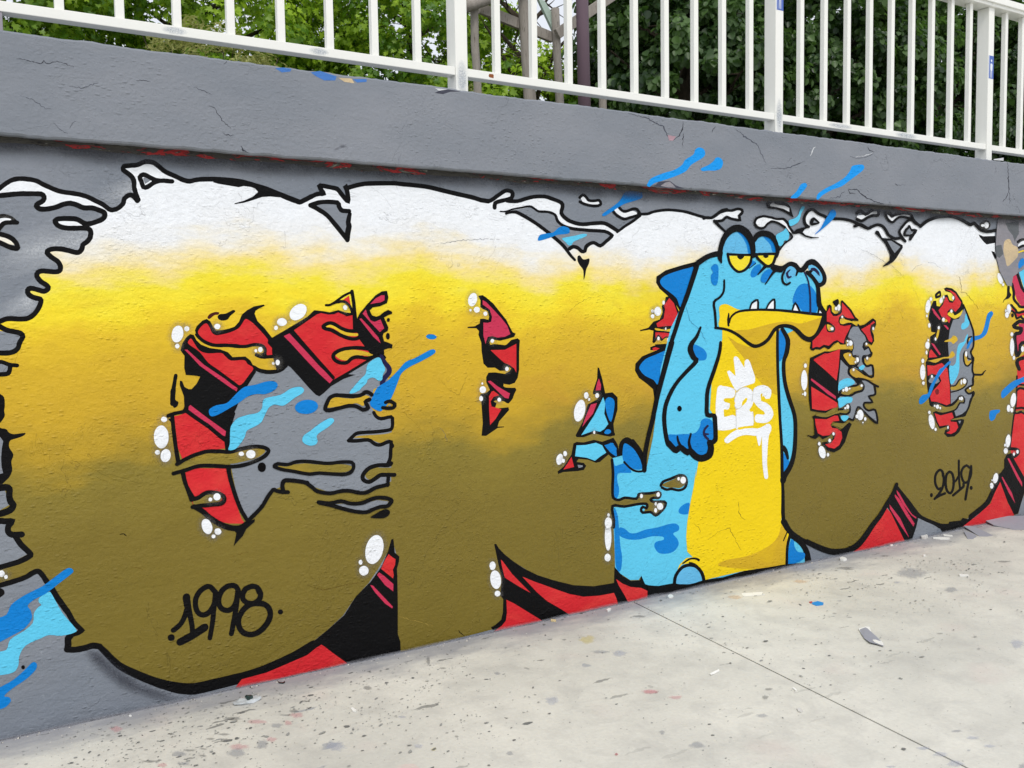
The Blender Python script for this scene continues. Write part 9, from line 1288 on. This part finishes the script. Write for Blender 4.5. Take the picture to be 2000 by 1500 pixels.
# rust and paint damage near the post, end of the bottom rail
mesh('rust_patch', [(P0 + .20 + r_ * math.cos(a_), YR + .0055, 2.7405 + .8 * r_ * math.sin(a_)) for a_, r_ in [(k * .6, .010 + .008 * random.random()) for k in range(10)]], [tuple(range(10))[::-1]], M['rust'], RAIL)
# blue stickers with a white standing figure on two posts
def sticker(px_, z0, z1, label):
    s = empty('sticker', (px_ + .033, YR - .001, (z0 + z1) / 2), label, 'sticker')
    part('backing', px_ + .004, px_ + .062, YR - .0015, YR - .0004, z0, z1, M['stblue'], s, 0)
    part('margin', px_ + .004, px_ + .008, YR - .0021, YR - .0016, z0, z1, M['stwhite'], s, 0)
    h_ = z1 - z0
    def fig(pts): return [(px_ + .033 + a_, YR - .0028, z0 + b_ * h_) for a_, b_ in pts]
    q = fig([(-.013, .60), (-.008, .66), (.006, .66), (.014, .60), (.012, .36), (.008, .36), (.008, .03), (.003, .03), (.001, .34), (-.003, .34), (-.006, .03), (-.011, .03), (-.009, .36), (-.013, .38)])
    mesh('figure', q, [tuple(range(len(q)))[::-1]], M['stwhite'], s)
    q = fig([(.008 * math.cos(a_), .78 + .06 * math.sin(a_)) for a_ in [k * math.pi / 5 for k in range(10)]])
    mesh('figure_head', q, [tuple(range(10))], M['stwhite'], s)
sticker(posts[3], 3.365, 3.60, 'blue sticker with a white figure on the railing post at the top edge')
sticker(posts[4], 3.225, 3.385, 'small blue and white sticker on the rightmost railing post')

# ================================================================ POLE, STAKES
def tube(p0, p1, r0, r1, n=10, wob=0.0, seg=6):
    p0 = Vector(p0); p1 = Vector(p1); d = (p1 - p0).normalized(); a = d.orthogonal().normalized(); b_ = d.cross(a)
    vs = []; fs = []
    for k in range(seg + 1):
        c_ = p0.lerp(p1, k / seg) + Vector((random.uniform(-wob, wob), random.uniform(-wob, wob), 0)) * (1 if 0 < k < seg else 0)
        r_ = r0 + (r1 - r0) * k / seg
        for j in range(n):
            w_ = 2 * math.pi * j / n; vs.append(tuple(c_ + (a * math.cos(w_) + b_ * math.sin(w_)) * r_ * (1 + random.uniform(-.06, .06) * (wob > 0))))
    for k in range(seg):
        for j in range(n): fs.append((k * n + j, k * n + (j + 1) % n, (k + 1) * n + (j + 1) % n, (k + 1) * n + j))
    fs.append(tuple(reversed(range(n)))); fs.append(tuple(range(seg * n, seg * n + n))); return vs, fs
GUARD = empty('tree_guard', (4.3, 3.0, tz), 'grey weathered wooden stake frame around a young tree behind the railing', 'tree guard')
def tb(name, p0, p1, r, mat, par, wob=0.006):
    v, f = tube(p0, p1, r, r * .96, 10, wob, 8); return mesh(name, v, f, mat, par, smooth=True)
tb('stake', (3.885, 3.0, tz), (3.83, 3.0, 4.32), .035, M['wood'], GUARD)
tb('stake', (4.42, 3.0, tz), (4.30, 3.0, 4.75), .046, M['wood'], GUARD)
tb('stake', (4.62, 3.25, tz), (4.50, 3.25, 4.60), .036, M['wood'], GUARD)
tb('stake', (4.745, 3.0, tz), (4.66, 3.0, 4.30), .038, M['wood'], GUARD)
tb('stake', (5.27, 3.1, tz), (5.24, 3.1, 4.60), .036, M['wood'], GUARD)
tb('crossbar', (3.70, 2.93, 4.13), (4.35, 2.93, 4.45), .048, M['wood'], GUARD)
v, f = box(-.40, .40, -.02, .02, -.045, .045, .006)
for (a_, b_, yy) in (((3.92, 4.20), (4.66, 4.06), 3.05), ((4.64, 4.06), (5.30, 4.52), 2.95)):
    L_ = math.hypot(b_[0] - a_[0], b_[1] - a_[1]); th = math.atan2(b_[1] - a_[1], b_[0] - a_[0])
    vv = [((a_[0] + b_[0]) / 2 + x * L_ / .8 * math.cos(th) - z_ * math.sin(th), yy + y_, (a_[1] + b_[1]) / 2 + x * L_ / .8 * math.sin(th) + z_ * math.cos(th)) for x, y_, z_ in v]
    mesh('crossbar', vv, f, M['wood'], GUARD)
pn = mesh('end_panel', [(4.50, 3.02, 4.36), (4.56, 3.02, 4.36), (4.68, 3.02, 4.22), (4.70, 3.02, 4.12), (4.66, 3.02, 4.10), (4.50, 3.02, 4.36)][:5] + [(4.50, 3.05, 4.36), (4.56, 3.05, 4.36), (4.68, 3.05, 4.22), (4.70, 3.05, 4.12), (4.66, 3.05, 4.10)],
          [(0, 1, 2, 3, 4), (9, 8, 7, 6, 5), (0, 5, 6, 1), (1, 6, 7, 2), (2, 7, 8, 3), (3, 8, 9, 4), (4, 9, 5, 0)], M['panelgreen'], GUARD)
v, f = tube((4.62, 2.5, tz), (4.56, 2.5, 6.5), .055, .05, 20, 0, 2)
pl = mesh('lamp_pole', v, f, M['pole'], None, smooth=True); tag(pl, 'mauve brown round pole standing behind the railing beside the wooden stakes', 'pole')

# ================================================================ TREES
LEAF5 = np.array([(0, 0, 0), (.30, -.10, .05), (.55, .12, .10), (.32, .30, .03), (.50, .62, .08), (.18, .58, .0), (0, 1.0, -.10), (-.18, .58, .0), (-.50, .62, .08), (-.32, .30, .03), (-.55, .12, .10), (-.30, -.10, .05)], float)
L5F = [(0, 1, 2, 3), (0, 3, 4, 5), (0, 5, 6), (0, 6, 7), (0, 7, 8, 9), (0, 9, 10, 11)]
LEAFR = np.array([(0, 0, 0), (.30, .10, .06), (.46, .42, .10), (.30, .80, .02), (0, 1.0, -.16), (-.30, .80, .02), (-.46, .42, .10), (-.30, .10, .06)], float)
LRF = [(0, 1, 2, 3, 4), (0, 4, 5, 6, 7)]
LEAF3 = np.array([(0, 0, 0), (.36, .40, .08), (.10, .55, .0), (0, 1, -.12), (-.10, .55, .0), (-.36, .40, .08)], float)
L3F = [(0, 1, 2, 3), (0, 3, 4, 5)]
def leaf_cloud(name, centres, tones, size, mat, par, shape, crown_c, per, crad, droop=0.35, toneamp=.25, upbias=.5):
    base, faces = shape; n = len(centres) * per
    C0 = np.repeat(centres, per, 0); T0 = np.repeat(tones, per)
    d = rng.normal(size=(n, 3)); d /= np.linalg.norm(d, axis=1)[:, None]
    rad = crad * rng.random(n) ** .5
    P = C0 + d * rad[:, None] * np.array([1, 1, .75])
    out = C0 - crown_c; out /= np.linalg.norm(out, axis=1)[:, None] + 1e-6
    nrm = d * .6 + out * .5 + np.array([0, 0, upbias]) + rng.normal(size=(n, 3)) * .35
    nrm /= np.linalg.norm(nrm, axis=1)[:, None]
    tip = out * .5 + d * .5 + rng.normal(size=(n, 3)) * .5 + np.array([0, 0, -droop])
    tip -= nrm * (tip * nrm).sum(1)[:, None]; tip /= np.linalg.norm(tip, axis=1)[:, None]
    side = np.cross(tip, nrm); s = size * (.65 + .6 * rng.random(n))
    vs = P[:, None, :] + s[:, None, None] * (base[None, :, 0:1] * side[:, None, :] + base[None, :, 1:2] * tip[:, None, :] + base[None, :, 2:3] * nrm[:, None, :])
    nb = len(base); vs = vs.reshape(-1, 3)
    off = np.array(par.location) if par else np.zeros(3)
    me = bpy.data.meshes.new(name); me.vertices.add(n * nb); me.vertices.foreach_set('co', (vs - off).ravel())
    loops = []; tot = []
    for fc in faces: loops += list(fc); tot.append(len(fc))
    loops = np.array(loops); tl = len(loops)
    allv = (np.arange(n)[:, None] * nb + loops[None, :]).ravel()
    me.loops.add(n * tl); me.loops.foreach_set('vertex_index', allv)
    tot = np.array(tot); starts = np.concatenate([[0], np.cumsum(tot)[:-1]])
    me.polygons.add(n * len(faces)); me.polygons.foreach_set('loop_start', (np.arange(n)[:, None] * tl + starts[None, :]).ravel())
    tn = np.clip(T0 + rng.normal(size=n) * toneamp, 0, 1)
    at = me.attributes.new('tone', 'FLOAT', 'POINT'); at.data.foreach_set('value', np.repeat(tn, nb))
    me.materials.append(mat); me.update(calc_edges=True); me.validate()
    o = bpy.data.objects.new(name, me); COL.objects.link(o); o.parent = par; return o
def crown_points(c, r, n, shell=.55):
    d = rng.normal(size=(n, 3)); d /= np.linalg.norm(d, axis=1)[:, None]
    rr = shell + (1 - shell) * rng.random(n) ** .6
    lump = 1 + .18 * np.sin(d[:, 0] * 5 + c[0]) * np.cos(d[:, 2] * 6 + c[1])
    return np.array(c) + d * (rr * lump)[:, None] * np.array(r)
def tree(label, x, y, zc, r, kind, nc, per, crad, size, group):
    t_ = empty('broadleaf_tree', (x, y, tz), label, 'tree', group)
    v, f = tube((x, y, tz), (x + .1, y, zc + .3), .16, .08, 10, .03, 6); tk = mesh('trunk', v, f, M['bark'], t_, smooth=True)
    bv = []; bf = []
    for k in range(11):
        a_ = k * 2.4; z_ = zc - r[2] * .6 + k * .22
        e_ = (x + math.cos(a_) * r[0] * .8, y + math.sin(a_) * r[1] * .8, z_ + .5 + .6 * random.random())
        v, f = tube((x + .05, y, z_), e_, .05, .014, 6, .05, 5); q = len(bv); bv += v; bf += [tuple(i + q for i in g_) for g_ in f]
        for kk in range(5):
            tq = .35 + .13 * kk; st_ = Vector((x + .05, y, z_)).lerp(Vector(e_), tq)
            v, f = tube(st_, st_ + Vector((random.uniform(-.7, .7), random.uniform(-.7, .7), random.uniform(-.2, .7))), .016, .005, 5, .02, 3); q = len(bv); bv += v; bf += [tuple(i + q for i in g_) for g_ in f]
    mesh('branches', bv, bf, M['bark'], t_)
    c = np.array((x, y, zc)); pts = crown_points(c, r, nc)
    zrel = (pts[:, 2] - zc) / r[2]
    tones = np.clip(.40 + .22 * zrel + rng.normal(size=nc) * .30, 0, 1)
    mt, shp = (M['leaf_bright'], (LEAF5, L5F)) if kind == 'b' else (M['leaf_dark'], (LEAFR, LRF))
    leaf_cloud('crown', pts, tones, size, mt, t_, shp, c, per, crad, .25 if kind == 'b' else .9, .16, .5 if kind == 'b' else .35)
GB = 'trees growing behind the railing'
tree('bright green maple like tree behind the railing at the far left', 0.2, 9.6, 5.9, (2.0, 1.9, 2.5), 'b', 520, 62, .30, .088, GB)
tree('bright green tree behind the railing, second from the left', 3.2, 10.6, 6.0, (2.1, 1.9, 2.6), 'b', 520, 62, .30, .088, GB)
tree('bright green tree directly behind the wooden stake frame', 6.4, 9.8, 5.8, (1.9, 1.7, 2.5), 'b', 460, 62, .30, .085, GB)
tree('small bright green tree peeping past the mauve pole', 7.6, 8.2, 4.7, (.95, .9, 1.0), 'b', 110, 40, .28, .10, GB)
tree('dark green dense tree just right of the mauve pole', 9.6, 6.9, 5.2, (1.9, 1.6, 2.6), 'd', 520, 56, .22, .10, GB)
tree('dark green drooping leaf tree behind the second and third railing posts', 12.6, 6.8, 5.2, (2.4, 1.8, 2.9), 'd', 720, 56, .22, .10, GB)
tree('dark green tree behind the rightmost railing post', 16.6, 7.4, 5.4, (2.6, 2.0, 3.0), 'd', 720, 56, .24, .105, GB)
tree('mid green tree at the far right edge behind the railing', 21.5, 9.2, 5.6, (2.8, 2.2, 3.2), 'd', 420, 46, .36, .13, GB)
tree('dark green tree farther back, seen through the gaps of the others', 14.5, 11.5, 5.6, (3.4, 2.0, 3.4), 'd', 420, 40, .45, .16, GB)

def shrub(label, x, y, w, h, n):
    s = empty('shrub', (x, y, tz), label, 'shrub', 'pale shrubs above the coping')
    bv = []; bf = []
    for k in range(14):
        v, f = tube((x + random.uniform(-.3, .3) * w, y, tz), (x + random.uniform(-1, 1) * w, y + random.uniform(-.2, .2), tz + h * random.uniform(.6, .95)), .008, .003, 5, .02, 4)
        q = len(bv); bv += v; bf += [tuple(i + q for i in g_) for g_ in f]
    mesh('stems', bv, bf, M['bark'], s)
    pts = np.stack([x + rng.uniform(-1, 1, n) * w, y + rng.uniform(-.25, .25, n), tz + h * (.55 + .45 * rng.random(n))], 1)
    pts[:, 2] -= .35 * h * (np.abs(pts[:, 0] - x) / w) ** 2
    leaf_cloud('foliage', pts, np.clip(.5 + rng.normal(size=n) * .25, 0, 1), .055, M['leaf_shrub'], s, (LEAF3 * np.array([.45, 1.3, 1]), L3F), np.array((x, y, tz)), 34, .09, -.3, .2, .3)
shrub('feathery yellow green shrub showing under the bottom rail at the left', 1.75, 3.2, .70, 1.26, 120)
shrub('feathery yellow green shrub under the railing beside the first wooden stake', 3.95, 3.4, .40, 1.06, 60)

# ================================================================ GROUND MARKS AND LITTER
stn = [0]
def stain(u, v_, rx, ry, mat, rot=0.0, name='paint_stain'):
    par = g1 if u < jx(v_) else g2
    n = 16; stn[0] += 1; z_ = 0.0006 + 0.00025 * (stn[0] % 9)
    vs = [(u, v_, z_)]; cov = [1.0]
    for r_, c_ in ((.5, .85), (.8, .35), (1.0, 0.0)):
        for k in range(n):
            a_ = 2 * math.pi * k / n; q = r_ * (1 + .28 * (frac1(np.array([a_ * 3 + stn[0] * 7.0]), 1.3, 3)[0] - .5) * 2 * (.4 + .6 * r_))
            x_, y_ = q * rx * math.cos(a_), q * ry * math.sin(a_)
            vs.append((u + x_ * math.cos(rot) - y_ * math.sin(rot), min(v_ + x_ * math.sin(rot) + y_ * math.cos(rot), -.003), z_)); cov.append(c_)
    fs = [(0, 1 + k, 1 + (k + 1) % n) for k in range(n)]
    for rg in (0, 1):
        for k in range(n): a_ = 1 + rg * n + k; b_ = 1 + rg * n + (k + 1) % n; fs.append((a_, a_ + n, b_ + n, b_))
    ob = mesh(name, vs, fs, M[mat], par); at = ob.data.attributes.new('cover', 'FLOAT', 'POINT'); at.data.foreach_set('value', cov)
stain(0.44,-0.141,0.0378,0.0227,'st_pink',1.790)
stain(0.805,-0.556,0.0450,0.0288,'st_pink',2.293)
stain(0.921,-0.564,0.0296,0.0199,'st_pink',1.571)
stain(0.882,-0.582,0.0489,0.0247,'st_grey',1.404)
stain(0.973,-0.457,0.0314,0.0234,'st_grey',1.896)
stain(1.069,-0.41,0.0377,0.0268,'st_pink',2.228)
stain(1.017,-0.459,0.0302,0.0188,'st_pink',1.463)
stain(0.784,-0.601,0.0496,0.0333,'st_grey',1.663)
stain(0.915,-0.378,0.0465,0.0245,'st_pink',2.432)
stain(0.605,-0.491,0.0368,0.0245,'st_grey',2.102)
stain(1.105,-0.745,0.0538,0.0399,'st_lilac',1.543)
stain(0.846,-0.299,0.0467,0.0205,'st_dark',2.475)
stain(0.504,-0.494,0.0376,0.0131,'st_dark',2.503)
stain(0.642,-0.485,0.0289,0.0117,'st_dark',2.484)
stain(0.782,-0.423,0.0299,0.0126,'st_dark',2.482)
stain(0.728,-0.432,0.0247,0.0103,'st_dark',2.482)
stain(1.072,-0.369,0.0266,0.0163,'st_dark',2.379)
stain(0.689,-0.5,0.0194,0.0088,'st_dark',2.461)
stain(0.673,-0.552,0.0178,0.0110,'st_dark',2.291)
stain(0.633,-0.549,0.0148,0.0090,'st_dark',2.290)
stain(0.614,-0.306,0.0160,0.0100,'st_dark',2.234)
stain(0.775,-0.469,0.0185,0.0118,'st_dark',2.272)
stain(1.138,-0.296,0.0165,0.0110,'st_dark',2.323)
stain(0.536,-0.548,0.0256,0.0166,'st_pink',2.127)
stain(0.605,-0.582,0.0288,0.0161,'st_grey',2.362)
stain(1.03,-0.385,0.0309,0.0093,'st_dark',2.531)
stain(2.527,-0.354,0.0681,0.0460,'st_yellow',0.914)
stain(2.543,-0.585,0.0473,0.0407,'st_lilac',0.690)
stain(1.988,-0.853,0.0525,0.0312,'st_lilac',0.980)
stain(1.611,-1.146,0.0190,0.0183,'st_grey',1.923)
stain(2.377,-0.999,0.0384,0.0280,'st_pink',2.687)
stain(1.759,-0.178,0.0570,0.0112,'st_dark',1.123)
stain(2.481,-0.52,0.0500,0.0236,'st_grey',2.568)
stain(1.36,-0.915,0.0245,0.0166,'st_lilac',1.249)
stain(1.925,-1.361,0.0127,0.0065,'st_red',0.884)
stain(1.414,-0.653,0.0215,0.0138,'st_lilac',2.447)
stain(1.95,-0.478,0.0213,0.0200,'st_grey',1.539)
stain(1.408,-0.311,0.0311,0.0247,'st_dark',1.596)
stain(1.397,-0.967,0.0169,0.0132,'st_yellow',1.306)
stain(1.834,-0.882,0.0086,0.0084,'st_dark',1.851)
stain(1.266,-0.829,0.0114,0.0088,'st_dark',1.437)
stain(1.514,-0.923,0.0103,0.0090,'st_dark',1.439)
stain(1.497,-0.877,0.0092,0.0079,'st_dark',1.448)
stain(1.775,-0.294,0.0194,0.0125,'st_dark',2.470)
stain(2.434,-0.292,0.0164,0.0149,'st_dark',2.606)
stain(1.965,-0.761,0.0093,0.0076,'st_dark',1.029)
stain(3.599,-0.265,0.0528,0.0422,'st_orange',0.381)
stain(4.125,-0.258,0.0546,0.0416,'st_orange',3.008)
stain(2.212,-1.461,0.0362,0.0303,'st_grey',3.085)
stain(2.43,-1.103,0.0335,0.0214,'st_pink',2.658)
stain(2.377,-1.002,0.0341,0.0249,'st_pink',2.688)
stain(2.732,-1.302,0.0281,0.0169,'st_dark',0.617)
stain(2.805,-1.252,0.0213,0.0160,'st_dark',2.939)
stain(2.95,-0.842,0.0127,0.0096,'st_dark',0.524)
stain(2.954,-0.222,0.0425,0.0219,'st_dark',2.580)
stain(4.576,-0.212,0.0662,0.0245,'st_dark',2.586)
stain(1.928,-1.357,0.0113,0.0058,'st_red',0.884)
stain(2.592,-1.417,0.0276,0.0209,'st_grey',2.948)
stain(2.177,-1.314,0.0229,0.0121,'st_grey',0.814)
stain(3.178,-0.754,0.0095,0.0073,'st_dark',2.900)
stain(2.359,-1.486,0.0075,0.0061,'st_dark',-3.126)
stain(2.509,-1.163,0.0073,0.0061,'st_dark',0.200)
stain(2.787,-1.197,0.0092,0.0069,'st_dark',0.420)
stain(3.054,-1.361,0.0082,0.0060,'st_dark',0.210)
stain(5.49,-0.667,0.0520,0.0275,'st_dark',2.740)
stain(4.565,-0.242,0.0463,0.0181,'st_dark',2.594)
stain(4.69,-0.839,0.0669,0.0391,'st_grey',0.325)
stain(4.798,-0.511,0.1537,0.1031,'st_grey',0.215)
stain(4.564,-0.583,0.0288,0.0199,'st_lilac',0.180)
stain(4.014,-0.628,0.0179,0.0132,'st_grey',3.050)
stain(3.991,-1.236,0.0185,0.0109,'st_dark',2.807)
stain(4.158,-1.516,0.0921,0.0329,'st_lilac',0.446)
stain(3.824,-0.75,0.0162,0.0097,'st_dark',2.727)
stain(3.835,-0.837,0.0160,0.0094,'st_dark',2.729)
stain(5.012,-0.169,0.0394,0.0199,'st_dark',2.657)
stain(2.871,-1.92,0.0330,0.0138,'st_lilac',2.653)
stain(2.878,-1.979,0.0345,0.0211,'st_lilac',2.882)
stain(2.861,-2.048,0.0396,0.0255,'st_lilac',3.043)
stain(3.09,-1.968,0.0304,0.0142,'st_lilac',2.702)
stain(3.079,-2.037,0.0246,0.0152,'st_lilac',3.002)
stain(3.094,-1.901,0.0236,0.0129,'st_grey',2.775)
stain(3.031,-2.185,0.0334,0.0147,'st_grey',0.381)
stain(3.054,-1.361,0.0100,0.0073,'st_dark',0.148)
stain(2.658,-1.942,0.0214,0.0112,'st_lilac',2.716)
stain(2.989,-2.016,0.0125,0.0080,'st_grey',3.077)
def litter(name, label, cat, u, v_, pts, h, mat, rot=0, tilt=0.0, group=None, curl=0.0):
    """thin solid chip: outline pts in metres, thickness h, may curl up at its ends"""
    c_, s_ = math.cos(rot), math.sin(rot); n = len(pts); vs = []
    for lay in (0, 1):
        for (a_, b_) in pts:
            z_ = .0008 + (h if lay else 0) + curl * (a_ * a_) + tilt * (b_ + .02)
            vs.append((u + a_ * c_ - b_ * s_, v_ + a_ * s_ + b_ * c_, max(z_, .0006)))
    fs = [tuple(reversed(range(n))), tuple(range(n, 2 * n))] + [(i, (i + 1) % n, (i + 1) % n + n, i + n) for i in range(n)]
    o = mesh(name, vs, fs, M[mat]); return tag(o, label, cat, group)
FL = litter('paint_flake','curled strip of grey and white paint flake lying on the open concrete','paint flake',3.6741,-1.0854,[(-0.0067, 0.0491), (-0.0478, -0.0003), (-0.0799, -0.0535), (-0.0694, -0.085), (-0.0655, -0.1198), (-0.0267, -0.0891), (0.0239, -0.0145), (0.052, 0.0358), (0.0933, 0.0791), (0.083, 0.095), (0.0438, 0.1033)],0.003,'flake',0,0,None,1.2)
litter('paint_flake','large buckled grey slab of paint at the wall foot by the right edge','paint flake',6.5001,-0.1043,[(-0.15, 0.0209), (-0.1339, -0.0305), (-0.1406, -0.1241), (-0.0257, -0.2053), (0.3825, 0.0216), (0.1801, 0.1003), (-0.0085, 0.1061), (-0.1039, 0.111)],0.006,'flake',0,0.12,None,0)
litter('paint_flake','flat grey paint flake with dark edge beside the large slab','paint flake',6.0842,-0.1381,[(-0.0421, 0.0185), (-0.1008, -0.0632), (-0.0613, -0.0982), (0.0005, -0.105), (0.0583, 0.0048), (0.1003, 0.0921), (0.045, 0.1509)],0.004,'flake',0,0.08,None,0)
litter('paint_flake','small triangular grey paint flake in front of the flat flake','paint flake',5.9419,-0.1672,[(-0.0937, -0.0368), (-0.0658, -0.0564), (0.0248, -0.0296), (0.0719, 0.0299), (0.0629, 0.0929)],0.003,'flake',0,0.06,None,0)
litter('plaster_strip','long white plaster strip lying by the grey foot of the wall','plaster piece',5.7085,-0.0970,[(-0.0503, 0.0226), (-0.0295, -0.0134), (0.0207, -0.0486), (0.0604, -0.0263), (0.023, 0.0217), (-0.0243, 0.044)],0.006,'flakew',0,0,None,0)
litter('plaster_strip','short white plaster strip behind the long one','plaster piece',5.8192,-0.0766,[(-0.0278, 0.014), (0.0003, -0.0351), (0.0257, -0.0163), (0.0018, 0.0375)],0.006,'flakew',0,0,None,0)
litter('plaster_strip','white plaster stick alone on the concrete at the right','plaster piece',4.9976,-0.7183,[(-0.0318, 0.0074), (0.0078, -0.025), (0.0292, -0.0083), (-0.0052, 0.0258)],0.008,'flakew',0,0,None,0)
litter('plaster_chip','rounded white plaster chip near the red painted foot','plaster piece',4.7154,-0.0836,[(-0.0293, -0.0028), (-0.0235, -0.0216), (0.0086, -0.023), (0.0269, 0.0033), (0.0253, 0.0256), (-0.008, 0.0184)],0.012,'flakew',0,0,None,0)
litter('plaster_chip','grey white crumbled plaster heap under the last letter','plaster piece',5.6520,-0.0076,[(-0.0556, -0.0198), (-0.0465, -0.037), (0.0052, -0.0265), (0.0644, 0.0235), (0.055, 0.0487), (-0.0224, 0.011)],0.014,'pebble',0,0,None,0)
litter('plaster_chip','tiny white plaster chip at the foot of the red shape','plaster piece',5.2698,-0.0287,[(-0.0193, -0.0102), (0.0058, -0.0075), (0.0268, 0.0118), (-0.0134, 0.0059)],0.006,'flakew',0,0,None,0)
litter('plaster_chip','small round white chip between the wall and the open concrete','plaster piece',5.2147,-0.3102,[(-0.0176, -0.0063), (-0.0087, -0.0125), (0.0118, -0.002), (0.0174, 0.0127), (-0.0029, 0.0082)],0.006,'flakew',0,0,None,0)
litter('paper_slip','long flat white paper slip on the concrete in front of the crocodile','paper',3.7080,-0.2754,[(-0.0509, 0.0167), (-0.0599, -0.0076), (0.0583, -0.0485), (0.0826, -0.0032), (-0.0301, 0.0425)],0.0008,'paper',0,0,None,0)
litter('paint_flake','bright blue paint flake on the concrete','paint flake',3.8775,-0.5944,[(-0.03, 0.0088), (-0.0343, -0.0223), (0.0054, -0.0323), (0.0378, -0.0087), (0.0354, 0.0277), (-0.0144, 0.0268)],0.002,'blueflake',0,0,None,0)
litter('paint_flake','tiny red paint flake touching the blue one','paint flake',3.8667,-0.5592,[(-0.0165, -0.0112), (0.0044, -0.008), (0.0171, 0.0093), (-0.005, 0.0098)],0.002,'redflake',0,0,None,0)
litter('paper_scrap','torn white scrap lying left of the slab joint','paper',2.7436,-0.9992,[(-0.037, -0.0138), (-0.0074, -0.0079), (0.0283, -0.0001), (0.0369, 0.013), (0.0111, 0.0114), (-0.0319, -0.0026)],0.003,'paper',0,0,None,2)
litter('cigarette_butt','stubby white cigarette butt close to the slab joint','cigarette butt',2.8889,-1.3156,[(-0.0101, -0.0146), (0.0007, -0.0101), (0.0086, 0.0115), (0.0008, 0.0132)],0.006,'paper',0,0,None,0)
litter('cigarette_butt','tan cigarette butt at the foot of the wall by the red and black paint','cigarette butt',2.5422,-0.0364,[(-0.0136, 0.0033), (0.0029, -0.0193), (0.0136, -0.0034), (-0.0029, 0.0194)],0.007,'butt',0,0,None,0)
litter('plaster_chip','white chip at the wall foot below the red shape','plaster piece',2.8809,-0.0599,[(-0.0192, -0.0154), (0.0023, -0.0095), (0.0194, 0.0058), (0.0122, 0.017), (-0.0148, 0.0021)],0.008,'flakew',0,0,None,0)
litter('bottle_cap','ring shaped pale cap at the wall foot below the crocodile','cap',3.3090,-0.0605,[(-0.0245, -0.0143), (-0.0092, -0.0247), (0.0142, -0.009), (0.0233, 0.0167), (0.0116, 0.0247), (-0.0154, 0.0066)],0.006,'flakew',0,0,None,0)
litter('paper_scrap','small white scrap on the bare concrete at the left of the joint','paper',1.2750,-0.4905,[(-0.0069, -0.0081), (-0.0019, -0.0228), (0.0082, -0.0109), (0.0051, 0.0228), (-0.0045, 0.019)],0.004,'paper',0,0,None,1)
litter('plaster_chip','white crumb on the concrete near the wall corner at the left','plaster piece',0.5052,-0.0508,[(-0.0035, -0.0065), (0.0053, -0.0052), (0.0032, 0.006), (-0.005, 0.0057)],0.004,'flakew',0,0,None,0)
litter('plaster_chip','pale speckled chip among the spatter by the joint','plaster piece',2.7487,-1.4653,[(-0.0121, -0.0025), (-0.0111, -0.0152), (0.0082, -0.0085), (0.014, 0.0103), (0.001, 0.0159)],0.005,'pebble',0,0,None,0)
litter('twig','short dark twig on the concrete at the left','twig',1.1170,-0.0502,[(-0.0129, -0.0022), (0.0007, -0.0165), (0.0123, -0.0108), (0.0168, 0.0023), (0.0034, -0.0076), (-0.0091, 0.006), (-0.0112, 0.0289)],0.004,'dark',0,0,None,0)
fe = litter('frayed_end',None,None,3.6741,-1.0854,[(-0.0043, 0.0509), (0.0296, 0.0596), (0.0277, 0.0347), (0.0549, 0.0391), (0.0908, 0.0771), (0.0805, 0.093), (0.0413, 0.1014)],.0042,'flakew',0,0,None,1.2); fe.parent = FL
fe = litter('frayed_end',None,None,3.6741,-1.0854,[(-0.0579, -0.065), (-0.065, -0.0928), (-0.0621, -0.1172), (-0.029, -0.0909), (-0.0039, -0.0582), (-0.0059, -0.0284), (-0.0357, -0.0369)],.0042,'flakew',0,0,None,1.2); fe.parent = FL
W_ = empty('foil_wrapper', (0.938,-0.169,0), 'crumpled clear foil scrap holding a dark green lump near the wall', 'wrapper')
import bmesh
def crumple(name, cx, cy, cz, rx, ry, rz, mat, par, seed):
    bm = bmesh.new(); bmesh.ops.create_icosphere(bm, subdivisions=2, radius=1); r = random.Random(seed)
    for q in bm.verts: k = .72 + .5 * r.random(); q.co = Vector((cx + q.co.x * rx * k, cy + q.co.y * ry * k, max(cz + q.co.z * rz * k, .0008)))
    bm.verts.index_update(); vs = [tuple(q.co) for q in bm.verts]; fs = [tuple(q.index for q in fc.verts) for fc in bm.faces]; bm.free()
    return mesh(name, vs, fs, mat, par)
crumple('foil', 0.938,-0.169,.006,.052,.034,.010,M['foil'],W_,3)
crumple('dark_lump', 0.938+.006,-0.169,.016,.016,.015,.013,M['dark'],W_,5)
